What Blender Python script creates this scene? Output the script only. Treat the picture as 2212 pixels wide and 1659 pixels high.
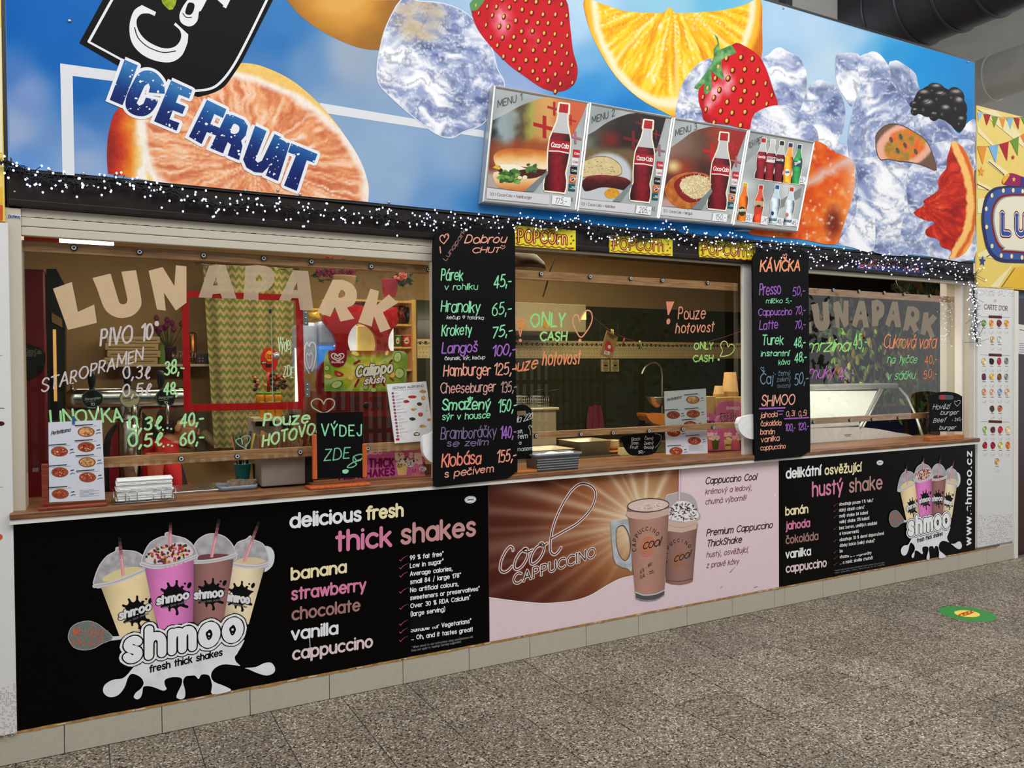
import bpy,bmesh,math,random
import numpy as np
from mathutils import Vector,Matrix
from mathutils.geometry import delaunay_2d_cdt
random.seed(7)
PI=math.pi
SC=bpy.context.scene
for o in list(bpy.data.objects):
    bpy.data.objects.remove(o)

# ------------------------------------------------------------------ camera
FPX,YAW,PITCH,ROLL,CAMD,CAMH=1711.49,0.49422,-0.01547,-0.00803,3.83493,1.6
W,H=2212,1659
_f=np.array([math.sin(YAW)*math.cos(PITCH),math.cos(YAW)*math.cos(PITCH),math.sin(PITCH)])
_r=np.array([math.cos(YAW),-math.sin(YAW),0.0])
_u=np.cross(_r,_f)
_c,_s=math.cos(ROLL),math.sin(ROLL)
CR,CU,CF=_c*_r+_s*_u,-_s*_r+_c*_u,_f
CAM=np.array([0.0,-CAMD,CAMH])
cd=bpy.data.cameras.new('camera')
cd.sensor_width=36;cd.lens=FPX/W*36;cd.clip_start=.05;cd.clip_end=200
cam=bpy.data.objects.new('camera',cd);SC.collection.objects.link(cam)
cam.matrix_world=Matrix(((CR[0],CU[0],-CF[0],CAM[0]),(CR[1],CU[1],-CF[1],CAM[1]),(CR[2],CU[2],-CF[2],CAM[2]),(0,0,0,1)))
SC.camera=cam
# ------------------------------------------------------------------ light
SC.view_settings.view_transform='Standard';SC.view_settings.look='None'
SC.view_settings.exposure=0.15;SC.view_settings.gamma=1.0
SC.view_settings.use_curve_mapping=False
wd=bpy.data.worlds.new('world');SC.world=wd;wd.use_nodes=True
wd.node_tree.nodes['Background'].inputs[0].default_value=(.93,.96,1.0,1)
wd.node_tree.nodes['Background'].inputs[1].default_value=.66

def area(name,loc,rot,sx,sy,power,col=(1,1,1)):
    l=bpy.data.lights.new(name,'AREA');l.shape='RECTANGLE';l.size=sx;l.size_y=sy
    l.energy=power;l.color=col
    o=bpy.data.objects.new(name,l);SC.collection.objects.link(o)
    o.location=loc;o.rotation_euler=rot
    return o
area('hall_skylight',(3.0,-3.4,5.3),(math.radians(26),0,0),11,2.4,250,(1,.985,.96))
area('hall_skylight_far',(9.5,-2.2,5.0),(0,0,0),4,3,80,(1,.985,.96))

# ------------------------------------------------------------------ projection of photo pixels on planes
def at(x,y,Y=0.0):
    d=CF*FPX+ CR*(x-W/2)- CU*(y-H/2)
    t=(Y+CAMD)/d[1]
    return Vector(CAM+d*t)
def on_floor(x,y,Z=0.0):
    d=CF*FPX+ CR*(x-W/2)- CU*(y-H/2)
    t=(Z-CAMH)/d[2]
    return Vector(CAM+d*t)
def at_x(x,y,X):
    d=CF*FPX+ CR*(x-W/2)- CU*(y-H/2)
    return Vector(CAM+d*(X/d[0]))
VW=[0.0,0.0,1.0]
WARP=[None]
def view(ox=0,oy=0,s=1):
    VW[0],VW[1],VW[2]=ox,oy,s
def px(x,y):
    x=VW[0]+x/VW[2];y=VW[1]+y/VW[2]
    if WARP[0] is not None:
        v=WARP[0] @ np.array([x,y,1.0]);x,y=v[0]/v[2],v[1]/v[2]
    return x,y
def F(x,y,Y=0.0):
    a,b=px(x,y)
    return at(a,b,Y)
def homog(src,dst):
    A=[];B=[]
    for (x,y),(u,v) in zip(src,dst):
        A+=[[x,y,1,0,0,0,-u*x,-u*y],[0,0,0,x,y,1,-v*x,-v*y]];B+=[u,v]
    h=np.linalg.solve(np.array(A,float),np.array(B,float))
    return np.array([[h[0],h[1],h[2]],[h[3],h[4],h[5]],[h[6],h[7],1]])

# ------------------------------------------------------------------ materials
def lin(c):
    c=np.asarray(c,float)/255
    return np.where(c<=.04045,c/12.92,((c+.055)/1.055)**2.4)
MATS={}
def mat(name,col=(200,200,200),rough=.5,metal=0.0,var=.08,scale=25,bump=0.0,spec=.5,emit=0,attr=False,stretch=None,trans=0,coat=0):
    if name in MATS: return MATS[name]
    m=bpy.data.materials.new(name);m.use_nodes=True;MATS[name]=m
    nt=m.node_tree;N=nt.nodes;L=nt.links;b=N['Principled BSDF']
    b.inputs['Roughness'].default_value=rough;b.inputs['Metallic'].default_value=metal
    b.inputs['Specular IOR Level'].default_value=spec
    b.inputs['Coat Weight'].default_value=coat
    tc=N.new('ShaderNodeTexCoord');no=N.new('ShaderNodeTexNoise');no.inputs['Scale'].default_value=scale
    no.inputs['Detail'].default_value=4
    if stretch:
        mp=N.new('ShaderNodeMapping');mp.inputs['Scale'].default_value=stretch
        L.new(tc.outputs['Object'],mp.inputs[0]);L.new(mp.outputs[0],no.inputs['Vector'])
    else: L.new(tc.outputs['Object'],no.inputs['Vector'])
    mr=N.new('ShaderNodeMapRange');mr.inputs['From Min'].default_value=.25;mr.inputs['From Max'].default_value=.75
    mr.inputs['To Min'].default_value=1-var;mr.inputs['To Max'].default_value=1+var
    L.new(no.outputs['Fac'],mr.inputs['Value'])
    mx=N.new('ShaderNodeVectorMath');mx.operation='SCALE'
    if attr:
        a=N.new('ShaderNodeAttribute');a.attribute_name='Col';L.new(a.outputs['Color'],mx.inputs[0])
    else:
        c=lin(col);mx.inputs[0].default_value=(c[0],c[1],c[2])
    L.new(mr.outputs[0],mx.inputs['Scale']);L.new(mx.outputs[0],b.inputs['Base Color'])
    if bump:
        bp=N.new('ShaderNodeBump');bp.inputs['Strength'].default_value=bump;bp.inputs['Distance'].default_value=.01
        L.new(no.outputs['Fac'],bp.inputs['Height']);L.new(bp.outputs[0],b.inputs['Normal'])
    if emit:
        L.new(mx.outputs[0],b.inputs['Emission Color']);b.inputs['Emission Strength'].default_value=emit
    if trans:
        b.inputs['Alpha'].default_value=1-trans
    return m
def wood(name,c1,c2,axis=0,scale=14,rough=.45):
    if name in MATS: return MATS[name]
    m=mat(name,c1,rough);nt=m.node_tree;N=nt.nodes;L=nt.links;b=N['Principled BSDF']
    tc=[n for n in N if n.type=='TEX_COORD'][0];no=[n for n in N if n.type=='TEX_NOISE'][0]
    mp=N.new('ShaderNodeMapping');s=[scale]*3;s[axis]=scale*.07;mp.inputs['Scale'].default_value=s
    L.new(tc.outputs['Object'],mp.inputs[0]);L.new(mp.outputs[0],no.inputs['Vector'])
    no.inputs['Scale'].default_value=6;no.inputs['Detail'].default_value=6;no.inputs['Distortion'].default_value=.6
    cr=N.new('ShaderNodeValToRGB');e=cr.color_ramp.elements
    a,d=lin(c1),lin(c2);e[0].position=.35;e[1].position=.68
    e[0].color=(*d,1);e[1].color=(*a,1)
    L.new(no.outputs['Fac'],cr.inputs[0]);L.new(cr.outputs[0],b.inputs['Base Color'])
    return m
def glass(name,tint=(235,240,235),refl=1.0,rough=0.0):
    if name in MATS: return MATS[name]
    m=bpy.data.materials.new(name);m.use_nodes=True;MATS[name]=m
    nt=m.node_tree;N=nt.nodes;L=nt.links;N.clear()
    out=N.new('ShaderNodeOutputMaterial');tr=N.new('ShaderNodeBsdfTransparent');gl=N.new('ShaderNodeBsdfGlossy')
    tr.inputs[0].default_value=(*lin(tint),1);gl.inputs['Roughness'].default_value=rough
    fr=N.new('ShaderNodeFresnel');fr.inputs[0].default_value=1.5
    mu=N.new('ShaderNodeMath');mu.operation='MULTIPLY';mu.inputs[1].default_value=refl
    mx=N.new('ShaderNodeMixShader');L.new(fr.outputs[0],mu.inputs[0]);gm=N.new('ShaderNodeNewGeometry');iv=N.new('ShaderNodeMath');iv.operation='SUBTRACT';iv.inputs[0].default_value=1;L.new(gm.outputs['Backfacing'],iv.inputs[1]);m2=N.new('ShaderNodeMath');m2.operation='MULTIPLY';L.new(mu.outputs[0],m2.inputs[0]);L.new(iv.outputs[0],m2.inputs[1]);L.new(m2.outputs[0],mx.inputs[0])
    L.new(tr.outputs[0],mx.inputs[1]);L.new(gl.outputs[0],mx.inputs[2]);L.new(mx.outputs[0],out.inputs[0])
    return m
PRINT=mat('printed_film',rough=.5,attr=True,var=.045,scale=260,spec=.12)
PRINTG=mat('printed_gloss_film',rough=.3,attr=True,var=.04,scale=260,spec=.2)
CHALK=mat('chalk_marker',rough=.9,attr=True,var=.22,scale=120,spec=.1)
PAINT=mat('painted_surface',rough=.5,attr=True,var=.05,scale=60)
PAPER=mat('printed_paper',rough=.7,attr=True,var=.03,scale=90,spec=.2)
METAL=mat('brushed_steel',(190,190,188),rough=.28,metal=1,var=.1,scale=30,stretch=(1,1,12))
FIBRE=mat('woven_cloth',rough=.95,attr=True,var=.12,scale=180,spec=.1)

# ------------------------------------------------------------------ objects
def link(o): SC.collection.objects.link(o)
def props(o,label=None,cat=None,group=None,kind=None):
    if label: o['label']=label
    if cat: o['category']=cat
    if group: o['group']=group
    if kind: o['kind']=kind
    return o
def thing(name,label,cat,loc=(0,0,0),group=None):
    o=bpy.data.objects.new(name,None);link(o);o.location=loc;o.empty_display_size=.05
    return props(o,label,cat,group)
def struct(name,loc=(0,0,0),label=None):
    o=bpy.data.objects.new(name,None);link(o);o.location=loc;o.empty_display_size=.05
    return props(o,label,kind='structure')
def wloc(o):
    v=Vector((0,0,0))
    while o is not None: v=v+o.location;o=o.parent
    return v
class MB:
    def __init__(s): s.v=[];s.f=[];s.c=[];s.sm=[];s.k=0
    def eps(s): s.k+=1;return 5e-6*(s.k % 60)
    def add(s,vs,fs,col=(200,200,200),smooth=False):
        n=len(s.v);s.v+=[tuple(p) for p in vs]
        s.f+=[tuple(i+n for i in f) for f in fs];s.sm+=[smooth]*len(fs)
        col=np.asarray(col,float)
        if col.ndim==1: s.c+=[tuple(col)]*len(vs)
        else: s.c+=[tuple(c) for c in col]
        return s
    def box(s,x0,x1,y0,y1,z0,z1,col=(200,200,200),ch=0.0):
        if x1<x0: x0,x1=x1,x0
        if y1<y0: y0,y1=y1,y0
        if z1<z0: z0,z1=z1,z0
        if ch<=0:
            vs=[(x,y,z) for x in (x0,x1) for y in (y0,y1) for z in (z0,z1)]
            return s.add(vs,[(0,1,3,2),(4,6,7,5),(0,4,5,1),(2,3,7,6),(0,2,6,4),(1,5,7,3)],col)
        ch=min(ch,(x1-x0)*.45,(y1-y0)*.45,(z1-z0)*.45)
        bm=bmesh.new();bmesh.ops.create_cube(bm,size=1)
        for v in bm.verts: v.co=Vector(((x0+x1)/2+v.co.x*(x1-x0),(y0+y1)/2+v.co.y*(y1-y0),(z0+z1)/2+v.co.z*(z1-z0)))
        bmesh.ops.bevel(bm,geom=bm.edges[:],offset=ch,segments=2,affect='EDGES',profile=.5)
        bm.verts.index_update()
        s.add([v.co[:] for v in bm.verts],[tuple(v.index for v in f.verts) for f in bm.faces],col);bm.free()
        return s
    def prism(s,pts,Y0,Y1,col=(200,200,200)):      # pts: list of (x,z), outline extruded along y
        n=len(pts)
        vs=[(p[0],Y0,p[1]) for p in pts]+[(p[0],Y1,p[1]) for p in pts]
        return s.add(vs,[tuple(range(n)),tuple(range(2*n-1,n-1,-1))]+[(i,i+n,(i+1) % n+n,(i+1) % n) for i in range(n)],col)
    def prismv(s,pts,d,col=(200,200,200)):          # pts: 3-D outline, extruded by vector d
        n=len(pts);d=Vector(d)
        vs=[Vector(p) for p in pts]+[Vector(p)+d for p in pts]
        return s.add(vs,[tuple(range(n)),tuple(range(2*n-1,n-1,-1))]+[(i,i+n,(i+1) % n+n,(i+1) % n) for i in range(n)],col)
    def lathe(s,prof,c=(0,0,0),n=20,col=(200,200,200),ax='z',sx=1,sy=1,cap=True):
        vs=[];fs=[];cols=[]
        for j,p in enumerate(prof):
            for i in range(n):
                a=2*PI*i/n;x,y,z=p[0]*math.cos(a)*sx,p[0]*math.sin(a)*sy,p[1]
                if ax=='y': x,y,z=x,z,y
                elif ax=='x': x,y,z=z,x,y
                vs.append((c[0]+x,c[1]+y,c[2]+z));cols.append(p[2] if len(p)>2 else col)
        for j in range(len(prof)-1):
            for i in range(n):
                fs.append((j*n+i,j*n+(i+1) % n,(j+1)*n+(i+1) % n,(j+1)*n+i))
        s.add(vs,fs,cols,True)
        if cap:
            k=len(s.v)-len(vs)
            s.f.append(tuple(k+i for i in range(n))[::-1]);s.sm.append(False)
            s.f.append(tuple(k+(len(prof)-1)*n+i for i in range(n)));s.sm.append(False)
        return s
    def tube(s,pts,r,n=8,col=(200,200,200),taper=None):
        pts=[Vector(p) for p in pts];vs=[];fs=[]
        m=len(pts)
        for j,p in enumerate(pts):
            t=(pts[min(j+1,m-1)]-pts[max(j-1,0)])
            if t.length<1e-9: t=Vector((0,0,1))
            t.normalize();a=Vector((0,0,1)) if abs(t.z)<.9 else Vector((1,0,0))
            u=t.cross(a).normalized();w=t.cross(u)
            rr=r if taper is None else r*taper[j]
            for i in range(n):
                q=2*PI*i/n;vs.append(p+u*math.cos(q)*rr+w*math.sin(q)*rr)
        for j in range(m-1):
            for i in range(n): fs.append((j*n+i,j*n+(i+1) % n,(j+1)*n+(i+1) % n,(j+1)*n+i))
        fs.append(tuple(range(n))[::-1]);fs.append(tuple((m-1)*n+i for i in range(n)))
        return s.add(vs,fs,col,True)
    def ball(s,c,r,col=(200,200,200),n=10,m=7,sc=(1,1,1),fn=None):
        vs=[];fs=[]
        for j in range(m+1):
            th=PI*j/m
            for i in range(n):
                a=2*PI*i/n
                k=1 if fn is None else fn(th,a)
                vs.append((c[0]+r*k*sc[0]*math.sin(th)*math.cos(a),c[1]+r*k*sc[1]*math.sin(th)*math.sin(a),c[2]+r*k*sc[2]*math.cos(th)))
        for j in range(m):
            for i in range(n): fs.append((j*n+i,(j+1)*n+i,(j+1)*n+(i+1) % n,j*n+(i+1) % n))
        return s.add(vs,fs,col,True)
    def build(s,name,material=None,parent=None,kind=None,label=None,origin=None):
        if not s.v: s.add([(0,0,0),(.001,0,0),(0,0,.001)],[(0,1,2)])
        P=wloc(parent) if parent is not None else Vector((0,0,0))
        a=np.array(s.v,float)
        O=Vector(origin) if origin is not None else Vector(((a[:,0].min()+a[:,0].max())/2,(a[:,1].min()+a[:,1].max())/2,a[:,2].min()))
        a=a-np.array(O)
        me=bpy.data.meshes.new(name);me.from_pydata(a.tolist(),[],s.f)
        ca=me.color_attributes.new('Col','FLOAT_COLOR','POINT')
        cc=np.ones((len(s.v),4));cc[:,:3]=lin(np.clip(np.array(s.c,float),0,255));ca.data.foreach_set('color',cc.ravel())
        me.polygons.foreach_set('use_smooth',s.sm)
        me.materials.append(material or PAINT);me.update()
        o=bpy.data.objects.new(name,me);link(o);o.location=O-P
        if parent is not None: o.parent=parent
        return props(o,label,kind=kind)
def dup(o,parent=None):
    c=o.copy();link(c);c.parent=parent
    for ch in o.children: dup(ch,c)
    return c

# ------------------------------------------------------------------ noise for printed pictures
def _h(ix,iy,seed):
    n=(ix.astype(np.int64)*374761393+iy.astype(np.int64)*668265263+seed*974634777) & 0x7fffffff
    n=(n ^ (n >> 13))*1274126177 & 0x7fffffff
    return ((n ^ (n >> 16)) & 0xffff)/65535.0
def vn(x,y,seed=0):
    x=np.asarray(x,float);y=np.asarray(y,float)
    ix,iy=np.floor(x),np.floor(y);fx,fy=x-ix,y-iy
    fx=fx*fx*(3-2*fx);fy=fy*fy*(3-2*fy)
    return (_h(ix,iy,seed)*(1-fx)+_h(ix+1,iy,seed)*fx)*(1-fy)+(_h(ix,iy+1,seed)*(1-fx)+_h(ix+1,iy+1,seed)*fx)*fy
def fbm(x,y,sc,o=4,seed=0):
    s=0;a=.5;t=0
    for k in range(o):
        s=s+a*vn(x/sc*2**k,y/sc*2**k,seed+k*17);t+=a;a *= .55
    return s/t
def ramp(t,stops):
    t=np.clip(t,0,1);ps=[s[0] for s in stops]
    return np.stack([np.interp(t,ps,[s[1][k] for s in stops]) for k in range(3)],-1)
def mixc(a,b,t):
    t=np.asarray(t)[...,None];return np.asarray(a,float)*(1-t)+np.asarray(b,float)*t

# ------------------------------------------------------------------ outlines
def cr(pts,n=5,closed=True):
    P=[np.array(p,float) for p in pts];out=[];m=len(P)
    for i in range(m if closed else m-1):
        if closed: a,b,c,d=P[i-1],P[i],P[(i+1) % m],P[(i+2) % m]
        else: a,b,c,d=P[max(i-1,0)],P[i],P[i+1],P[min(i+2,m-1)]
        for k in range(n):
            t=k/n
            out.append(tuple(.5*((2*b)+(-a+c)*t+(2*a-5*b+4*c-d)*t*t+(-a+3*b-3*c+d)*t**3)))
    if not closed: out.append(tuple(P[-1]))
    return out
def ell(cx,cy,rx,ry,n=28,rot=0,a0=0,a1=360):
    o=[];R=math.radians(rot)
    for i in range(n+(0 if a1-a0==360 else 1)):
        a=math.radians(a0+(a1-a0)*i/n);x,y=rx*math.cos(a),ry*math.sin(a)
        o.append((cx+x*math.cos(R)-y*math.sin(R),cy+x*math.sin(R)+y*math.cos(R)))
    return o
def inside(poly,xs,ys):
    r=np.zeros(len(xs),bool);n=len(poly)
    for i in range(n):
        x0,y0=poly[i];x1,y1=poly[(i+1) % n]
        if y0==y1: continue
        c=((y0>ys) != (y1>ys)) & (xs<(x1-x0)*(ys-y0)/(y1-y0)+x0)
        r ^= c
    return r
def fill(mb,pts,Y,col,step=0,holes=()):
    """printed shape: outline in view pixels, flat on plane y=Y; col a colour or fn(x,y in photo pixels)"""
    poly=[px(*p) for p in pts]
    hol=[[px(*p) for p in h] for h in holes]
    vs=[Vector(p) for p in poly];edges=[];faces=[list(range(len(poly)))]
    n0=len(vs)
    for h in hol:
        k=len(vs);vs+=[Vector(p) for p in h];edges+=[(k+i,k+(i+1) % len(h)) for i in range(len(h))]
    if step:
        a=np.array(poly);x0,y0=a.min(0);x1,y1=a.max(0)
        gx,gy=np.meshgrid(np.arange(x0+step*.4,x1,step),np.arange(y0+step*.4,y1,step))
        gx=gx+((np.arange(gx.shape[0]) % 2)*step*.5)[:,None]
        gx=gx.ravel();gy=gy.ravel()
        k=inside(poly,gx,gy)
        for h in hol: k &= ~inside(h,gx,gy)
        vs+=[Vector((x,y)) for x,y in zip(gx[k],gy[k])]
    if len(vs)==3 and not step:
        rv,rf=vs,[(0,1,2)]
    else:
        rv,_,rf,*_r2=delaunay_2d_cdt(vs,edges,faces,1,1e-4)
    if hol:
        kf=[]
        cx=np.array([sum(rv[i][0] for i in f)/3 for f in rf]);cy=np.array([sum(rv[i][1] for i in f)/3 for f in rf])
        m=np.zeros(len(rf),bool)
        for h in hol: m |= inside(h,cx,cy)
        rf=[f for f,b in zip(rf,m) if not b]
    X=np.array([v[0] for v in rv]);Z=np.array([v[1] for v in rv])
    cc=col(X,Z) if callable(col) else col
    e_=mb.eps();vv=[at(x,y,Y-e_) for x,y in zip(X,Z)]
    # face the viewer
    out=[]
    for f in rf:
        a,b,c=vv[f[0]],vv[f[1]],vv[f[2]]
        if (b-a).cross(c-a).y>0: f=f[::-1]
        out.append(tuple(f))
    mb.add(vv,out,cc)
    return mb
def ribbon(mb,P,w,col,closed=False,nrm=Vector((0,-1,0)),caps=True,w2=None):
    """flat stroke through 3-D points lying in a plane; w full width in metres"""
    P=[Vector(p) for p in P]
    Q=[P[0]]
    for i_,p in enumerate(P[1:]):
        if (p-Q[-1]).length>w*.28+1e-6 or (i_==len(P)-2 and (p-Q[-1]).length>1e-6): Q.append(p)
    if closed and len(Q)>2 and (Q[0]-Q[-1]).length<w*.1: Q.pop()
    n=len(Q);h=w/2
    def disc(c,hh,k=10):
        e1=Vector((1,0,0)) if abs(nrm.x)<.9 else Vector((0,1,0));e1=(e1-nrm*e1.dot(nrm)).normalized();e2=nrm.cross(e1)
        mb.add([c+e1*hh*math.cos(2*PI*i/k)+e2*hh*math.sin(2*PI*i/k) for i in range(k)],[tuple(range(k))],col)
    if n==1: disc(Q[0]+nrm*mb.eps(),h);return
    segs=[]
    rng=range(n if closed else n-1)
    for i in rng:
        t=(Q[(i+1) % n]-Q[i]).normalized();segs.append(t)
    L=[]
    for i in range(n):
        ta=segs[i-1] if (i>0 or closed) else segs[0]
        tb=segs[i] if i<len(segs) else segs[-1]
        L.append((ta,tb))
    lens=[(Q[(i+1) % n]-Q[i]).length for i in rng]
    def quad(a,b,t,wa,wb):
        s=nrm.cross(t).normalized();o=nrm*mb.eps()
        vs=[a+s*wa+o,b+s*wb+o,b-s*wb+o,a-s*wa+o]
        f=(0,1,2,3)
        if (vs[1]-vs[0]).cross(vs[2]-vs[0]).dot(nrm)<0: f=f[::-1]
        mb.add(vs,[f],col)
    def wat(i): return h if w2 is None else h+(w2/2-h)*i/max(n-1,1)
    if w>.7*(sum(lens)/len(lens)) or n<3:
        for k,i in enumerate(rng):
            quad(Q[i],Q[(i+1) % n],segs[k],wat(i),wat(i+1))
        for i in range(n):
            if (0<i<n-1) or closed or caps: disc(Q[i]+nrm*mb.eps(),wat(i),12 if w>.012 else 8)
        return
    run=[];groups=[]
    # split into smooth runs
    cur=[0]
    for i in range(1,n):
        cur.append(i)
        if i<n-1 and L[i][0].dot(L[i][1])<.7: groups.append(cur);cur=[i]
    if closed: cur.append(0)
    groups.append(cur)
    for gi,g in enumerate(groups):
        o=nrm*mb.eps();vs=[]
        for j,i in enumerate(g):
            ta=(Q[i]-Q[g[j-1]]).normalized() if j>0 else None
            tb=(Q[g[j+1]]-Q[i]).normalized() if j<len(g)-1 else None
            if ta is None and closed and len(groups)==1: ta=(Q[0]-Q[-1]).normalized()
            if tb is None and closed and len(groups)==1: tb=(Q[1]-Q[0]).normalized()
            ta=ta or tb;tb=tb or ta
            t=(ta+tb).normalized();s=nrm.cross(t).normalized()*(wat(i)/max(.6,t.dot(ta)))
            vs+=[Q[i]+s+o,Q[i]-s+o]
        fs=[]
        for j in range(len(g)-1):
            f=(2*j,2*j+2,2*j+3,2*j+1)
            if (vs[f[1]]-vs[f[0]]).cross(vs[f[2]]-vs[f[0]]).dot(nrm)<0: f=f[::-1]
            fs.append(f)
        mb.add(vs,fs,col)
        if gi>0: disc(Q[g[0]]+nrm*mb.eps(),wat(g[0]),8)
    if caps and not closed:
        disc(Q[0]+nrm*mb.eps(),wat(0),8);disc(Q[-1]+nrm*mb.eps(),wat(n-1),8)
def line(mb,pts,Y,wpx,col,smooth=False,closed=False,caps=True,w2=None):
    """stroke through view pixels, width in view pixels"""
    if smooth: pts=cr(pts,5,closed)
    P=[F(x,y,Y) for x,y in pts]
    i=len(pts)//2;x,y=pts[i]
    m=(F(x,y+wpx,Y)-F(x,y,Y)).length/max(wpx,1e-6)
    ribbon(mb,P,wpx*m,col,closed,caps=caps,w2=None if w2 is None else w2*m)

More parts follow.
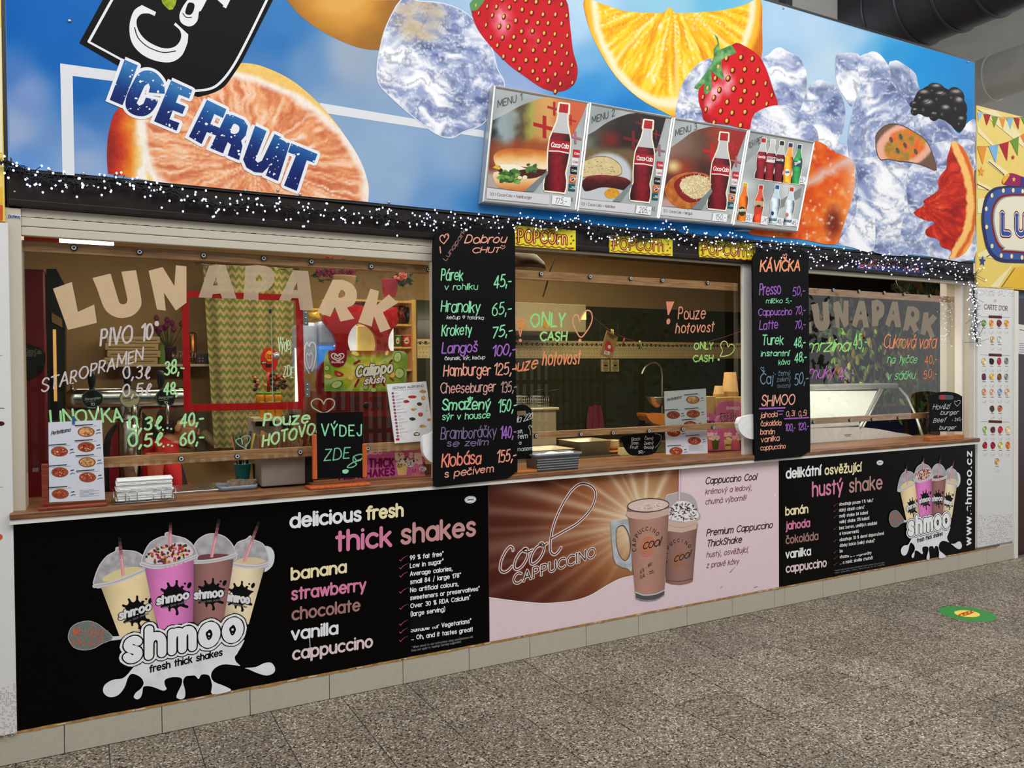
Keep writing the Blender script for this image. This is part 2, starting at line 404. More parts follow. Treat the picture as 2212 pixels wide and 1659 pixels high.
# ------------------------------------------------------------------ stroke alphabet: x-height 5, cap height 7
B='O 2.3 2.5 2.3 2.5 0 360'
G={
'a':(4.6,B+';L 4.6 5 4.6 0'),'b':(4.6,'L 0 7 0 0;'+B),'c':(4,'O 2.4 2.5 2.4 2.5 48 312'),'d':(4.6,B+';L 4.6 7 4.6 0'),
'e':(4.6,'L 0.1 2.6 4.5 2.6;O 2.3 2.5 2.3 2.5 0 318'),'f':(2.7,'O 2.4 5.6 1.3 1.4 60 180;L 1.1 5.6 1.1 0;L 0 4.8 2.6 4.8'),
'g':(4.6,B+';L 4.6 5 4.6 -.2;O 2.4 -.2 2.2 1.9 205 360'),'h':(4,'L 0 7 0 0;O 2 3 2 2 0 180;L 4 3 4 0'),
'i':(0,'L 0 5 0 0;D 0 6.8'),'ı':(0,'L 0 5 0 0'),'j':(.8,'L .8 5 .8 -.9;O -.3 -.9 1.1 1.1 270 360;D .8 6.8'),
'k':(3.8,'L 0 7 0 0;L 3.5 5 0 2.1;L 1.2 3.1 3.8 0'),'l':(0,'L 0 7 0 0'),
'm':(6.4,'L 0 5 0 0;O 1.6 3.3 1.6 1.7 0 180;L 3.2 3.3 3.2 0;O 4.8 3.3 1.6 1.7 0 180;L 6.4 3.3 6.4 0'),
'n':(4,'L 0 5 0 0;O 2 3 2 2 0 180;L 4 3 4 0'),'o':(4.6,B),'p':(4.6,'L 0 5 0 -2;'+B),'q':(4.6,B+';L 4.6 5 4.6 -2'),
'r':(2.6,'L 0 5 0 0;O 1.9 3.1 1.9 1.9 60 180'),'s':(3.5,'S 3.3 4.3 2.6 4.9 1.6 5 .6 4.6 .3 3.7 .9 2.9 1.9 2.5 3 2 3.4 1.2 2.9 .3 1.8 0 .8 .2 .1 .9'),
't':(2.6,'L 1.2 6.6 1.2 0;L 0 4.8 2.6 4.8'),'u':(4,'L 0 5 0 2;O 2 2 2 2 180 360;L 4 5 4 0'),
'v':(4,'L 0 5 2 0 4 5'),'w':(6,'L 0 5 1.5 0 3 4.8 4.5 0 6 5'),'x':(3.8,'L 0 5 3.8 0;L 3.8 5 0 0'),'y':(4.2,'L 0 5 2.1 .2;L 4.2 5 1.3 -2'),
'z':(3.8,'L .2 5 3.7 5 0 0 3.8 0'),
'A':(5,'L 0 0 2.5 7 5 0;L .9 2.4 4.1 2.4'),'B':(4.2,'L 0 0 0 7 2.2 7;O 2.2 5.3 1.7 1.7 -90 90;L 2.2 3.6 0 3.6;L 2.2 3.6 2.3 3.6;O 2.3 1.8 1.9 1.8 -90 90;L 2.3 0 0 0'),
'C':(5.2,'O 3.2 3.5 3.2 3.5 48 312'),'D':(4.8,'L 0 0 0 7 1.6 7;O 1.6 3.5 3.2 3.5 -90 90;L 1.6 0 0 0'),'E':(3.8,'L 3.8 7 0 7 0 0 3.8 0;L 0 3.6 3.2 3.6'),
'F':(3.7,'L 3.7 7 0 7 0 0;L 0 3.6 3.1 3.6'),'G':(5.6,'O 3.2 3.5 3.2 3.5 48 340;L 6.2 2.6 6.2 3.2 3.6 3.2'),'H':(4.8,'L 0 7 0 0;L 4.8 7 4.8 0;L 0 3.6 4.8 3.6'),
'I':(0,'L 0 7 0 0'),'J':(3,'L 3 7 3 2;O 1.5 2 1.5 2 190 360'),'K':(4.4,'L 0 7 0 0;L 4.2 7 0 2.8;L 1.4 4.1 4.4 0'),'L':(3.6,'L 0 7 0 0 3.6 0'),
'M':(6,'L 0 0 .4 7 3 1.5 5.6 7 6 0'),'N':(4.8,'L 0 0 0 7 4.8 0 4.8 7'),'O':(6,'O 3 3.5 3 3.5 0 360'),'P':(4,'L 0 0 0 7 2.1 7;O 2.1 5.1 1.9 1.9 -90 90;L 2.1 3.2 0 3.2'),
'Q':(6,'O 3 3.5 3 3.5 0 360;L 3.6 1.6 5.8 -.4'),'R':(4.2,'L 0 0 0 7 2.1 7;O 2.1 5.1 1.9 1.9 -90 90;L 2.1 3.2 0 3.2;L 1.8 3.2 4.2 0'),
'S':(4.2,'S 4 5.9 3.2 6.8 2 7 .8 6.5 .3 5.3 1 4.2 2.2 3.6 3.5 2.9 4.1 1.8 3.4 .4 2 0 .8 .3 0 1.3'),'T':(4.6,'L 0 7 4.6 7;L 2.3 7 2.3 0'),
'U':(4.6,'L 0 7 0 2.3;O 2.3 2.3 2.3 2.3 180 360;L 4.6 2.3 4.6 7'),'V':(4.8,'L 0 7 2.4 0 4.8 7'),'W':(7,'L 0 7 1.7 0 3.5 6.6 5.3 0 7 7'),
'X':(4.4,'L 0 7 4.4 0;L 4.4 7 0 0'),'Y':(4.4,'L 0 7 2.2 3.4 4.4 7;L 2.2 3.4 2.2 0'),'Z':(4.4,'L .2 7 4.2 7 0 0 4.4 0'),
'0':(4,'O 2 3.5 2 3.5 0 360'),'1':(1.8,'L 0 5.4 1.8 7 1.8 0'),'2':(4,'S .2 5.4 .8 6.7 2 7 3.3 6.6 3.7 5.3 3.1 3.9 1.6 2 0 0;L 0 0 4 0'),
'3':(3.8,'S .3 6.2 1.4 7 2.7 6.9 3.5 5.8 3.1 4.3 1.8 3.8;S 1.8 3.8 3.2 3.5 3.9 2.2 3.2 .5 1.8 0 .3 .7'),'4':(4.4,'L 3.2 0 3.2 7;L 3.2 7 0 2 4.4 2'),
'5':(3.8,'L 3.5 7 .8 7 .4 3.9;S .4 3.9 1.8 4.4 3.2 3.9 3.9 2.3 3.2 .6 1.7 0 .2 .6'),'6':(4,'O 2 2.2 2 2.2 0 360;S .05 2.4 .6 4.4 2 6.2 3 7'),
'7':(3.8,'L 0 7 3.8 7 1.3 0'),'8':(3.8,'O 1.9 5.3 1.6 1.7 0 360;O 1.9 1.8 1.9 1.8 0 360'),'9':(4,'O 2 4.8 2 2.2 0 360;S 3.95 4.6 3.4 2.6 2 .8 1 0'),
',':(.6,'L .6 .6 0 -1.4'),'.':(.2,'D .1 .1'),'-':(2.4,'L 0 2.8 2.4 2.8'),'!':(.4,'L .2 7 .2 2;D .2 .1'),'*':(1.6,'L .8 7.6 .8 5.6;L 0 7.1 1.6 6.1;L 1.6 7.1 0 6.1'),
'/':(2.6,'L 0 -1 2.6 7.6'),'%':(5,'O 1.1 5.6 1.1 1.4 0 360;O 3.9 1.4 1.1 1.4 0 360;L 4.2 7 .8 0'),'+':(3.6,'L 0 3 3.6 3;L 1.8 4.8 1.8 1.2'),
'(':(1.4,'S 1.4 8 .3 6 0 3.5 .3 .9 1.4 -1'),')':(1.4,'S 0 8 1.1 6 1.4 3.5 1.1 .9 0 -1'),'°':(1.6,'O .8 6.2 .8 .8 0 360'),':':(.2,'D .1 .1;D .1 4'),"'":(.2,'L .1 7 .1 5.4'),
'♥':(4.4,'S 2.2 .8 .6 3 0 4.6 .7 5.9 1.6 6 2.2 4.8;S 2.2 4.8 2.9 6.2 3.9 6 4.4 4.6 3.6 2.8 2.2 .8'),' ':(2.6,''),
'ℓ':(2.6,'S 0 1.6 1.6 3.4 2.6 6 2.1 7.2 1.2 6.4 .8 3.6 .9 1.2 1.6 0 2.8 .9'),
}
ACC={'á':'a\'','é':'e\'','í':'ı\'','ý':'y\'','ó':'o\'','ú':'u\'','ů':'uo','č':'cv','š':'sv','ž':'zv','ř':'rv','ě':'ev','ň':'nv','ť':'tv',
       'Á':'A\'','Í':'I\'','Ý':'Y\'','Č':'Cv','Š':'Sv','Ž':'Zv','Ř':'Rv','Ů':'Uo','Ě':'Ev'}
def glyph(ch,det=1.0):
    acc=None
    if ch in ACC: ch,acc=ACC[ch]
    w,d=G.get(ch,G['-']);st=[]
    for t in d.split(';'):
        t=t.split()
        if not t: continue
        k=t[0];v=[float(q) for q in t[1:]]
        if k=='L': st.append([(v[i],v[i+1]) for i in range(0,len(v),2)])
        elif k=='S': st.append(cr([(v[i],v[i+1]) for i in range(0,len(v),2)],max(2,int(4*det)),False))
        elif k=='D': st.append([(v[0],v[1])])
        elif k=='O':
            n=max(5,int(abs(v[5]-v[4])/360*18*det))
            st.append([(v[0]+v[2]*math.cos(math.radians(v[4]+(v[5]-v[4])*i/n)),v[1]+v[3]*math.sin(math.radians(v[4]+(v[5]-v[4])*i/n))) for i in range(n+1)])
    if acc:
        x=w/2;y=5.9 if ch.islower() or ch=='ı' else 7.7
        if acc=="'": st.append([(x-.2,y),(x+.9,y+1.4)])
        elif acc=='v': st.append([(x-1,y+1.3),(x,y),(x+1,y+1.3)])
        else: st.append([(x+.6*math.cos(i*PI/4),y+.7+.6*math.sin(i*PI/4)) for i in range(9)])
    return w,st
def text(mb,s,x0,y0,x1,y1,h,wpx,col,Y=0.0,up=None,gap=1.7,slant=0,jit=0,det=1.0,ol=(),serif=False):
    """lettering on plane y=Y: baseline from (x0,y0) to (x1,y1), cap height h, stroke wpx - all in view pixels"""
    A=F(x0,y0,Y);Bp=F(x1,y1,Y)
    U=(F(x0+(up[0] if up else 0),y0+(up[1] if up else -h),Y)-A)
    base=Bp-A;pos=0;items=[]
    rnd=random.Random(hash(s) % 9999 if False else sum(ord(c)*(i+3) for i,c in enumerate(s)))
    for ch in s:
        w,st=glyph(ch,det)
        items.append((pos,w,st));pos+=w+gap
    tot=max(pos-gap,.1)
    m=(F(x0,y0+wpx,Y)-A).length if not up else U.length/math.hypot(*up)*wpx
    n=U.cross(base).normalized()
    if n.y>0: n=-n
    def P(x,y):
        return A+base*((x+slant*y)/tot)+U*(y/7)
    lays=[(wpx+o[0],o[1],o[2]) for o in ol]+[(wpx,col,0)]
    for wp,c,dy in lays:
        for pos,w,st in items:
            ry=random.Random(int(pos*77)+len(s));jx=(ry.random()-.5)*jit;jy=(ry.random()-.5)*jit;js=1+(ry.random()-.5)*jit*.16
            for t in st:
                if jit: t=[(x*js+jx*.5+.25*jit*math.sin(y*1.1+pos),y*js+jy+.2*jit*math.sin(x*1.3+pos*2)) for x,y in t]
                pts=[P(pos+x,y)+Vector((0,dy,0)) for x,y in t]
                ribbon(mb,pts,m*wp/wpx,c,nrm=n)
                if serif and len(t)>=2 and wp==wpx or (serif and len(t)>=2):
                    for (ex,ey) in (t[0],t[-1]):
                        if abs(ey-7)<.3 or abs(ey)<.3:
                            ribbon(mb,[P(pos+ex-.55,ey)+Vector((0,dy,0)),P(pos+ex+.55,ey)+Vector((0,dy,0))],m*wp/wpx*.7,c,nrm=n)
    return mb
def rectp(x0,y0,x1,y1): return [(x0,y0),(x1,y0),(x1,y1),(x0,y1)]
def rz(p):                                   # (x,z) of a Vector
    return (p.x,p.z)

# ================================================================== SETTING
def zc(x,y,Y=0): return at(x,y,Y).z
def xc(x,y=800,Y=0): return at(x,y,Y).x
XL,XR=at(9,373).x,at(2107,571).x
Z_BB,Z_BT=zc(1100,471.5),zc(2107,130)
Z_TILE=.127
Z_SILL=zc(1681,993)              # top of the printed panels
Z_FB=zc(1747,580,.03)             # underside of the brown beam
GY=.08                            # glazing plane

# floor -----------------------------------------------------------
def floor_mat():
    m=bpy.data.materials.new('speckled_terrazzo');m.use_nodes=True
    nt=m.node_tree;N=nt.nodes;L=nt.links;b=N['Principled BSDF']
    tc=N.new('ShaderNodeNewGeometry')
    v=N.new('ShaderNodeTexVoronoi');v.inputs['Scale'].default_value=150
    L.new(tc.outputs['Position'],v.inputs['Vector'])
    rgb=N.new('ShaderNodeSeparateColor');L.new(v.outputs['Color'],rgb.inputs[0])
    cr_=N.new('ShaderNodeValToRGB');e=cr_.color_ramp.elements
    st=[(0,(40,30,24)),(.15,(66,52,42)),(.19,(128,114,96)),(.55,(154,140,120)),(.84,(172,158,138)),(.90,(220,210,192)),(1,(240,232,216))]
    while len(e)<len(st): e.new(.5)
    for q,(p,c) in zip(e,st): q.position=p;q.color=(*lin(c),1)
    L.new(rgb.outputs[0],cr_.inputs[0])
    n2=N.new('ShaderNodeTexNoise');n2.inputs['Scale'].default_value=1.6;n2.inputs['Detail'].default_value=5
    L.new(tc.outputs['Position'],n2.inputs['Vector'])
    mr=N.new('ShaderNodeMapRange');mr.inputs['To Min'].default_value=.42;mr.inputs['To Max'].default_value=.90
    L.new(n2.outputs['Fac'],mr.inputs['Value'])
    oi=N.new('ShaderNodeObjectInfo');mr2=N.new('ShaderNodeMapRange');mr2.inputs['To Min'].default_value=.86;mr2.inputs['To Max'].default_value=1.1
    L.new(oi.outputs['Random'],mr2.inputs['Value'])
    mm=N.new('ShaderNodeMath');mm.operation='MULTIPLY';L.new(mr.outputs[0],mm.inputs[0]);L.new(mr2.outputs[0],mm.inputs[1])
    sc=N.new('ShaderNodeVectorMath');sc.operation='SCALE';L.new(cr_.outputs[0],sc.inputs[0]);L.new(mm.outputs[0],sc.inputs['Scale'])
    L.new(sc.outputs[0],b.inputs['Base Color'])
    mr3=N.new('ShaderNodeMapRange');mr3.inputs['To Min'].default_value=.3;mr3.inputs['To Max'].default_value=.6
    L.new(n2.outputs['Fac'],mr3.inputs['Value']);L.new(mr3.outputs[0],b.inputs['Roughness'])
    b.inputs['Specular IOR Level'].default_value=.28
    return m
TERR=floor_mat()
GROUT=mat('dark_grout',(88,82,78),.9,var=.15)
flo=struct('floor',(0,0,0))
MB().box(-3,16,-9,6,-.06,-.006,(90,84,80)).build('grout_bed',GROUT,flo)
S=.34161;OX=.06758;C1=.20037
tiles_n=0
xe=[OX+S*i for i in range(-3,46)]
ye=[0,-C1]+[-(C1+S*j) for j in range(1,18)]
tile_me={}
rest=MB()
cand=[]
for j in range(len(ye)-1):
    for i in range(len(xe)-1):
        cx,cy=(xe[i]+xe[i+1])/2,(ye[j]+ye[j+1])/2
        d=np.array([cx,cy,0])-CAM;z=d@CF
        vis=False
        if z>.4:
            u,v=W/2+FPX*(d@CR)/z,H/2-FPX*(d@CU)/z
            vis=-260<u<W+260 and v<H+190
        cand.append((z if vis else 99+abs(cx),i,j,vis))
cand.sort()
for k,(z,i,j,vis) in enumerate(cand):
    x0,x1,y0,y1=xe[i]+.002,xe[i+1]-.002,ye[j+1]+.002,ye[j]-.002
    top=-.0006+.0012*random.random()
    if vis and k<290:
        key=j==0
        if key not in tile_me:
            o=MB().box(-S/2+.002,S/2-.002,-(y1-y0)/2,(y1-y0)/2,-.03,0,ch=.0015).build('tile',TERR,flo,origin=(0,0,0))
            tile_me[key]=o.data
        else:
            o=bpy.data.objects.new('tile',tile_me[key]);link(o);o.parent=flo
        o.location=((x0+x1)/2,(y0+y1)/2,top)
    else: rest.box(x0,x1,y0,y1,-.03,top)
rest.build('tile_field',TERR,flo,kind='stuff')
# a round green floor sticker with a hot dog on it
st_c=on_floor(2089,1326)
stick=thing('floor_sticker','round green sticker with a hot dog on the speckled floor','sticker',(st_c.x,st_c.y,0))
def on_f(mb,pts,z,col):
    mb.add([(st_c.x+a,st_c.y+b,z) for a,b in pts],[tuple(range(len(pts)))],col)
p1_,p2_=on_floor(2048,1322),on_floor(2130,1333)
R_=.165
m_=MB();m_.lathe([(R_,0),(R_,.0012)],(st_c.x,st_c.y,0),40,(58,138,66));m_.build('disc',PRINT,stick)
ax_=(on_floor(2108,1320)-on_floor(2074,1332)).normalized();ax_=Vector((ax_.x,ax_.y,0));ay_=Vector((-ax_.y,ax_.x,0))
def rot_(pts): return [((ax_*a+ay_*b).x,(ax_*a+ay_*b).y) for a,b in pts]
m_=MB();on_f(m_,rot_(ell(0,0,.085,.07,24)),.0016,(240,205,100));on_f(m_,rot_(ell(0,.004,.098,.022,24)),.0020,(180,70,30));m_.build('hot_dog_print',PRINT,stick)
m_=MB()
for k in range(-3,4): on_f(m_,rot_(ell(k*.024,.004+.006*(-1)**k,.013,.005,10)),.0024,(240,200,60))
m_.build('mustard_print',PRINT,stick)

# wall kicker tiles -------------------------------------------------
base=struct('baseboard_front')
MB().box(-1.2,XR+.35,.006,.1,0,Z_TILE+.012,(100,96,88)).build('grout_bed',GROUT,base)
KT=mat('kicker_tile_glaze',(188,181,164),.42,var=.06,scale=70,spec=.4)
xs_=[at(x,y).x for x,y in [(-150,1640),(-60,1600),(0,1590)]][:0]
jt=[138,349,539.5,711,870,1013,1144.5,1266,1379,1484,1582,1673,1695,1778,1858,1934,2004,2071,2132,2190]
yb=lambda x: 1655-.2075*x
xs_=[at(x,1560-.19*x).x for x in jt]
d0=xs_[1]-xs_[0]
xs_=[xs_[0]-d0*2,xs_[0]-d0]+xs_
for a,b in zip(xs_[:-1],xs_[1:]):
    MB().box(a+.0015,b-.0015,0,.012,.0,Z_TILE,(170,165,152),ch=.0012).build('tile',KT,base)
# dirty foam/wood edge above the tiles
OCH=mat('ochre_sealant',(172,128,70),.85,var=.5,scale=40)
m_=MB();rr=random.Random(3);x=xs_[0]
top_pts=[];bot=[]
while x<XR+.3:
    top_pts.append((x,Z_TILE+.006+.002*rr.random()));bot.append((x,Z_TILE-.003-.006*rr.random()*rr.random()));x+=.02+.03*rr.random()
n=len(top_pts)
vs=[(a,-.0022,b) for a,b in top_pts]+[(a,-.0022,b) for a,b in bot]
m_.add(vs,[(i,i+n,i+n+1,i+1) for i in range(n-1)],(172,128,70))
m_.build('sealant_edge',OCH,base)
m_=MB()
for k in range(46):
    a=xs_[0]+rr.random()*(XR-xs_[0]);l=.01+.035*rr.random()
    m_.add([(a,-.003,Z_TILE-.001),(a+l,-.003,Z_TILE+.000),(a+l*.9,-.003,Z_TILE+.004),(a+.003,-.003,Z_TILE+.0035)],[(0,1,2,3)],(225,215,200))
m_.build('chipped_paint',PAINT,base,kind='stuff')

# front wall, piers, beam ------------------------------------------
WH=mat('cream_aluminium',(203,194,176),.4,var=.03,scale=120,spec=.4)
WHT=mat('white_plastic',(232,228,220),.4,var=.03,scale=50,spec=.4)
BRN=mat('dark_brown_panel',(36,26,21),.35,var=.2,scale=12,spec=.25)
BLK=mat('black_trim',(22,22,22),.4,var=.1)
INT=mat('interior_paint',(180,150,106),.85,var=.05,scale=6)
wall=struct('wall_front')
MB().box(XL+.02,XR-.01,.0075,.12,.06,Z_SILL-.002,(60,50,44)).build('lower_panel',BRN,wall)
x1a,x1b=xc(936,800,.03),xc(1114,800,.03)
x2a,x2b=xc(1607,800,.03),xc(1747,800,.03)
x3b=xc(2062,800,.12)
MB().box(x1a-.005,x1b+.002,.035,.065,Z_SILL,Z_FB,(190,182,166),ch=.004).build('pier',WH,wall)
pr=MB().box(x2a,xc(1640,800,.035),.035,.06,Z_SILL,Z_FB,(226,214,204),ch=.004)
pr.build('pier',WHT,wall)
MB().box(xc(1640,800,.05),x2b,.05,.07,Z_SILL,Z_FB,(190,182,166)).build('pier',WH,wall)
MB().box(xc(1625.5,800,.033),xc(1630,800,.033),.033,.05,Z_SILL,Z_FB-.01,(40,36,32)).build('shadow_gap',BLK,wall)
# left post with the shutter maker's sticker, right jamb
MB().box(xc(12,800,.02),xc(51,800,.02),.02,.2,Z_SILL,zc(30,449,.02),(196,185,165),ch=.004).build('guide_post',WH,wall)
m_=MB();view();fill(m_,[(15.5,462),(45,464),(45,473),(15.5,471)],.0185,(215,218,225));text(m_,'Elatima',18,470,43,471.5,6,1.2,(40,60,120),Y=.018);m_.build('maker_sticker',PRINT,wall)
MB().box(x3b,xc(2092,800,.06),.06,.12,Z_SILL,Z_FB,(226,222,214),ch=.004).build('jamb',WHT,wall)
MB().box(xc(2088.5,800,.03),xc(2093,800,.03),.03,.06,Z_SILL,Z_FB-.012,(40,36,32)).build('shadow_gap',BLK,wall)
MB().box(xc(2093.5,800,.01),XR,.01,.2,Z_SILL,Z_FB,(214,202,184),ch=.003).build('guide_post',WH,wall)
MB().box(XL+.005,XR,.03,.3,Z_FB+.02,Z_BT-.02,(40,30,28)).build('upper_body',BLK,wall)
bm_=struct('trim_1')
MB().box(XL+.01,XR,.014,.25,Z_FB,Z_BB,(48,36,31),ch=.004).build('beam_board',BRN,bm_)
MB().box(XL+.01,XR,.005,.02,Z_FB,Z_FB+.028,(58,44,38),ch=.004).build('beam_lip',BRN,bm_)
m_=MB()
for x in [at(12,400).x+.03]+[XL+.9*k for k in range(1,7)]:
    m_.lathe([(.006,0),(.004,-.004),(0.0005,-.005)],(x,.014,zc(12,411)),8,(120,110,100),ax='y')
m_.build('screw_head',METAL,bm_,kind='stuff')

# roller shutters ------------------------------------------------------
def shutter(idx,xa,xb,yfront,zb,nslat,label):
    t=thing('roller_shutter',label,'shutter',((xa+xb)/2,yfront+.05,Z_FB),group=None)
    zt=Z_FB-.001;hgt=(zt-zb)/nslat
    for k in range(nslat):
        z1=zt-k*hgt;z0=z1-hgt+.0025
        MB().box(xa,xb,yfront+(.0 if k else .006),yfront+.035,z0,z1,(198,188,168),ch=.003).build('slat',WH,t)
    m=MB();x=xa+.05
    if nslat>1:
        while x<xb-.05:
            m.box(x,x+.021,yfront+.003,yfront+.008,zt-hgt-.001,zt-hgt+.0035,(40,34,30));x+=.046
        m.build('vent_slots',BLK,t,kind='stuff')
zs1=zc(540,540.5,.03)
shutter(1,xc(51,800,.03),x1a,.03,zs1,3,'cream roller shutter, wide box with vent slots over the left window')
shutter(2,x1b,xc(1625,570,.03),.03,zc(1417,560,.03),1,'thin grey shutter edge over the middle window below the popcorn signs')
shutter(3,x2b,xc(2092,800,.03),.03,zc(1747,590,.03),1,'white shutter edge over the right window by the candy floss sign')

# window sill ---------------------------------------------------------
SW=wood('oak_counter',(150,102,62),(96,60,34),0,13)
sill=struct('trim_2')
ZT=zc(620,1063,-.045)
ZS1=zc(620,1076,-.045)
MB().box(XL-.0,XR-.004,-.045,.42,ZS1,ZT,(150,102,62),ch=.006).build('oak_ledge',SW,sill)
m_=MB();m_.box(XL,XR-.002,-.038,.01,Z_SILL-.001,ZS1,(222,220,214));m_.build('white_edge_strip',WHT,sill)
m_=MB();x=XL
while x<XR-.05:
    l=.03+.09*rr.random();hh=.002+.005*rr.random()
    m_.add([(x,-.0395,ZS1+hh*.4),(x+l,-.0395,ZS1+.001),(x+l*.8,-.0395,ZS1-hh),(x+l*.3,-.0395,ZS1-hh*.5)],[(0,3,2,1)],(230,228,222));x+=l+.02*rr.random()
m_.build('peeling_edge',PAINT,sill,kind='stuff')

# room behind the windows ------------------------------------------------
BW=2.3                                  # back wall
CEIL=Z_FB+.12
wb=struct('wall_back')
MB().box(XL-.2,XR+2.2,BW,BW+.1,0,3.2,(205,180,135)).build('plaster',INT,wb)
wl=struct('wall_left');MB().box(XL-.35,XL-.3,.2,BW,0,3.2,(170,120,80)).build('plaster',mat('brown_paint',(150,108,70),.8,var=.05,scale=5),wl)
wr=struct('wall_right');MB().box(XR+2.2,XR+2.25,.2,BW,0,3.2,(120,110,100)).build('plaster',INT,wr)
xp=xc(1690,800,.2)
wm=struct('wall_middle');qa,qb=at(1668,800,.19),at(1668,800,BW);MB().prismv([Vector((qa.x,.185,0)),Vector((qb.x,BW,0)),Vector((qb.x+.06,BW,0)),Vector((qa.x+.06,.185,0))],(0,0,3.2)).build('plaster',INT,wm)
cg=struct('ceiling');
CLM=mat('ceiling_paint',(150,112,72),.8,var=.03,scale=4)
MB().box(XL-.4,xp,.2,BW,CEIL+.25,CEIL+.3,(200,160,105)).build('ceiling_board',CLM,cg)
MB().box(xp,XR+2.2,.2,BW,CEIL+.25,CEIL+.3,(120,92,60)).build('ceiling_board',mat('dim_ceiling_paint',(150,116,70),.8,var=.03),cg)
fl=struct('floor_2');MB().box(XL-.4,XR+2.2,.12,BW,-.02,.02,(90,80,70)).build('stall_floor',GROUT,fl)

def lamp(name,label,loc,sx,sy,power,col):
    t=thing(name,label,'lamp',loc)
    MB().box(loc[0]-sx/2,loc[0]+sx/2,loc[1]-sy/2,loc[1]+sy/2,loc[2],loc[2]+.03,(240,238,230),ch=.006).build('housing',WHT,t)
    e=mat('lamp_diffuser',(255,246,230),emit=5,var=0)
    MB().box(loc[0]-sx/2+.01,loc[0]+sx/2-.01,loc[1]-sy/2+.01,loc[1]+sy/2-.01,loc[2]-.05,loc[2],(255,250,240),ch=.006).build('diffuser',e,t)
    a=area(name+'_light',(loc[0],loc[1],loc[2]-.03),(0,0,0),sx,sy,power,col);a.parent=t;a.location=(0,0,-.03)
    return t

# ================================================================== BANNER
view()
ban=thing('fruit_banner','huge blue printed banner with fruit and ice above all the windows','banner',((XL+XR)/2,.02,Z_BB))
MB().box(XL,XR,.004,.03,Z_BB,Z_BT+.0,(20,20,22)).build('black_frame',BLK,ban)
ctl=[(20,40,0,95,182),(100,60,5,100,187),(300,20,0,98,185),(20,160,70,120,190),(60,200,125,152,205),(30,280,152,172,208),(60,350,100,145,203),(180,200,18,100,180),(120,120,10,98,182),
 (180,300,110,150,205),(200,250,60,120,190),(180,350,150,172,208),(620,50,58,125,190),(580,160,80,130,190),(600,90,50,118,186),(660,140,105,148,195),(760,120,160,175,195),(850,110,150,170,200),(700,250,140,170,205),(820,330,148,175,208),
 (850,400,150,178,210),(930,440,105,150,200),(1000,330,140,170,205),(1020,470,60,130,195),(1000,10,165,195,225),(1120,200,150,170,210),(1280,180,60,150,215),(1255,220,50,140,210),(1240,60,175,210,238),(1260,10,190,220,242),(1270,130,120,180,225),
 (1330,260,20,120,195),(1200,480,20,115,185),(1400,500,8,105,175),(1560,515,15,110,180),(1450,0,150,205,230),(1550,10,110,190,225),(1690,60,180,212,238),(1760,60,185,214,238),(1770,190,190,215,235),(1800,130,195,218,236),(1690,120,160,200,232),
 (1850,80,170,208,236),(1880,110,105,180,228),(1920,120,45,155,220),(1990,150,22,148,220),(2080,170,18,140,212),(2095,250,12,125,200),(2040,150,15,145,218),(1860,250,185,212,236)]
CT=np.array(ctl,float)
def banner_col(x,y):
    w=1/((x[:,None]-CT[:,0])**2+(y[:,None]-CT[:,1])**2+300)**1.7
    c=(w@CT[:,2:])/w.sum(1)[:,None]
    return np.clip(c+(fbm(x,y,60,3,5)[:,None]-.5)*10,0,255)
Pb=[at(11,372),at(2105,568),None,None]
tl=Vector((XL+.006,0,Z_BT-.012));
def to_px(p):
    d=np.array(p)-CAM;z=d@CF
    return (W/2+FPX*(d@CR)/z,H/2-FPX*(d@CU)/z)
L0,R0,T0,B0=XL+.014,XR-.013,Z_BT-.02,Z_BB+.012
c4=[to_px((L0,0,B0)),to_px((L0,0,T0)),to_px((R0,0,T0)),to_px((R0,0,B0))]
m=MB();fill(m,c4,0,banner_col,14);m.build('printed_sheet',PRINT,ban)
def pic(name,fn,par,mat_=PRINT):
    m=MB();fn(m);return m.build(name,mat_,par)
l1,l2,l3,l4,l5,l6=[-.0006*k for k in range(1,7)]
# white line frame
def f(m):
    W_=(226,228,232)
    fill(m,[(130,137),(262,155),(258,177),(157,164),(161,379),(135,377)],l1,W_)
pic('white_line_print',f,ban)
pic('white_line_print',lambda m:fill(m,[(690,222),(1045,282),(1045,297),(700,244)],l1,(226,228,232)),ban)

def citrus(m,poly,ctr,rot,rx,ry,stops,Y,rind,seed=1,step=4,nseg=9,gap=(250,225,190)):
    R=math.radians(rot)
    def c(x,y):
        dx,dy=x-ctr[0],y-ctr[1]
        u=(dx*math.cos(R)+dy*math.sin(R))/rx;v=(-dx*math.sin(R)+dy*math.cos(R))/ry
        r=np.hypot(u,v);a=np.arctan2(v,u)
        w=fbm(x,y,30,3,seed)
        fib=fbm(a*60/(2*PI)*3+w*3,r*4,1.0,3,seed+3)
        col=ramp(fib*1.15-.05+.25*(r-.5),stops)
        seg=np.abs(((a/(2*PI)*nseg+w*.12) % 1)-.5)*2
        sm=np.clip((seg-(1-.05/np.maximum(r,.08)))*9,0,1)*(r<.86)
        col=mixc(col,gap,np.clip(sm,0,.8))
        p=np.clip((r-.80+(w-.5)*.06)*22,0,1);col=mixc(col,rind[0],p)
        p=np.clip((r-.92+(w-.5)*.05)*26,0,1);col=mixc(col,rind[1],p)
        return np.clip(col+(fbm(x,y,4,2,seed+9)[:,None]-.5)*20,0,255)
    fill(m,poly,Y,c,step)
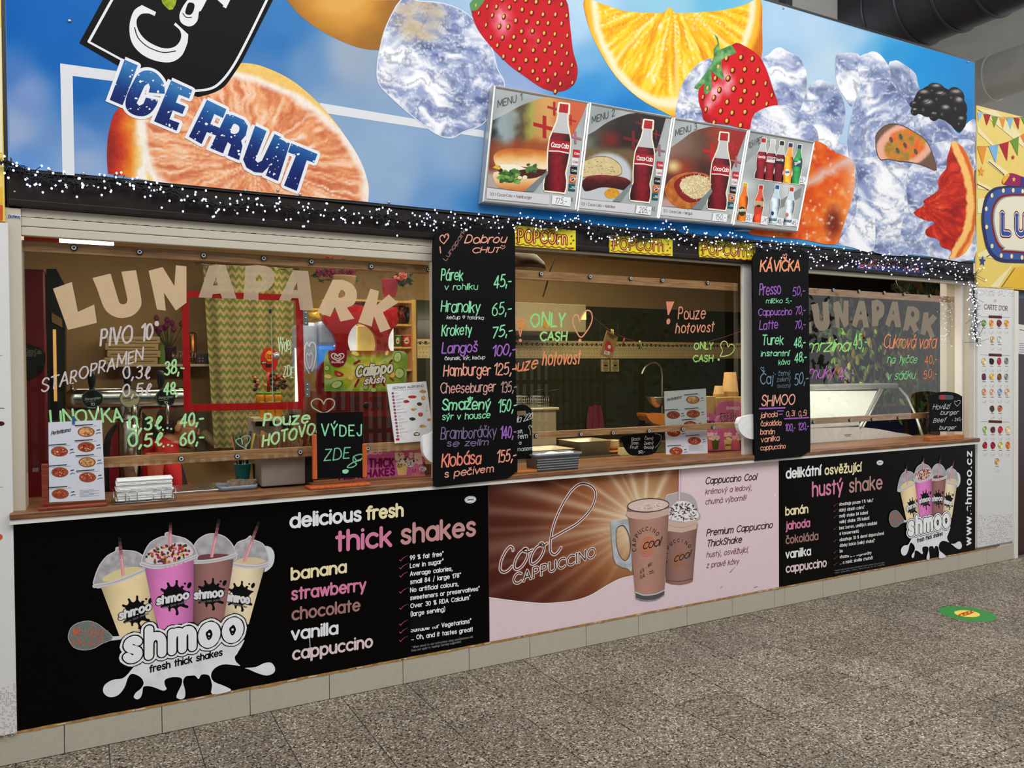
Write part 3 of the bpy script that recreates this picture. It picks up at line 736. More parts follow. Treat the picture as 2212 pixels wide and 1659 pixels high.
# grapefruit on the left
gp=cr([(233,375),(231,330),(236,280),(252,238),(300,200),(400,150),(470,140),(530,136),(580,148),(640,180),(700,235),(750,300),(780,350),(796,400),(795,436)],4,False)
gp=gp+[(700,428),(500,409),(340,393)]
def gfcol(x,y):
    # local frame: face ellipse centre ~ (560,345), tilt
    dx,dy=x-548,y-350;R=math.radians(28)
    u=(dx*math.cos(R)+dy*math.sin(R))/278;v=(-dx*math.sin(R)+dy*math.cos(R))/172
    r=np.hypot(u,v);a=np.arctan2(v,u);w=fbm(x,y,34,3,2)
    fib=fbm(a*22+w*4,r*5,1.0,3,4)
    col=ramp(fib*1.2-.1,[(0,(196,96,62)),(.35,(222,132,90)),(.55,(240,165,112)),(.75,(250,200,165)),(1,(255,238,225))])
    seg=np.abs(((a/(2*PI)*10+w*.2) % 1)-.5)*2
    col=mixc(col,(250,215,190),np.clip((seg-.93)*10,0,.7))
    col=mixc(col,(250,236,222),np.clip((r-.88+(w-.5)*.1)*16,0,1))
    col=mixc(col,(244,200,110),np.clip((r-.98+(w-.5)*.06)*24,0,1))
    # rind side on the far left
    t=np.clip((306-x-(y-300)*.02+(w-.5)*26)/22,0,1)*(y>215)
    col=mixc(col,(250,240,225),np.clip((322-x)/10,0,1)*(y>215)*(1-t))
    rc=ramp((x-232)/75+(w-.5)*.4,[(0,(150,40,35)),(.35,(200,60,35)),(.62,(232,120,40)),(1,(245,200,90))])
    return np.clip(mixc(col,0,0)*(1-t)[:,None]+rc*t[:,None]+(fbm(x,y,5,2,9)[:,None]-.5)*22,0,255)
pic('grapefruit_print',lambda m:fill(m,gp,l2,gfcol,4),ban)
# blurred ochre fruit at the top
def f(m):
    def c(x,y):
        r=np.hypot((x-740)/125,(y+40)/160)
        return ramp(np.clip(1.25-r,0,1)*1.2+(fbm(x,y,40,3,8)-.5)*.3,[(0,(150,150,150)),(.12,(150,105,50)),(.4,(168,112,40)),(.8,(214,150,60)),(1,(228,170,80))])
    fill(m,cr([(618,-2),(650,35),(700,70),(760,98),(810,108),(850,100),(875,60),(905,-2)],4,False),l1,c,7)
pic('blurred_fruit_print',f,ban)

# ice ----------------------------------------------------------------
def icecol(seed,top=None,warm=None,bright=0.0,ang=0.3):
    def c(x,y):
        w1=fbm(x,y,70,3,seed);w2=fbm(x,y,70,3,seed+50)
        X=x*math.cos(ang)+y*math.sin(ang);Z=-x*math.sin(ang)+y*math.cos(ang)
        a=fbm(X+w1*90,(Z+w2*90)*2.6,44,5,seed+7)
        rg=1-np.abs(fbm(X+w2*80,(Z+w1*80)*2.2,34,5,seed+23)-.5)*9
        big=fbm(x,y,62,2,seed+90)
        t=(a-.5)*1.7+.5+(big-.5)*.9+bright+.02
        col=ramp(t,[(0,(92,108,156)),(.25,(140,152,192)),(.45,(152,166,204)),(.62,(196,203,226)),(.8,(236,238,245)),(1,(253,253,255))])
        col=mixc(col,(255,255,255),np.clip((rg-.55)*1.6,0,.85))
        dk=1-np.abs(fbm(X+w1*90+31,(Z+w2*60)*1.5,50,4,seed+41)-.5)*20
        col=mixc(col,(78,86,112),np.clip(dk-.3,0,.35))
        if top is not None:
            col=mixc(col,(252,253,255),np.clip(1-(y-top-6*w1)/20,0,.92))
        if warm is not None:
            t=np.clip(1-np.hypot((x-warm[0])/warm[2],(y-warm[1])/warm[3]),0,1)
            col=mixc(col,warm[4],np.clip(t*1.6,0,.75)*np.clip(a*2-.3,0,1))
        return np.clip(col,0,255)
    return c
def ice(name,pts,lay,seed,edge=True,**k):
    def f(m):
        P=cr(pts,3)
        fill(m,P,lay,icecol(seed,**k),3.2)
        if edge: line(m,P,lay-.0002,2.2,(222,228,240),closed=True)
    return pic(name,f,ban)
ice('ice_cube_print',[(868,-2),(905,2),(960,8),(1010,30),(1045,70),(1065,110),(1075,150),(1090,185),(1062,240),(1040,270),(1000,285),(975,298),(940,288),(890,250),(850,215),(818,180),(815,140),(822,100),(835,55)],l2,11,warm=(905,40,75,70,(176,150,110)),bright=.08)
# strawberries
def berry(name,pts,lay,c1,c2,seeds,hl,seed,par=ban):
    def f(m):
        P=cr(pts,4)
        a=np.array(P);cx,cy=a.mean(0);rx,ry=(a.max(0)-a.min(0))/2
        def c(x,y):
            r=np.hypot((x-cx)/rx,(y-cy)/ry)
            w=fbm(x,y,22,3,seed)
            col=ramp(r*.7+(w-.5)*.7,[(0,c1),(.55,c1),(1,c2)])
            for hx,hy,hr,hs in hl:
                t=np.clip(1-np.hypot((x-hx)/hr,(y-hy)/(hr*1.7)),0,1)*np.clip(w*2.4-.5,0,1)
                col=mixc(col,(250,205,215),np.clip(t*hs,0,.9))
            return np.clip(col,0,255)
        fill(m,P,lay,c,4)
        R=random.Random(seed);row=0;y=a[:,1].min()+9
        while y<a[:,1].max()-4:
            x=a[:,0].min()+(7 if row % 2 else 18)
            while x<a[:,0].max():
                qx,qy=x+R.uniform(-3,3),y+R.uniform(-4,4)+ (x-cx)*.12
                if inside(P,np.array([qx-4,qx+4.]),np.array([qy,qy])).all():
                    k=max(.45,1-((qx-cx)/rx)**2*.6)
                    fill(m,ell(qx+1,qy+1,5.2*k*seeds,6.8*seeds,10,15),lay-.0003,tuple(np.array(c2)*.72))
                    fill(m,ell(qx,qy,2.9*k*seeds,4.4*seeds,8,15),lay-.0006,(240,178,78))
                    fill(m,ell(qx-.6,qy-1,1.2*k*seeds,1.8*seeds,6,15),lay-.0008,(252,224,140))
                x+=25*seeds
            y+=21*seeds;row+=1
    return pic(name,f,par)
berry('strawberry_print',[(1045,-2),(1110,-3),(1180,-3),(1222,-2),(1232,60),(1238,110),(1248,150),(1240,182),(1210,198),(1172,190),(1130,162),(1100,140),(1060,100),(1030,60),(1018,20),(1025,2)],l3,(206,22,36),(160,20,32),1.0,[(1085,40,30,1.0),(1150,80,20,.5)],21)
pic('strawberry_leaf_print',lambda m:fill(m,[(1015,8),(1022,-2),(1048,-2),(1042,8),(1030,22),(1018,24)],l4,(90,150,90)),ban)
# yellow orange wedge
op=cr([(1262,-2),(1300,8),(1350,24),(1400,27),(1430,28),(1448,16),(1460,28),(1500,27),(1560,22),(1610,10),(1643,-2),(1646,60),(1644,130),(1610,190),(1570,225),(1530,255),(1480,262),(1430,240),(1380,212),(1330,165),(1290,100),(1268,45)],3)
def ocol(x,y):
    dx,dy=x-1455,y+10;r=np.hypot(dx/192,dy/262);a=np.arctan2(dy,dx)
    w=fbm(x,y,30,3,31);fib=fbm(a*26+w*2.5,r*3.2,1.0,3,33)
    col=ramp(fib*1.25-.1,[(0,(226,128,16)),(.35,(246,176,20)),(.6,(252,212,40)),(.8,(255,232,110)),(1,(255,252,220))])
    sp=fbm(a*60,r*7,1.0,2,35);col=mixc(col,(255,253,225),np.clip((sp-.72)*6,0,.9))
    seg=np.abs(((a/PI*4.0+w*.1) % 1)-.5)*2;col=mixc(col,(253,240,190),np.clip((seg-.9)*8,0,.7))
    col=mixc(col,(254,240,200),np.clip((r-.83+(w-.5)*.05)*22,0,1))
    col=mixc(col,(250,190,50),np.clip((r-.905+(w-.5)*.04)*24,0,1))
    return np.clip(mixc(col,(214,110,18),np.clip((r-.975+(w-.5)*.05)*24,0,1)),0,255)
pic('orange_wedge_print',lambda m:fill(m,op,l2,ocol,4),ban)
view(1480,60,6.381)
ice('ice_cube_print',[(-130,1240),(-100,1000),(-60,830),(0,700),(100,570),(200,480),(330,425),(360,440),(420,600),(300,900),(280,1290),(100,1280)],l3,12)
ice('ice_cube_print',[(1050,430),(1150,370),(1220,300),(1310,268),(1400,320),(1560,400),(1640,520),(1675,640),(1680,800),(1660,950),(1690,1150),(1705,1300),(1620,1200),(1400,1100),(1280,1060),(1200,800),(1120,560)],l3,13,top=100)
ice('ice_cube_print',[(880,1500),(900,1380),(930,1240),(1010,1150),(1150,1090),(1280,1070),(1450,1090),(1640,1200),(1710,1300),(1820,1420),(1800,1600),(1400,1560)],l4-.0002,33,bright=.05)
# second strawberry with leaf
view()
def vb(*a): return [(1480+x/6.381,60+y/6.381) for x,y in a]
berry('strawberry_print',vb((700,210),(820,250),(950,330),(1050,430),(1120,580),(1190,780),(1280,1060),(1200,1100),(1000,1160),(950,1200),(900,1400),(600,1340),(280,1290),(230,1150),(185,1000),(190,850),(260,700),(350,560),(440,420),(560,300)),l4,(218,26,34),(160,14,24),1.12,[(1570,175,22,1.3),(1545,200,18,1.3),(1533,225,14,1.1)],44)
def f(m):
    g=lambda x,y: ramp(fbm(x,y,8,3,3),[(0,(38,92,52)),(.5,(92,156,88)),(1,(170,208,150))])
    for p in ([(400,85),(450,130),(465,200),(480,300),(640,235),(710,345),(600,390),(500,440),(500,560),(540,680),(520,720),(420,655),(360,590),(365,760),(360,860),(290,925),(255,880),(270,760),(180,850),(125,830),(140,790),(220,710),(300,600),(370,480),(400,380),(395,290),(450,220),(435,150)],):
        fill(m,vb(*p),l5,g,3)
pic('strawberry_leaf_print',f,ban)
view(1740,100,5.978)
ice('ice_cube_print',[(395,120),(470,90),(600,85),(700,120),(730,300),(700,560),(640,700),(590,780),(520,680),(440,560),(400,450),(385,300)],l2,15,top=105,bright=.06)
ice('ice_cube_print',[(1075,230),(1130,190),(1190,185),(1280,240),(1380,310),(1430,380),(1450,480),(1480,600),(1450,800),(1350,900),(1150,800),(1080,500)],l2,16,top=128)
ice('ice_cube_print',[(670,200),(720,120),(800,90),(870,65),(950,95),(1020,170),(1075,260),(1105,400),(1080,560),(900,640),(740,520),(690,380)],l3,17,top=110)
ice('ice_cube_print',[(-100,200),(-60,300),(0,560),(-20,900),(-100,1000)],l1,18)
ice('ice_cube_print',[(0,620),(30,560),(80,480),(180,432),(280,460),(380,500),(450,600),(500,740),(515,880),(490,1080),(430,1200),(400,1300),(300,1340),(60,1300),(-60,1200),(-150,1000),(-60,800)],l4,19,top=170)
ice('ice_cube_print',[(730,510),(800,490),(950,410),(1080,440),(1180,560),(1300,700),(1390,900),(1400,1060),(1380,1200),(1100,1400),(700,1500),(560,1420),(550,1150),(590,930),(650,700)],l4,20,bright=-.06,ang=-.5)
ice('ice_cube_print',[(1390,900),(1480,880),(1650,930),(1830,960),(1900,1050),(1990,1130),(2080,1000),(2190,950),(2200,1200),(2190,1434),(2190,1600),(1900,1600),(1500,1500),(1390,1100)],l3,25)
view(1600,300,4.337)
def keep(m_,pts): return pts
ice('ice_block_print',[(-60,860),(60,850),(400,880),(880,990),(1300,1050),(1700,1090),(2180,1130),(2185,700),(2185,200),(2150,0),(1700,60),(1200,180),(1060,160),(1000,60),(900,30),(860,0),(650,250),(560,500),(300,840)],l3-.0002,26,edge=False,bright=.05)
ice('ice_block_print',[(1080,230),(1200,170),(1380,190),(1480,220),(1580,280),(1540,400),(1530,700),(1500,900),(1600,1080),(1250,1060),(1240,850),(1110,560),(1090,350)],l5,27)
ice('ice_block_print',[(1570,290),(1640,230),(1740,260),(1860,300),(1840,470),(1720,600),(1600,700),(1560,560),(1550,400)],l5-.0003,28,bright=-.08)
ice('ice_block_print',[(1100,560),(1240,600),(1260,800),(1240,1050),(1060,1020),(920,970),(1000,850),(1080,700)],l5-.0003,29,bright=.22)
# frozen orange fruit beside the menu frame
def f(m):
    def c(x,y):
        w=fbm(x,y,26,4,61);d=np.hypot((x-1800)/22,(y-480)/40)
        col=ramp(w*1.3-.1,[(0,(196,52,8)),(.4,(228,88,18)),(.7,(240,128,50)),(1,(250,200,160))])
        col=mixc(col,(96,22,10),np.clip(1.15-d,0,.8))
        ed=np.clip((x-1820-(w-.5)*60)/26,0,1);col=mixc(col,(240,200,178),ed*.7)
        col=mixc(col,(255,250,248),np.clip((fbm(x,y,7,2,62)-.72)*5,0,.7))
        ban_=np.clip(1-np.abs((y-372)-(x-1790)*-.55-(w-.5)*30)/20,0,1);return np.clip(mixc(col,(222,214,226),ban_*.75),0,255)
    fill(m,cr([(690,20),(800,60),(900,130),(1060,220),(1060,500),(1000,700),(950,850),(880,990),(560,940),(120,900),(130,840),(540,700),(600,400),(640,150)],3),l5-.0004,c,4)
pic('frozen_orange_print',f,ban)
# passion fruit
def f(m):
    P=cr([(1265,0),(1290,-70),(1380,-135),(1480,-135),(1600,-80),(1720,0),(1790,120),(1835,290),(1740,262),(1650,232),(1560,215),(1480,210),(1380,190),(1310,195),(1275,120)],3)
    def c(x,y):
        u=(x-1600)*4.337;v=(y-300)*4.337
        w=fbm(x,y,16,3,71);r=np.hypot((u-1540)/250+(v-60)/800,(v-60)/205)
        col=ramp(fbm(x,y,12,3,72)*1.5-.25,[(0,(126,104,42)),(.4,(176,134,52)),(.7,(228,130,40)),(1,(238,90,40))])
        col=mixc(col,(238,176,150),np.clip((r-.72+(w-.5)*.2)*9,0,1));return np.clip(mixc(col,(82,62,50),np.clip((r-1.03)*12,0,.8)),0,255)
    fill(m,P,l6,c,4);line(m,P,l6-.0002,9,(96,66,56),closed=True)
    for x,y in ((1410,10),(1540,60),(1500,-20),(1640,120),(1470,110)): fill(m,ell(x,y,16,30,10,-20),l6-.0003,(88,80,70))
pic('passion_fruit_print',f,ban)
# blood orange wedge
def f(m):
    P=cr([(1985,20),(2050,50),(2110,120),(2160,230),(2186,330),(2196,600),(2190,850),(2160,980),(2080,1090),(1950,1125),(1975,1050),(1880,1010),(1850,940),(1750,910),(1735,850),(1820,780),(1720,760),(1620,690),(1720,620),(1710,580),(1800,520),(1860,470),(1845,400),(1880,330),(1930,270),(1935,180),(1960,100)],3)
    def c(x,y):
        u=(x-1600)*4.337;v=(y-300)*4.337
        xe_=np.interp(v,[20,150,350,600,850,1100],[1990,2050,2130,2165,2130,1990])
        w=fbm(x,y,18,3,81);a=np.arctan2(v-620,u-1700)
        col=ramp(fbm(a*12+w*3,np.hypot(u-1700,v-620)/160,1.0,4,82)*1.3-.15,[(0,(130,14,10)),(.4,(186,30,14)),(.7,(222,58,26)),(1,(244,120,70))])
        col=mixc(col,(250,196,110),np.clip((u-xe_+48+(w-.5)*36)/12,0,1));col=mixc(col,(222,96,30),np.clip((u-xe_-22+(w-.5)*30)/12,0,1))
        return np.clip(mixc(col,(246,176,90),np.clip((u-xe_-62+(w-.5)*40)/14,0,1)),0,255)
    fill(m,P,l6,c,3.4)
pic('blood_orange_print',f,ban)
# blackberry
view(1740,100,5.978)
def f(m):
    fill(m,cr([(1420,640),(1560,520),(1700,500),(1850,560),(2000,640),(2070,850),(2080,960),(1990,1110),(1800,960),(1500,880),(1380,850)],3),l4,(18,16,18))
    for x,y,a,b,r in ((1690,550,110,72,15),(1530,640,105,88,-20),(1945,640,120,95,50),(1750,660,105,90,25),(1400,750,50,42,0),(1580,790,110,120,10),(1985,770,90,140,-25),(1810,850,90,110,-20),(1410,840,50,50,0),(2010,980,60,90,0),(1660,900,60,60,0)):
        P=ell(x,y,a,b,20,r)
        def c(X,Y_,x=x,y=y,a=a,b=b):
            u=((X-1740)*5.978-x)/a;v=((Y_-100)*5.978-y)/b
            h=np.clip(1.1-np.hypot(u*.9,(v+.62)*1.9),0,1);h2=np.clip(1-np.hypot((u+.55)*3.2,(v-.25)*3),0,1)
            return np.clip(ramp(h*1.1+h2+.02,[(0,(17,14,15)),(.5,(34,30,30)),(.85,(110,104,102)),(1.1,(205,202,200))]),0,255)
        fill(m,P,l4-.0002,c,2.5);line(m,P,l4-.0003,9,(12,10,12),closed=True)
        l4_=0
pic('blackberry_print',f,ban)

# black label with the lettering -------------------------------------------
view(0,0,3.456)
def f(m):
    K=(5,5,6);Wt=(236,236,238)
    P=[(592,320),(770,-6),(2040,-6),(1800,470)]+cr([(1800,470),(1740,560),(1680,640),(1600,690),(1480,725)],5,False)+[(1180,620),(900,500)]
    fill(m,P,l3,K)
    line(m,[(838,-6),(662,312),(925,455)],l4,17,Wt)
    line(m,cr([(1995,-6),(1830,330),(1730,510),(1640,620),(1560,665),(1430,680)],5,False),l4,17,Wt)
    # big C
    o=[(1060,38),(1000,80),(968,180),(975,290),(1020,370),(1100,430),(1200,462),(1290,460),(1360,410),(1400,320),(1406,258),(1310,168),(1298,185),(1345,230),(1350,290),(1310,345),(1240,362),(1160,340),(1080,290),(1030,220),(1020,150),(1055,105),(1110,100),(1155,118),(1165,90)]
    fill(m,cr(o[:10],4,False)+o[10:12]+cr(o[12:23],4,False)+o[23:],l4,Wt)
    line(m,[(1005,205),(1030,280),(1090,340),(1160,375),(1230,392),(1310,380)],l5,7,K,smooth=True)
    # a
    fill(m,cr([(1400,0),(1365,50),(1340,110),(1350,165),(1395,195),(1440,190),(1475,150),(1485,90),(1500,80),(1530,25),(1545,-4)],4,False)+[(1400,-4)],l4,Wt)
    fill(m,cr([(1410,20),(1390,60),(1385,100),(1420,110),(1445,80),(1450,30)],4),l5,K)
    line(m,[(1365,100),(1390,128),(1430,130)],l5,6,K,smooth=True)
    # l serif
    fill(m,[(1620,-4),(1668,40),(1662,50),(1688,62),(1720,-4)],l4,Wt)
    fill(m,[(1205,-4),(1212,22),(1230,45),(1262,74),(1290,70),(1308,40),(1320,-4)],l4,lambda x,y:ramp(fbm(x,y,5,2,3),[(0,(90,120,20)),(1,(190,200,50))]),3)
pic('black_label_print',f,ban)
# ICE FRUIT letters
def f(m):
    wht=(238,240,244)
    def blue(x,y): 
        t=np.clip(((y-130)-(x-240)*.42)/85+.0,0,1)
        return np.clip(ramp(t,[(0,(58,122,182)),(.35,(30,84,150)),(.7,(22,48,116)),(1,(20,36,100))])+(fbm(x,y,6,2,4)[:,None]-.5)*12,0,255)
    Ls=[
     [(930,445),(1028,487),(915,785),(820,745)],
     cr([(1230,700),(1222,620),(1170,550),(1105,525),(1040,545),(990,620),(945,720),(940,800),(985,850),(1060,868),(1120,845),(1165,790),(1180,748)],4,False)+[(1090,728),(1070,775),(1040,790),(1020,770),(1080,640),(1110,620),(1120,650),(1110,690)],
     [(1278,600),(1435,672),(1412,735),(1335,705),(1312,765),(1385,795),(1362,850),(1290,822),(1265,890),(1340,918),(1318,975),(1150,905)],
     [(1545,745),(1690,815),(1665,880),(1600,850),(1570,925),(1640,955),(1615,1012),(1545,985),(1505,1075),(1410,1020)],
     [(1690,850),(1740,860),(1820,895),(1850,940),(1835,1010),(1800,1050),(1810,1090),(1785,1195),(1700,1160),(1725,1080),(1700,1060),(1665,1145),(1570,1105)],
     [(1905,938),(1990,978),(1905,1195),(1925,1215),(1955,1200),(2050,1000),(2100,1025),(2010,1240),(1960,1290),(1900,1285),(1840,1250),(1815,1190)],
     [(2085,1035),(2165,1070),(2075,1350),(1985,1310)],
     [(2175,1070),(2370,1150),(2345,1215),(2290,1195),(2215,1425),(2120,1385),(2210,1160),(2150,1135)]]
    for P in Ls:
        line(m,P,l5,46,wht,closed=True)
        fill(m,P,l5,wht)
    for i,P in enumerate(Ls):
        hol=[]
        fill(m,P,l6,blue,3)
    fill(m,cr([(1745,925),(1785,945),(1780,985),(1750,1000),(1720,985)],3),l6-.0003,wht)
    R=random.Random(5)
    for k in range(210):
        P=R.choice(Ls);a=np.array(P);qx=R.uniform(a[:,0].min(),a[:,0].max());qy=R.uniform(a[:,1].min(),a[:,1].max())
        if inside(P,np.array([qx]),np.array([qy]))[0]:
            r=R.uniform(2,9) if R.random()<.8 else R.uniform(9,16);n=7
            fill(m,[(qx+r*R.uniform(.4,1.2)*math.cos(2*PI*j/n),qy+r*R.uniform(.3,1)*math.sin(2*PI*j/n)) for j in range(n)],l6-.0004,wht)
pic('ice_fruit_lettering',f,ban)
view()
m_=MB()
for x,y in ((107,367),(180,375),(530,411),(600,411),(648,420),(1692,18),(2091,134),(1330,505),(840,437),(150,45)):
    p=at(x,y);m_.lathe([(.008,0),(.007,-.003),(.002,-.005)],(p.x,-.001,p.z),8,(150,145,130),ax='y')
m_.build('rivet',METAL,ban,kind='stuff')

# ================================================================== POSTERS
def panel(name,label,cat,pxl,pxr,ztop,zbot,col,Y=0.0,matl=PRINTG,grp=None,th=.006):
    a,b=xc(pxl,1100,Y),xc(pxr,1100,Y)
    t=thing(name,label,cat,((a+b)/2,Y,zbot),grp)
    MB().box(a,b,Y,Y+th,zbot,ztop,col).build('backing_sheet',matl,t)
    return t
Z_T2=Z_TILE+.005
xpa=at(1056,1200).x;xpb=at(1682.5,1100).x
po1=thing('shake_poster','black poster with white lettering, delicious fresh thick shakes, four cups on the left','poster',((XL+xpa)/2,0,Z_T2))
POB=mat('black_poster_film',(3,3,3),.3,var=.1,spec=.12)
x_pl=at(36,1400).x
MB().box(xc(29,1200)-.01,xpa-.002,0,.006,Z_T2,Z_SILL-.003).build('backing_sheet',POB,po1)
po2=thing('cappuccino_poster','pink and brown cappuccino poster with a glass mug, middle of the three under the windows','poster',((xpb+xpa)/2,0,Z_T2))
PKF=mat('pink_poster_film',(236,212,218),.28,var=.02,spec=.4)
MB().box(xpa+.001,xpb-.001,0,.006,Z_T2,Z_SILL-.003).build('backing_sheet',PKF,po2)
po3=thing('shake_poster','black poster with a web address up its right edge, under the right window','poster',((XR+xpb)/2,0,Z_T2))
MB().box(xpb+.001,XR,0,.006,Z_T2,Z_SILL-.003).build('backing_sheet',POB,po3)
WT,CRM,PNK,MVE,BRW,LPK=(246,246,246),(250,236,186),(226,134,172),(206,152,152),(172,126,120),(238,214,216)
view(600,1040,3.95)
def tx(par,name,items,mat_=PRINT):
    m=MB()
    for it in items:
        a,k=(it[:-1],it[-1]) if isinstance(it[-1],dict) else (it,{})
        text(m,*a,Y=k.pop('Y',-.0008),**k)
    return m.build(name,mat_,par)
tx(po1,'heading_lettering',[('delicious',112,392,706,330,112,25,WT),('fresh',762,322,1064,292,104,24,CRM),
  ('thick',505,588,962,545,160,32,PNK),('shakes',1060,528,1680,455,155,31,MVE)])
tx(po1,'flavour_lettering',[('banana',120,838,580,772,96,21,CRM),('strawberry',122,1008,748,926,98,20,PNK),
  ('chocolate',126,1180,698,1098,98,19,BRW),('vanilla',122,1350,508,1296,98,21,WT),('cappuccino',132,1520,804,1408,98,20,LPK)])
bl=[('99 % fat free*',1130,670,1412,634),('Low in sugar*',1130,738,1412,698),('Average calories,',1130,806,1488,760),('small 84 / large 178*',1132,875,1560,816),
  ('No artificial colours,',1132,945,1540,890),('sweeteners or preservatives*',1132,1012,1720,930),('Over 30 % RDA Calcium*',1134,1080,1642,1006),('(large serving)',1136,1150,1426,1106),
  ('Suitable for Vegetarians*',1137,1286,1648,1206),('... Oh, and it tastes great!',1142,1352,1660,1278)]
tx(po1,'claims_lettering',[(s,a,b,c,d,36,7.2,WT,{'det':.6}) for s,a,b,c,d in bl]+
  [('* When mixed to our instructions using semi/skimmed milk.',1142,1424,1668,1332,17,2.4,(150,150,150),{'det':.5}),('Does not apply to toppings (serving suggestion)',1142,1452,1562,1374,17,2.4,(150,150,150),{'det':.5})])
def f(m):
    for y in (632,700,770,907,1045,1181,1249,1319):
        line(m,[(1038,y+36),(1049,y+46)],-.0008,6,(190,70,110));line(m,[(1049,y+46),(1075,y+18),(1112,y)],-.0008,7,(186,84,120),smooth=True,w2=1.5)
    fill(m,[(1120,1160),(1400,1135),(1400,1205),(1340,1238),(1130,1262)],-.0012,(10,10,11))
    line(m,[(272,1340),(283,1535)],-.0012,7,(210,210,210),w2=3)
    line(m,[(-0,0),(1,0)],0,.1,(0,0,0))
pic('tick_marks',f,po1)
def oval(m,x,y,rx,ry,Y=-.0008):
    fill(m,ell(x,y,rx,ry,30,-6),Y,(244,246,248))
    line(m,ell(x,y,rx*.88,ry*.8,20,-6,60,300),Y-.0002,rx*.07,(40,110,170));line(m,ell(x,y,rx*.9,ry*.84,20,-6,300,420),Y-.0002,rx*.07,(40,110,170))
    text(m,'Demus',x-rx*.5,y+ry*.28,x+rx*.55,y+ry*.12,ry*.5,rx*.07,(20,30,50),Y=Y-.0004,det=.5)
pic('oval_logo_print',lambda m:oval(m,1644,155,50,31),po1)

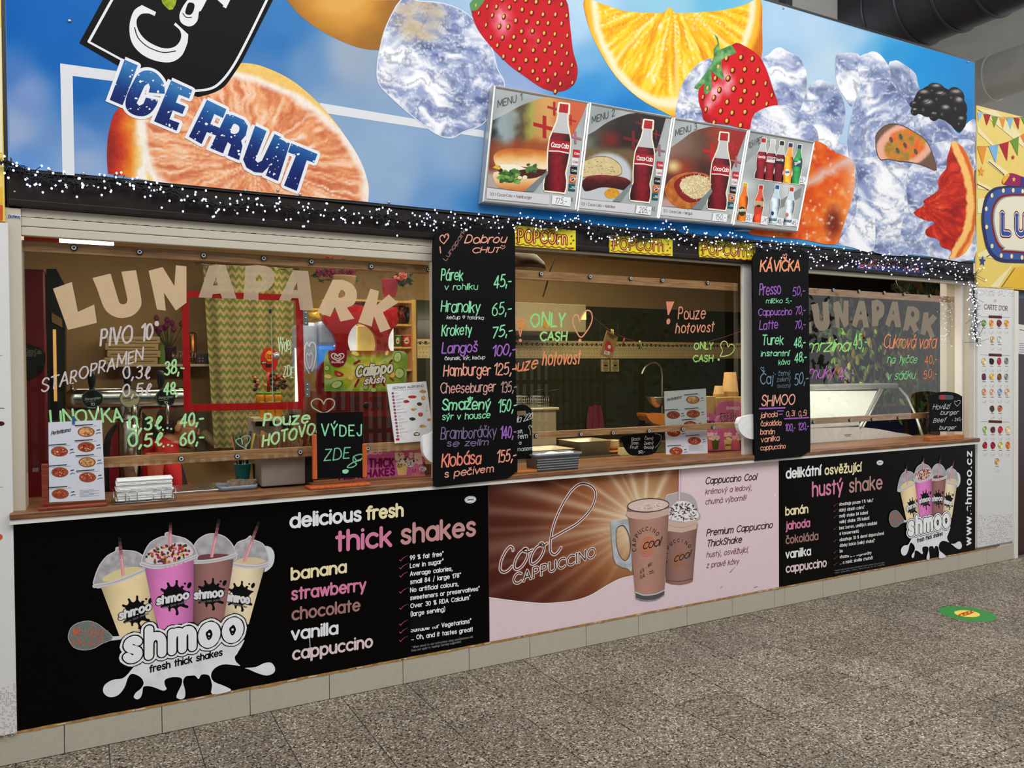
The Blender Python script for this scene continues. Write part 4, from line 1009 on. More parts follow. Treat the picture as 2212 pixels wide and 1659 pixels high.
# ---- the cups with the splash logo (drawn once, mapped on both posters)
SPL=[(62,2),(80,-18),(100,-30),(74,-40),(56,-52),(66,-66),(50,-72),(40,-62),(28,-80),(30,-104),(18,-108),(14,-84),(0,-70),(-16,-74),(-26,-96),(-38,-94),(-34,-72),(-50,-56),(-72,-66),(-78,-54),(-60,-40),(-66,-22),(-92,-18),(-104,-4),(-86,6),(-66,8),(-62,28),(-84,42),(-80,54),(-56,46),(-40,56),(-38,76),(-28,78),(-22,60),(-2,62),(6,84),(2,100),(16,104),(22,88),(16,64),(34,52),(56,60),(78,66),(82,52),(62,42),(58,22)]
def shmoo_cluster(par):
    V=[0]
    def ncol(base,seed=3,lo=.86):
        def c(x,y):
            return np.clip(np.array(base)[None,:]*(lo+(1-lo)*2*fbm(x,y,30,2,seed))[:,None],0,255)
        return c
    def cup(name,lay,body,base,dome,rim,straw,splash,txt,top=None,knob=None):
        m=MB()
        if knob: fill(m,cr(knob,3),lay+.0002,(222,224,228))
        fill(m,cr(dome,3),lay,lambda x,y:ramp(fbm(x,y,9,2,5)*1.2,[(0,(158,153,158)),(.6,(178,173,177)),(1,(200,196,199))]),4)
        line(m,cr(dome,3),lay-.0002,6,(214,212,214),closed=True)
        if top: top(m,lay-.0003)
        sx0,sy0,sx1,sy1=straw
        for i in range(5):
            t=i/9.0;t2=(i+1)/9.0;kk=(i+.6)/5
            line(m,[(sx0+(sx1-sx0)*t,sy0+(sy1-sy0)*t),(sx0+(sx1-sx0)*t2,sy0+(sy1-sy0)*t2)],lay-.0005,17,tuple(np.array((225,150,158))*kk+np.array((9,9,10))*(1-kk)),caps=False)
        line(m,[(sx0+(sx1-sx0)*.55,sy0+(sy1-sy0)*.55),(sx1,sy1)],lay-.0005,17,(228,150,158),caps=False)
        line(m,[(sx0+(sx1-sx0)*.5+3,sy0+(sy1-sy0)*.5),(sx1+3,sy1)],lay-.0006,4,(245,196,198),caps=False)
        if body:
            def bc(x,y):
                u=(x-min(p[0] for p in bpx))/(max(p[0] for p in bpx)-min(p[0] for p in bpx))
                return np.clip(np.array(base)[None,:]*(.80+.34*np.sin(np.clip(u,0,1)*PI)**.7)[:,None]*(.97+.06*fbm(x,y,20,2,4))[:,None],0,255)
            bpx=[px(*p) for p in body]
            fill(m,body,lay-.0007,bc,6)
        line(m,rim,lay-.0009,22,(224,220,222),smooth=True);line(m,rim,lay-.0011,8,(196,190,194),smooth=True)
        if splash:
            cx,cy,k,kr=splash;R_=math.radians(kr)
            P=[(cx+k*(x*math.cos(R_)-y*math.sin(R_)),cy+k*(x*math.sin(R_)+y*math.cos(R_))) for x,y in SPL]
            fill(m,cr(P,3),lay-.0011,(16,15,17))
            fill(m,ell(cx+92*k,cy-78*k,12*k,20*k,12,25),lay-.0011,(16,15,17));fill(m,ell(cx+66*k,cy-88*k,7*k,7*k,10),lay-.0011,(16,15,17))
            x0,y0,x1,y1=txt
            text(m,'shmoo',x0,y0,x1,y1,44,13,(232,230,232),Y=lay-.0015,gap=1.9,ol=((8,(16,15,17),.0002),))
            text(m,'fresh thick shakes',x0+30,y0+24,x1-12,y1+26,11,2,(120,110,116),Y=lay-.0015,det=.4)
        m.build(name,PRINT,par)
    def sprinkle(m,lay):
        fill(m,cr([(842,440),(880,390),(960,370),(1050,350),(1105,380),(1112,425),(1000,465),(870,478)],3),lay,(228,212,214),0)
        R=random.Random(4);cols=[(176,32,58),(84,98,58),(226,96,50),(120,44,88),(58,66,52),(232,180,60),(210,60,70),(70,60,56)]
        for k in range(95):
            a=R.uniform(0,2*PI);r=math.sqrt(R.random());x=975+128*r*math.cos(a);y=418+52*r*math.sin(a)-(x-975)*.16
            fill(m,ell(x,y,R.uniform(7,12),R.uniform(5,9),8,R.uniform(0,180)),lay-.0001-.000001*k,R.choice(cols))
    def surf(P,c): return lambda m,lay: fill(m,cr(P,3),lay,c)
    cup('vanilla_cup_print',-.0010,[(1340,492),(1532,500),(1512,570),(1440,828),(1290,800)],(224,206,172),[(1345,470),(1348,410),(1375,355),(1425,335),(1450,315),(1462,335),(1520,360),(1548,410),(1556,465),(1535,500),(1350,490)],[(1345,478),(1420,492),(1500,492),(1552,476)],(1499,235,1414,465),(1388,668,.84,-4),(1318,690,1442,706),
        surf([(1352,470),(1400,445),(1480,440),(1540,462),(1480,482),(1400,484)],(226,204,168)),[(1525,380),(1568,382),(1590,425),(1578,488),(1530,525),(1545,460)])
    cup('chocolate_cup_print',-.0024,[(1120,482),(1352,450),(1340,540),(1292,818),(1120,850)],(148,104,100),[(1118,470),(1115,400),(1140,345),(1190,310),(1240,303),(1300,320),(1345,365),(1368,425),(1352,460),(1200,478)],[(1120,468),(1210,462),(1300,446),(1366,424)],(1269,218,1225,440),(1220,656,.88,-4),(1128,680,1290,664),
        surf([(1130,445),(1170,425),(1250,418),(1330,425),(1280,445),(1180,455)],(120,72,80)))
    cup('banana_cup_print',-.0038,[(580,600),(844,512),(875,640),(920,888),(720,920),(698,912)],(226,204,158),[(545,600),(548,560),(575,490),(620,432),(668,405),(672,385),(692,382),(705,398),(780,405),(830,435),(850,490),(842,515),(600,612)],[(548,606),(640,590),(740,556),(842,512)],(692,325,712,545),(786,762,.92,-8),(692,800,872,742),
        surf([(590,570),(640,530),(720,500),(800,495),(835,515),(760,545),(650,582)],(232,214,160)))
    cup('strawberry_cup_print',-.0052,[(840,506),(1122,456),(1122,640),(1118,856),(928,890),(880,700)],(214,122,184),[(820,470),(832,420),(870,355),(930,322),(955,318),(958,300),(980,296),(1000,312),(1070,330),(1118,370),(1140,425),(1125,460),(980,500),(850,512)],[(818,478),(900,496),(1020,478),(1138,432)],(988,238,984,375),(1008,676,.96,-4),(910,714,1090,676),sprinkle)
    m=MB()
    body=[(770,1080),(900,950),(1380,900),(1380,985),(1360,1015),(1368,1045),(1392,1068),(1350,1063),(1290,1060),(1240,1085),(1222,1125),(1240,1160),(1300,1185),(1338,1212),(1230,1233),(1228,1180),(1215,1130),(1195,1118),(1165,1120),(1150,1145),(1130,1125),(1100,1125),(1075,1130),(1060,1160),(1072,1210),(1070,1250),(1045,1262),(1022,1250),(1030,1220),(1050,1180),(1055,1150),(1040,1135),(990,1135),(955,1150),(955,1180),(965,1200),(945,1212),(900,1195),(860,1185),(830,1190),(825,1220),(815,1250),(795,1262),(775,1250),(785,1225),(815,1200),(832,1170),(820,1140),(790,1120),(760,1115),(740,1140),(720,1195),(680,1240),(630,1248),(598,1220),(605,1180),(650,1150),(710,1140),(745,1110)]
    wc=lambda x,y: ramp(fbm(x,y,18,2,6)*.9+.25,[(0,(190,192,204)),(.4,(232,233,238)),(1,(248,248,250))])
    fill(m,cr(body,3),-.0068,wc,6)
    fill(m,cr([(1420,1080),(1480,1075),(1530,1052),(1570,1050),(1592,1078),(1586,1108),(1545,1124),(1490,1110),(1440,1088)],3),-.0068,wc,6)
    fill(m,[(640,898),(700,895),(705,915),(640,922)],-.0050,(225,226,230))
    m.build('milk_splash_print',PRINT,par)
    m=MB()
    text(m,'shmoo',735,1036,1388,906,156,46,(250,250,250),Y=-.0088,gap=3.1,ol=((52,(14,14,15),.0018),(40,(248,248,248),.0012),(15,(14,14,15),.0006)))
    for x,y in ((1211,884),(1347,858)): fill(m,ell(x,y,20,20,16),-.0092,(14,14,15));fill(m,ell(x,y,7,7,10),-.0094,(240,240,240))
    m.build('logo_lettering',PRINT,par)
    m=MB();text(m,'fresh thick shakes',868,1105,1286,1006,38,8,(16,15,16),Y=-.0074,det=.8);m.build('slogan_lettering',PRINT,par)
    m=MB()
    drop=cr([(395,900),(410,850),(450,820),(510,808),(560,822),(605,855),(645,890),(650,905),(640,920),(590,940),(540,968),(480,976),(430,962),(405,930)],3)
    fill(m,drop,-.0060,(120,126,122));line(m,drop,-.0062,4,(170,176,172),closed=True)
    O=(206,108,78)
    text(m,'100,-',418,895,478,880,38,5,O,Y=-.0064,jit=.6,slant=.3);text(m,'0,3l',415,950,462,940,28,4.5,O,Y=-.0064,jit=.6);line(m,[(545,815),(510,870),(480,950)],-.0064,5,O)
    text(m,'120,-',515,910,620,880,40,5,O,Y=-.0064,jit=.6,slant=.3);text(m,'0,5l',515,955,590,932,28,4.5,O,Y=-.0064,jit=.6)
    m.build('price_drop_sticker',CHALK,par)
view(0,1040,2.681)
shmoo_cluster(po1)
WARP[0]=homog([(148,1373.8),(593,1444.7),(257.4,1159.4),(559.5,1129.5)],[(1920.8,1119.7),(2077.3,1178.4),(1957.5,1001),(2062,991)])
shmoo_cluster(po3)
WARP[0]=None
# ---- Czech poster lettering
view(1660,950,4.007)
tx(po3,'heading_lettering',[('delikátní',155,332,450,300,80,17,WT),('osvěžující',490,300,800,270,74,15,CRM),
  ('hustý',383,488,640,455,118,20,PNK),('shake',702,452,982,420,112,19,(190,145,140))])
tx(po3,'flavour_lettering',[('banán',150,652,340,630,68,14,CRM),('jahoda',155,776,356,750,66,14,PNK),('čokoláda',152,900,428,862,66,13,BRW),
  ('vanilka',152,1025,364,995,68,14,WT),('cappuccino',154,1148,500,1094,68,14,LPK)])
bl=[('obsahuje pouze 1 % tuku*',613,570,905,535),('nízký obsah cukru*',613,622,830,595),('malý shake 84 kalorií',614,673,858,642),('velký shake 178 kalorií',614,724,870,690),
  ('bez barviv, umělých sladidel',614,776,937,732),('a konzervantů',615,824,780,803),('obsahuje 30 % denní doporučené',616,878,998,820),('dávky kalcia (velký shake)*',617,928,920,884),
  ('be',618,976,641,973),('vhodné pro vegetariány',618,1026,890,988),('... a navíc skvěle chutná!',620,1078,900,1032)]
tx(po3,'claims_lettering',[(s,a,b,c,d,26,4.6,WT,{'det':.5}) for s,a,b,c,d in bl]+
  [('* musí být připravováno podle naší originální receptury pouze z čerstvého mléka',572,1138,1002,1066,10,1.6,(150,150,150),{'det':.4}),('nebo sušeného mléka. Nevztahuje se na topping',572,1158,1002,1084,10,1.6,(150,150,150),{'det':.4})])
tx(po3,'web_lettering',[('www.shmoo.cz',1752,908,1758,104,48,9,WT,{'up':(-48,2),'gap':2.6})])
def f(m):
    for y in (548,597,650,750,855,955,1007,1060):
        line(m,[(565,y+20),(572,y+27)],-.0008,4,(150,70,84));line(m,[(572,y+27),(584,y+10),(600,y)],-.0008,4.5,(140,76,84),w2=1)
    fill(m,[(650,945),(800,925),(860,940),(860,975),(720,1008),(640,990)],-.0012,(12,12,13));fill(m,[(1725,580),(1765,575),(1765,612),(1725,615)],-.0012,(12,12,13))
pic('tick_marks',f,po3)
pic('oval_logo_print',lambda m:oval(m,965,198,29,22),po3)

# ---- cool cappuccino poster
view(1040,980,3.352)
swp=[(48,218),(700,165),(1427,104),(1427,885),(1250,880),(1100,885),(1000,908),(900,958),(780,1030),(640,1070),(480,1082),(250,1065),(56,1042)]
bot=cr([(56,1042),(250,1068),(440,1083),(640,1070),(780,1030),(900,960),(1000,908),(1100,884),(1180,878)],5,False)
def f(m):
    def c(x,y):
        u=(x-1040)*3.352-1180;v=(y-980)*3.352-500
        a=np.arctan2(v,-u);r=np.hypot(u,v)
        ry=np.zeros_like(a)
        for k,(a0,wd_,st_) in enumerate([(-.26,.05,1),(-.08,.035,.8),(.16,.06,.8),(.42,.03,.5),(-.62,.04,.9),(-.95,.05,.8),(-1.3,.06,1),(-1.62,.05,1),(-2.0,.07,1),(.75,.05,.35),(1.0,.04,.3),(-.42,.02,.5),(-1.12,.025,.6),(.28,.02,.5),(.05,.02,.5),(.6,.03,.4)]):
            ry+=st_*np.exp(-((a-a0)/wd_)**2)
        g=np.exp(-r/430)
        base_=ramp(np.clip(g*1.15+.10*fbm(x,y,60,2,3),0,1),[(0,(56,20,18)),(.18,(92,42,30)),(.45,(152,92,56)),(.8,(214,178,138)),(1,(252,240,220))])
        return np.clip(mixc(base_,(246,228,202),np.clip(ry*(.15+.75*np.exp(-r/620)),0,.85)),0,255)
    fill(m,swp[:4]+bot[::-1],-.0006,c,4)
    line(m,bot,-.0010,6,(250,246,244))
pic('brown_ray_print',f,po2)
def f(m):
    # glowing lettering
    Gw=(236,200,196);K=(12,8,8)
    st_=[[(228,700),(226,682),(205,674),(172,712),(142,780),(136,840),(160,858),(190,848),(222,815)],
           [(322,690),(280,715),(245,775),(238,825),(262,838),(300,808),(332,750),(335,700),(318,685),(300,700),(330,712),(368,696)],
           [(438,655),(395,682),(362,740),(356,790),(378,798),(420,762),(450,705),(452,660),(436,645),(420,660),(445,668),(476,648)],
           [(508,612),(600,560),(700,500),(790,405),(826,310),(812,250),(760,220),(700,226),(635,290),(570,400),(522,520),(500,630),(500,705),(525,730),(552,715),(576,680)]]
    for t in st_: line(m,t,-.0012,30,(190,130,120),smooth=True)
    for t in st_: line(m,t,-.0014,20,(246,226,222),smooth=True)
    for t in st_: line(m,t,-.0018,8,K,smooth=True)
    text(m,'CAPPUCCINO',234,948,824,746,72,8,K,Y=-.0018,gap=1.9,serif=True,ol=((18,(190,130,120),.0006),(11,(246,228,224),.0003)))
pic('cool_cappuccino_lettering',f,po2)
def arcch(m,ch,a,cx,cy,h,w,col,Y):
    ux,uy=math.cos(a),-math.sin(a);tx_,ty=-uy,ux
    k=h*.30*(.25 if ch=='I' else 1)
    text(m,ch,cx-tx_*k,cy-ty*k,cx+tx_*k,cy+ty*k,h,w,col,Y=Y,det=.5,up=(ux*h,uy*h))
def shade(base,lo=.72):
    def mk_(P):
        q=[px(*p) for p in P];x0=min(p[0] for p in q);x1=max(p[0] for p in q)
        return lambda x,y: np.clip(np.array(base)[None,:]*(lo+(1.08-lo)*np.sin(np.clip((x-x0)/(x1-x0),0,1)*PI)**.6)[:,None]*(.96+.08*fbm(x,y,14,2,4))[:,None],0,255)
    return mk_
def f(m):
    D=cr([(1335,320),(1380,290),(1450,278),(1520,300),(1560,350),(1572,420),(1588,440),(1560,490),(1350,500)],3)
    fill(m,D,-.0012,(186,176,176));line(m,D,-.0014,4,(225,218,218),closed=True)
    line(m,[(1437,98),(1432,340)],-.0016,20,(232,206,222),caps=False);line(m,[(1430,98),(1425,340)],-.0018,4,(170,110,150),caps=False);line(m,[(1445,98),(1440,340)],-.0018,4,(190,130,170),caps=False)
    C=cr([(1340,420),(1380,380),(1420,345),(1500,350),(1550,400),(1575,450),(1540,490),(1440,490),(1345,470)],3)
    fill(m,C,-.0020,(240,236,234))
    R=random.Random(9)
    for k in range(110):
        x,y=R.uniform(1345,1565),R.uniform(360,475)
        if inside(C,np.array([x]),np.array([y]))[0]: fill(m,ell(x,y,R.uniform(8,16),R.uniform(2.5,5),6,R.uniform(0,180)),-.0022-.000001*k,R.choice([(60,34,40),(84,56,60),(40,24,30),(196,186,186)]))
    Bd=[(1345,480),(1440,500),(1560,478),(1565,520),(1556,600),(1530,925),(1500,938),(1440,950),(1380,945),(1335,930)]
    fill(m,Bd,-.0026,shade((150,112,102))(Bd),6)
    fill(m,[(1345,480),(1440,500),(1562,478),(1556,545),(1450,572),(1345,560)],-.0028,(214,184,170));line(m,[(1345,515),(1450,535),(1560,505)],-.003,5,(190,158,146),smooth=True)
    line(m,[(1340,915),(1430,925),(1532,905)],-.003,5,(110,76,68),smooth=True)
    for r in (44,32,20): line(m,ell(1430,765,r,r*1.2,16,20,0,300),-.003,7,(176,110,70))
    for i,ch in enumerate('CAPPUCCINO'):
        a=math.radians(195-i*17);cx,cy=1432+88*math.cos(a),752-112*math.sin(a)
        arcch(m,ch,a,cx,cy,24,4,(40,24,22),-.0032)
    text(m,'cool',1392,785,1506,750,52,6,(30,18,18),Y=-.0034,slant=.35,gap=1)
pic('takeaway_cup_print',f,po2)
def f(m):
    Hn=cr([(935,492),(1000,484),(1056,474),(1070,505),(1092,835),(1060,832),(975,800),(950,700),(940,560)],2)
    fill(m,Hn,-.0036,lambda x,y:ramp(fbm(x,y,10,2,5),[(0,(150,156,162)),(1,(214,220,226))]),5,holes=[cr([(975,560),(1000,525),(1035,525),(1068,590),(1080,680),(1068,745),(1040,775),(1005,745),(980,670)],3)])
    line(m,cr([(975,560),(1000,525),(1035,525),(1068,590),(1080,680),(1068,745),(1040,775),(1005,745),(980,670)],3),-.0038,5,(60,56,60),closed=True)
    Bd=[(1056,395),(1358,375),(1350,560),(1325,1010),(1290,1048),(1220,1064),(1150,1060),(1120,1045),(1100,850)]
    fill(m,Bd,-.0042,shade((176,132,116))(Bd),6)
    fill(m,cr([(1060,420),(1200,432),(1356,395),(1353,440),(1200,478),(1064,462)],2),-.0044,(212,178,164))
    fill(m,ell(1208,374,150,48,30,-3),-.0046,(226,200,190));line(m,ell(1208,374,150,48,30,-3),-.0048,7,(70,60,60),closed=True)
    R=random.Random(2)
    for k in range(26): fill(m,ell(1208+R.uniform(-60,100),376+R.uniform(-22,22),R.uniform(6,20),R.uniform(3,8),10),-.0050-.00001*k,R.choice([(240,228,220),(200,170,158),(232,212,204)]))
    fill(m,[(1117,1000),(1180,1022),(1260,1015),(1326,985),(1324,1020),(1290,1048),(1220,1064),(1150,1060),(1119,1045)],-.0046,(92,88,92))
    line(m,[(1117,1004),(1180,1024),(1260,1016),(1326,988)],-.0048,8,(208,212,216),smooth=True);line(m,[(1120,1046),(1180,1062),(1260,1056),(1322,1024)],-.0048,5,(150,150,156),smooth=True)
    for r in (52,40,28,16): line(m,ell(1205,672,r,r*1.35,18,15,20,330),-.0048,8,(216,120,84))
    for i,ch in enumerate('CAPPUCCINO'):
        a=math.radians(190-i*16);cx,cy=1205+86*math.cos(a),675-118*math.sin(a)
        arcch(m,ch,a,cx,cy,28,4,(60,40,36),-.005)
    text(m,'cool',1168,692,1290,665,62,7,(24,16,16),Y=-.0052,slant=.35,gap=1)
    text(m,'0,3L - 100,-',1150,870,1240,800,24,3,(60,42,40),Y=-.005,jit=.5,det=.5);text(m,'0,4L - 120,-',1150,905,1255,858,24,3,(50,34,32),Y=-.005,jit=.5,det=.5)
pic('glass_mug_print',f,po2)
DK,PL=(52,26,36),(126,70,80)
tx(po2,'side_lettering',[('Cappuccino Cool',1622,220,1990,188,46,7.5,DK,{'slant':.25,'gap':1.4}),('krémový a ledový,',1622,295,1955,262,38,5,PL,{'slant':.25,'gap':1.4}),('chutná výborně!',1622,368,1915,336,38,5,PL,{'slant':.25,'gap':1.4}),
  ('Premium Cappuccino',1630,596,2105,536,46,7.5,DK,{'slant':.25,'gap':1.4}),('ThickShake',1632,674,1882,642,46,7.5,DK,{'slant':.25,'gap':1.4}),('hustý, osvěžující,',1630,752,1930,712,38,5,PL,{'slant':.25,'gap':1.4}),('z pravé kávy',1630,828,1862,796,38,5,PL,{'slant':.25,'gap':1.4})])
def f(m):
    line(m,[(1800,860),(1835,822)],-.001,7,(110,96,104),w2=2);line(m,[(1730,975),(1745,960)],-.001,4,(130,116,124));line(m,[(1975,970),(1998,962)],-.001,5,(140,120,128));fill(m,ell(2126,300,5,10,8),-.001,(246,240,240))
pic('scuff_marks',f,po2)

# ================================================================== MENU FRAMES
ALU=mat('aluminium_frame',(205,205,202),.35,metal=.6,var=.05)
MY=-.055
def bottle(m,x,y,sc,Y,body,cap,label,halo=True,rot=0,lab2=None,neck=(190,190,188)):
    """printed bottle, (x,y) = centre of its base in view units, sc = height"""
    R=math.radians(rot)
    prof=[(-.115,0),(-.125,.06),(-.12,.14),(-.098,.22),(-.112,.34),(-.12,.46),(-.115,.60),(-.085,.70),(-.06,.78),(-.05,.86),(-.05,.9)]
    P=[(a,b) for a,b in prof]+[(-a,b) for a,b in prof[::-1]]
    def T(p): a,b=p;a,b=a*sc,b*sc;return (x+a*math.cos(R)+b*math.sin(R),y-b*math.cos(R)+a*math.sin(R))
    if halo: line(m,[T(p) for p in P]+[T((.05,1)),T((-.05,1))][:0],Y+.0001,sc*.035,(250,240,215),closed=True);line(m,[T((-.06,.9)),T((-.055,1.0)),T((.055,1.0)),T((.06,.9))],Y+.0001,sc*.035,(250,240,215))
    q=[px(*T(p)) for p in P];x0=min(a for a,b in q);x1=max(a for a,b in q)
    fill(m,[T(p) for p in P],Y,lambda X,Y_:np.clip(np.array(body)[None,:]*(.35+1.1*np.sin(np.clip((X-x0)/(x1-x0),0,1)*PI)**1.2)[:,None]*(.8+.4*fbm(X,Y_,6,2,3))[:,None],0,255),3)
    fill(m,[T(p) for p in ((-.098,.665),(-.06,.78),(-.05,.86),(-.05,.9),(.05,.9),(.05,.86),(.06,.78),(.098,.665))],Y-.0002,neck)
    fill(m,[T(p) for p in ((-.053,.90),(-.05,1.0),(.05,1.0),(.053,.90))],Y-.0003,cap)
    if label is not None: fill(m,[T(p) for p in ((-.12,.44),(-.118,.58),(.118,.58),(.12,.44))],Y-.0003,label)
    if lab2: 
        a,b=T((-.095,.50));c,d=T((.10,.50));text(m,lab2,a,b,c,d,sc*.052,sc*.0095,(246,240,240),Y=Y-.0005,slant=.3,gap=.9,det=.6)
        line(m,[T((-.11,.45)),T((0,.46)),T((.11,.45))],Y-.0005,sc*.014,(235,225,225))
def plus(m,x,y,s,Y,col):
    k=s*.17;sk=.27
    fill(m,[(x-k,y-s-k*sk),(x+k,y-s+k*sk),(x+k,y-k+k*sk),(x+s,y-k+s*sk),(x+s,y+k+s*sk),(x+k,y+k+k*sk),(x+k,y+s+k*sk),(x-k,y+s-k*sk),(x-k,y+k-k*sk),(x-s,y+k-s*sk),(x-s,y-k-s*sk),(x-k,y-k-k*sk)][:],Y,col)
def menu_frame(corners,label,draw):
    """corners TL,TR,BR,BL outer frame in view units"""
    P=[F(x,y,MY) for x,y in corners]
    c=(P[0]+P[1]+P[2]+P[3])/4
    t=thing('menu_board',label,'menu board',(c.x,0,min(P[2].z,P[3].z)),'row of aluminium menu frames')
    MB().prismv([p+Vector((0,.004,0)) for p in P],(0,.045,0),(170,170,168)).build('case',ALU,t)
    def inn(k): return [P[i].lerp(c,k) for i in range(4)]
    w=.014
    m=MB()
    I=[]
    for i in range(4):
        a,b,d=P[i],P[(i+1) % 4],P[i-1]
        e1=(b-a).normalized();e2=(d-a).normalized();I.append(a+e1*w+e2*w)
    o1=P;n=4
    vs=[p.copy() for p in P]+I+[p+Vector((0,-.006,0)) for p in [P[i].lerp(I[i],.5) for i in range(4)]]
    fs=[(i,(i+1) % 4,8+(i+1) % 4,8+i) for i in range(4)]+[(8+i,8+(i+1) % 4,4+(i+1) % 4,4+i) for i in range(4)]
    m.add(vs,fs,(205,205,202));m.build('frame',ALU,t)
    m=MB();q=[to_px(p) for p in I];vw=list(VW);view();fill(m,q,MY+.002,lambda x,y:ramp(fbm(x,y,50,2,12)*1.3-.2,[(0,(150,158,158)),(.5,(178,184,184)),(1,(212,216,216))]),5);view(*vw)
    m.build('poster_sheet',PRINTG,t)
    draw(t)
    return t
def swoosh(m,tl,w,h):
    pass
def price(m,pts,s,tp,col=(238,240,244)):
    fill(m,pts,MY-.0024,col);text(m,s,*tp,(30,30,34),Y=MY-.0028,slant=.3,jit=.3,det=.6)
def logos(m,L_,s,Y):
    cols=[(196,24,34),(226,226,228),(22,16,18),(214,92,34),(22,84,92)]
    for i,(x,y) in enumerate(L_):
        fill(m,[(x-s*.4,y-s*.52),(x+s*.44,y-s*.42),(x+s*.4,y+s*.52),(x-s*.44,y+s*.42)],Y,cols[i])
        if i==3: fill(m,ell(x,y,s*.33,s*.38,14),Y-.0002,(240,170,60));fill(m,ell(x,y,s*.22,s*.24,12),Y-.0003,(44,52,110))
        text(m,['Cola','Cola','Cola','F','S'][i],x-s*.3,y+s*.12,x+s*.32,y+s*.2,s*.28,s*.055,[(250,240,240),(190,30,40),(220,220,220),(250,250,250),(230,240,240)][i],Y=Y-.0005,slant=.3,det=.4)
def common(t,title,tp,photo,photo_col,bt,pluses,lg,capt,cp,strip,pr_pts,pr_s,pr_tp,kc):
    m=MB();fill(m,photo,MY,photo_col,5);m.build('photo_print',PRINTG,t)
    m=MB()
    for x,y,s,c in pluses: plus(m,x,y,s,MY-.0006,c)
    m.build('red_plus_print',PRINTG,t)
    m=MB();bottle(m,*bt[:3],MY-.0012,(92,10,22),(176,14,26),(168,10,26),rot=bt[3],lab2='Coca-Cola',neck=(196,196,196));m.build('cola_bottle_print',PRINTG,t)
    m=MB();logos(m,lg[0],lg[1],MY-.0012);m.build('brand_tiles_print',PRINTG,t)
    m=MB();fill(m,strip,MY-.0006,(212,210,212));text(m,capt,*cp,(40,40,44),Y=MY-.001,gap=1.2,det=.6);text(m,title,*tp,(24,28,32),Y=MY-.001,gap=1.5,slant=.0)
    text(m,'Kč',*kc,(40,40,44),Y=MY-.001,det=.5);m.build('menu_lettering',PRINTG,t)
    m=MB();price(m,pr_pts,pr_s,pr_tp);m.build('price_label',PAPER,t)
view(1030,170,5.185)
def d1(t):
    ph=[(175,470)]+cr([(175,470),(330,390),(520,290),(760,210),(880,196)],4,False)+[(1225,262),(1190,300),(1120,600),(1100,900)][:1]+[(1238,268),(1180,420),(1060,660),(1000,900),(700,1120),(530,1262),(115,1212)]
    def pc(x,y):
        u=(x-1030)*5.185;v=(y-170)*5.185;w=fbm(x,y,26,3,7)
        c=ramp(u/1000+(w-.5)*.22,[(0,(60,55,45)),(.14,(30,34,30)),(.26,(150,165,170)),(.4,(140,150,148)),(.5,(84,66,44)),(.58,(160,160,70)),(.7,(200,148,80)),(.85,(214,160,90)),(1,(206,92,52))])
        c=mixc(c,(150,60,28),np.clip((v-640)/120+(w-.5),0,.8));c=mixc(c,(182,176,170),np.clip((v-1000)/100,0,.9)*(u<260))
        return np.clip(c,0,255)
    common(t,'MENU 1',(236,322,506,240,78,6),ph,pc,(868,1262,985,6.5),[(758,540,125,(176,12,22)),(868,336,78,(170,10,20)),(1055,465,58,(180,30,28)),(1105,660,70,(168,110,120))],
           ([(1116,836),(1100,930),(1086,1026),(1072,1124),(1064,1218)],88),'0,5 l Coca-Cola + hamburger',(150,1305,616,1348,32,3.4),[(112,1222),(815,1304),(812,1408),(108,1342)],
           [(848,1306),(1055,1332),(1046,1430),(838,1404)],'175,-',(875,1398,1000,1400,64,5),(1056,1372,1076,1374,40,3))
    def f(m):
        Y=MY-.0008
        P=cr([(188,900),(196,850),(260,800),(380,776),(520,780),(640,790),(760,806),(795,830),(788,1000),(700,1010),(500,985),(240,975),(205,950)],3)
        fill(m,P,Y,lambda x,y:ramp(((y-170)*5.185-770)/210+(fbm(x,y,12,2,3)-.5)*.25,[(0,(176,84,26)),(.25,(206,118,44)),(.55,(232,178,104)),(1,(246,222,186))]),4)
        P=cr([(180,1080),(230,1040),(500,1060),(760,1050),(700,1130),(560,1250),(400,1250),(240,1210),(200,1150)],3)
        fill(m,P,Y,lambda x,y:ramp(((y-170)*5.185-1040)/210,[(0,(244,222,190)),(.5,(236,190,130)),(1,(206,118,56))]),4)
        fill(m,cr([(250,1000),(500,1020),(760,1020),(770,1060),(600,1120),(300,1080)],3),Y-.0002,(74,26,22))
        fill(m,[(250,960),(420,960),(560,1010),(440,1030),(320,1045),(270,1000)],Y-.0004,(246,238,214));fill(m,[(175,995),(225,962),(270,1000),(250,1020)],Y-.0004,(232,180,60))
        R=random.Random(3)
        for k in range(40):
            x=R.uniform(250,500);y=R.uniform(1020,1160)
            fill(m,cr([(x+R.uniform(15,42)*math.cos(a_*1.05),y+R.uniform(12,30)*math.sin(a_*1.05)) for a_ in range(6)],2),Y-.0005-.00001*k,R.choice([(70,116,48),(96,146,62),(50,92,40),(130,170,84)]))
        for k in range(14):
            x=R.uniform(560,740);y=R.uniform(960,1050)
            fill(m,cr([(x+R.uniform(12,32)*math.cos(a_*1.05),y+R.uniform(10,24)*math.sin(a_*1.05)) for a_ in range(6)],2),Y-.0005-.00001*k,R.choice([(60,96,50),(86,126,62)]))
        for k in range(5): fill(m,ell(500+R.uniform(-20,40),1110+R.uniform(-20,25),26,18,10),Y-.0012,(238,230,190))
        fill(m,[(530,1262),(790,1030),(800,1060),(640,1262)],Y-.0013,(120,130,132))
    pic('hamburger_print',f,t,PRINTG)
view(1030,170,5.185)
menu_frame([(192,72),(1262,262),(1118,1484),(62,1382)],'aluminium menu frame reading MENU 1 with a hamburger, first of the row',d1)
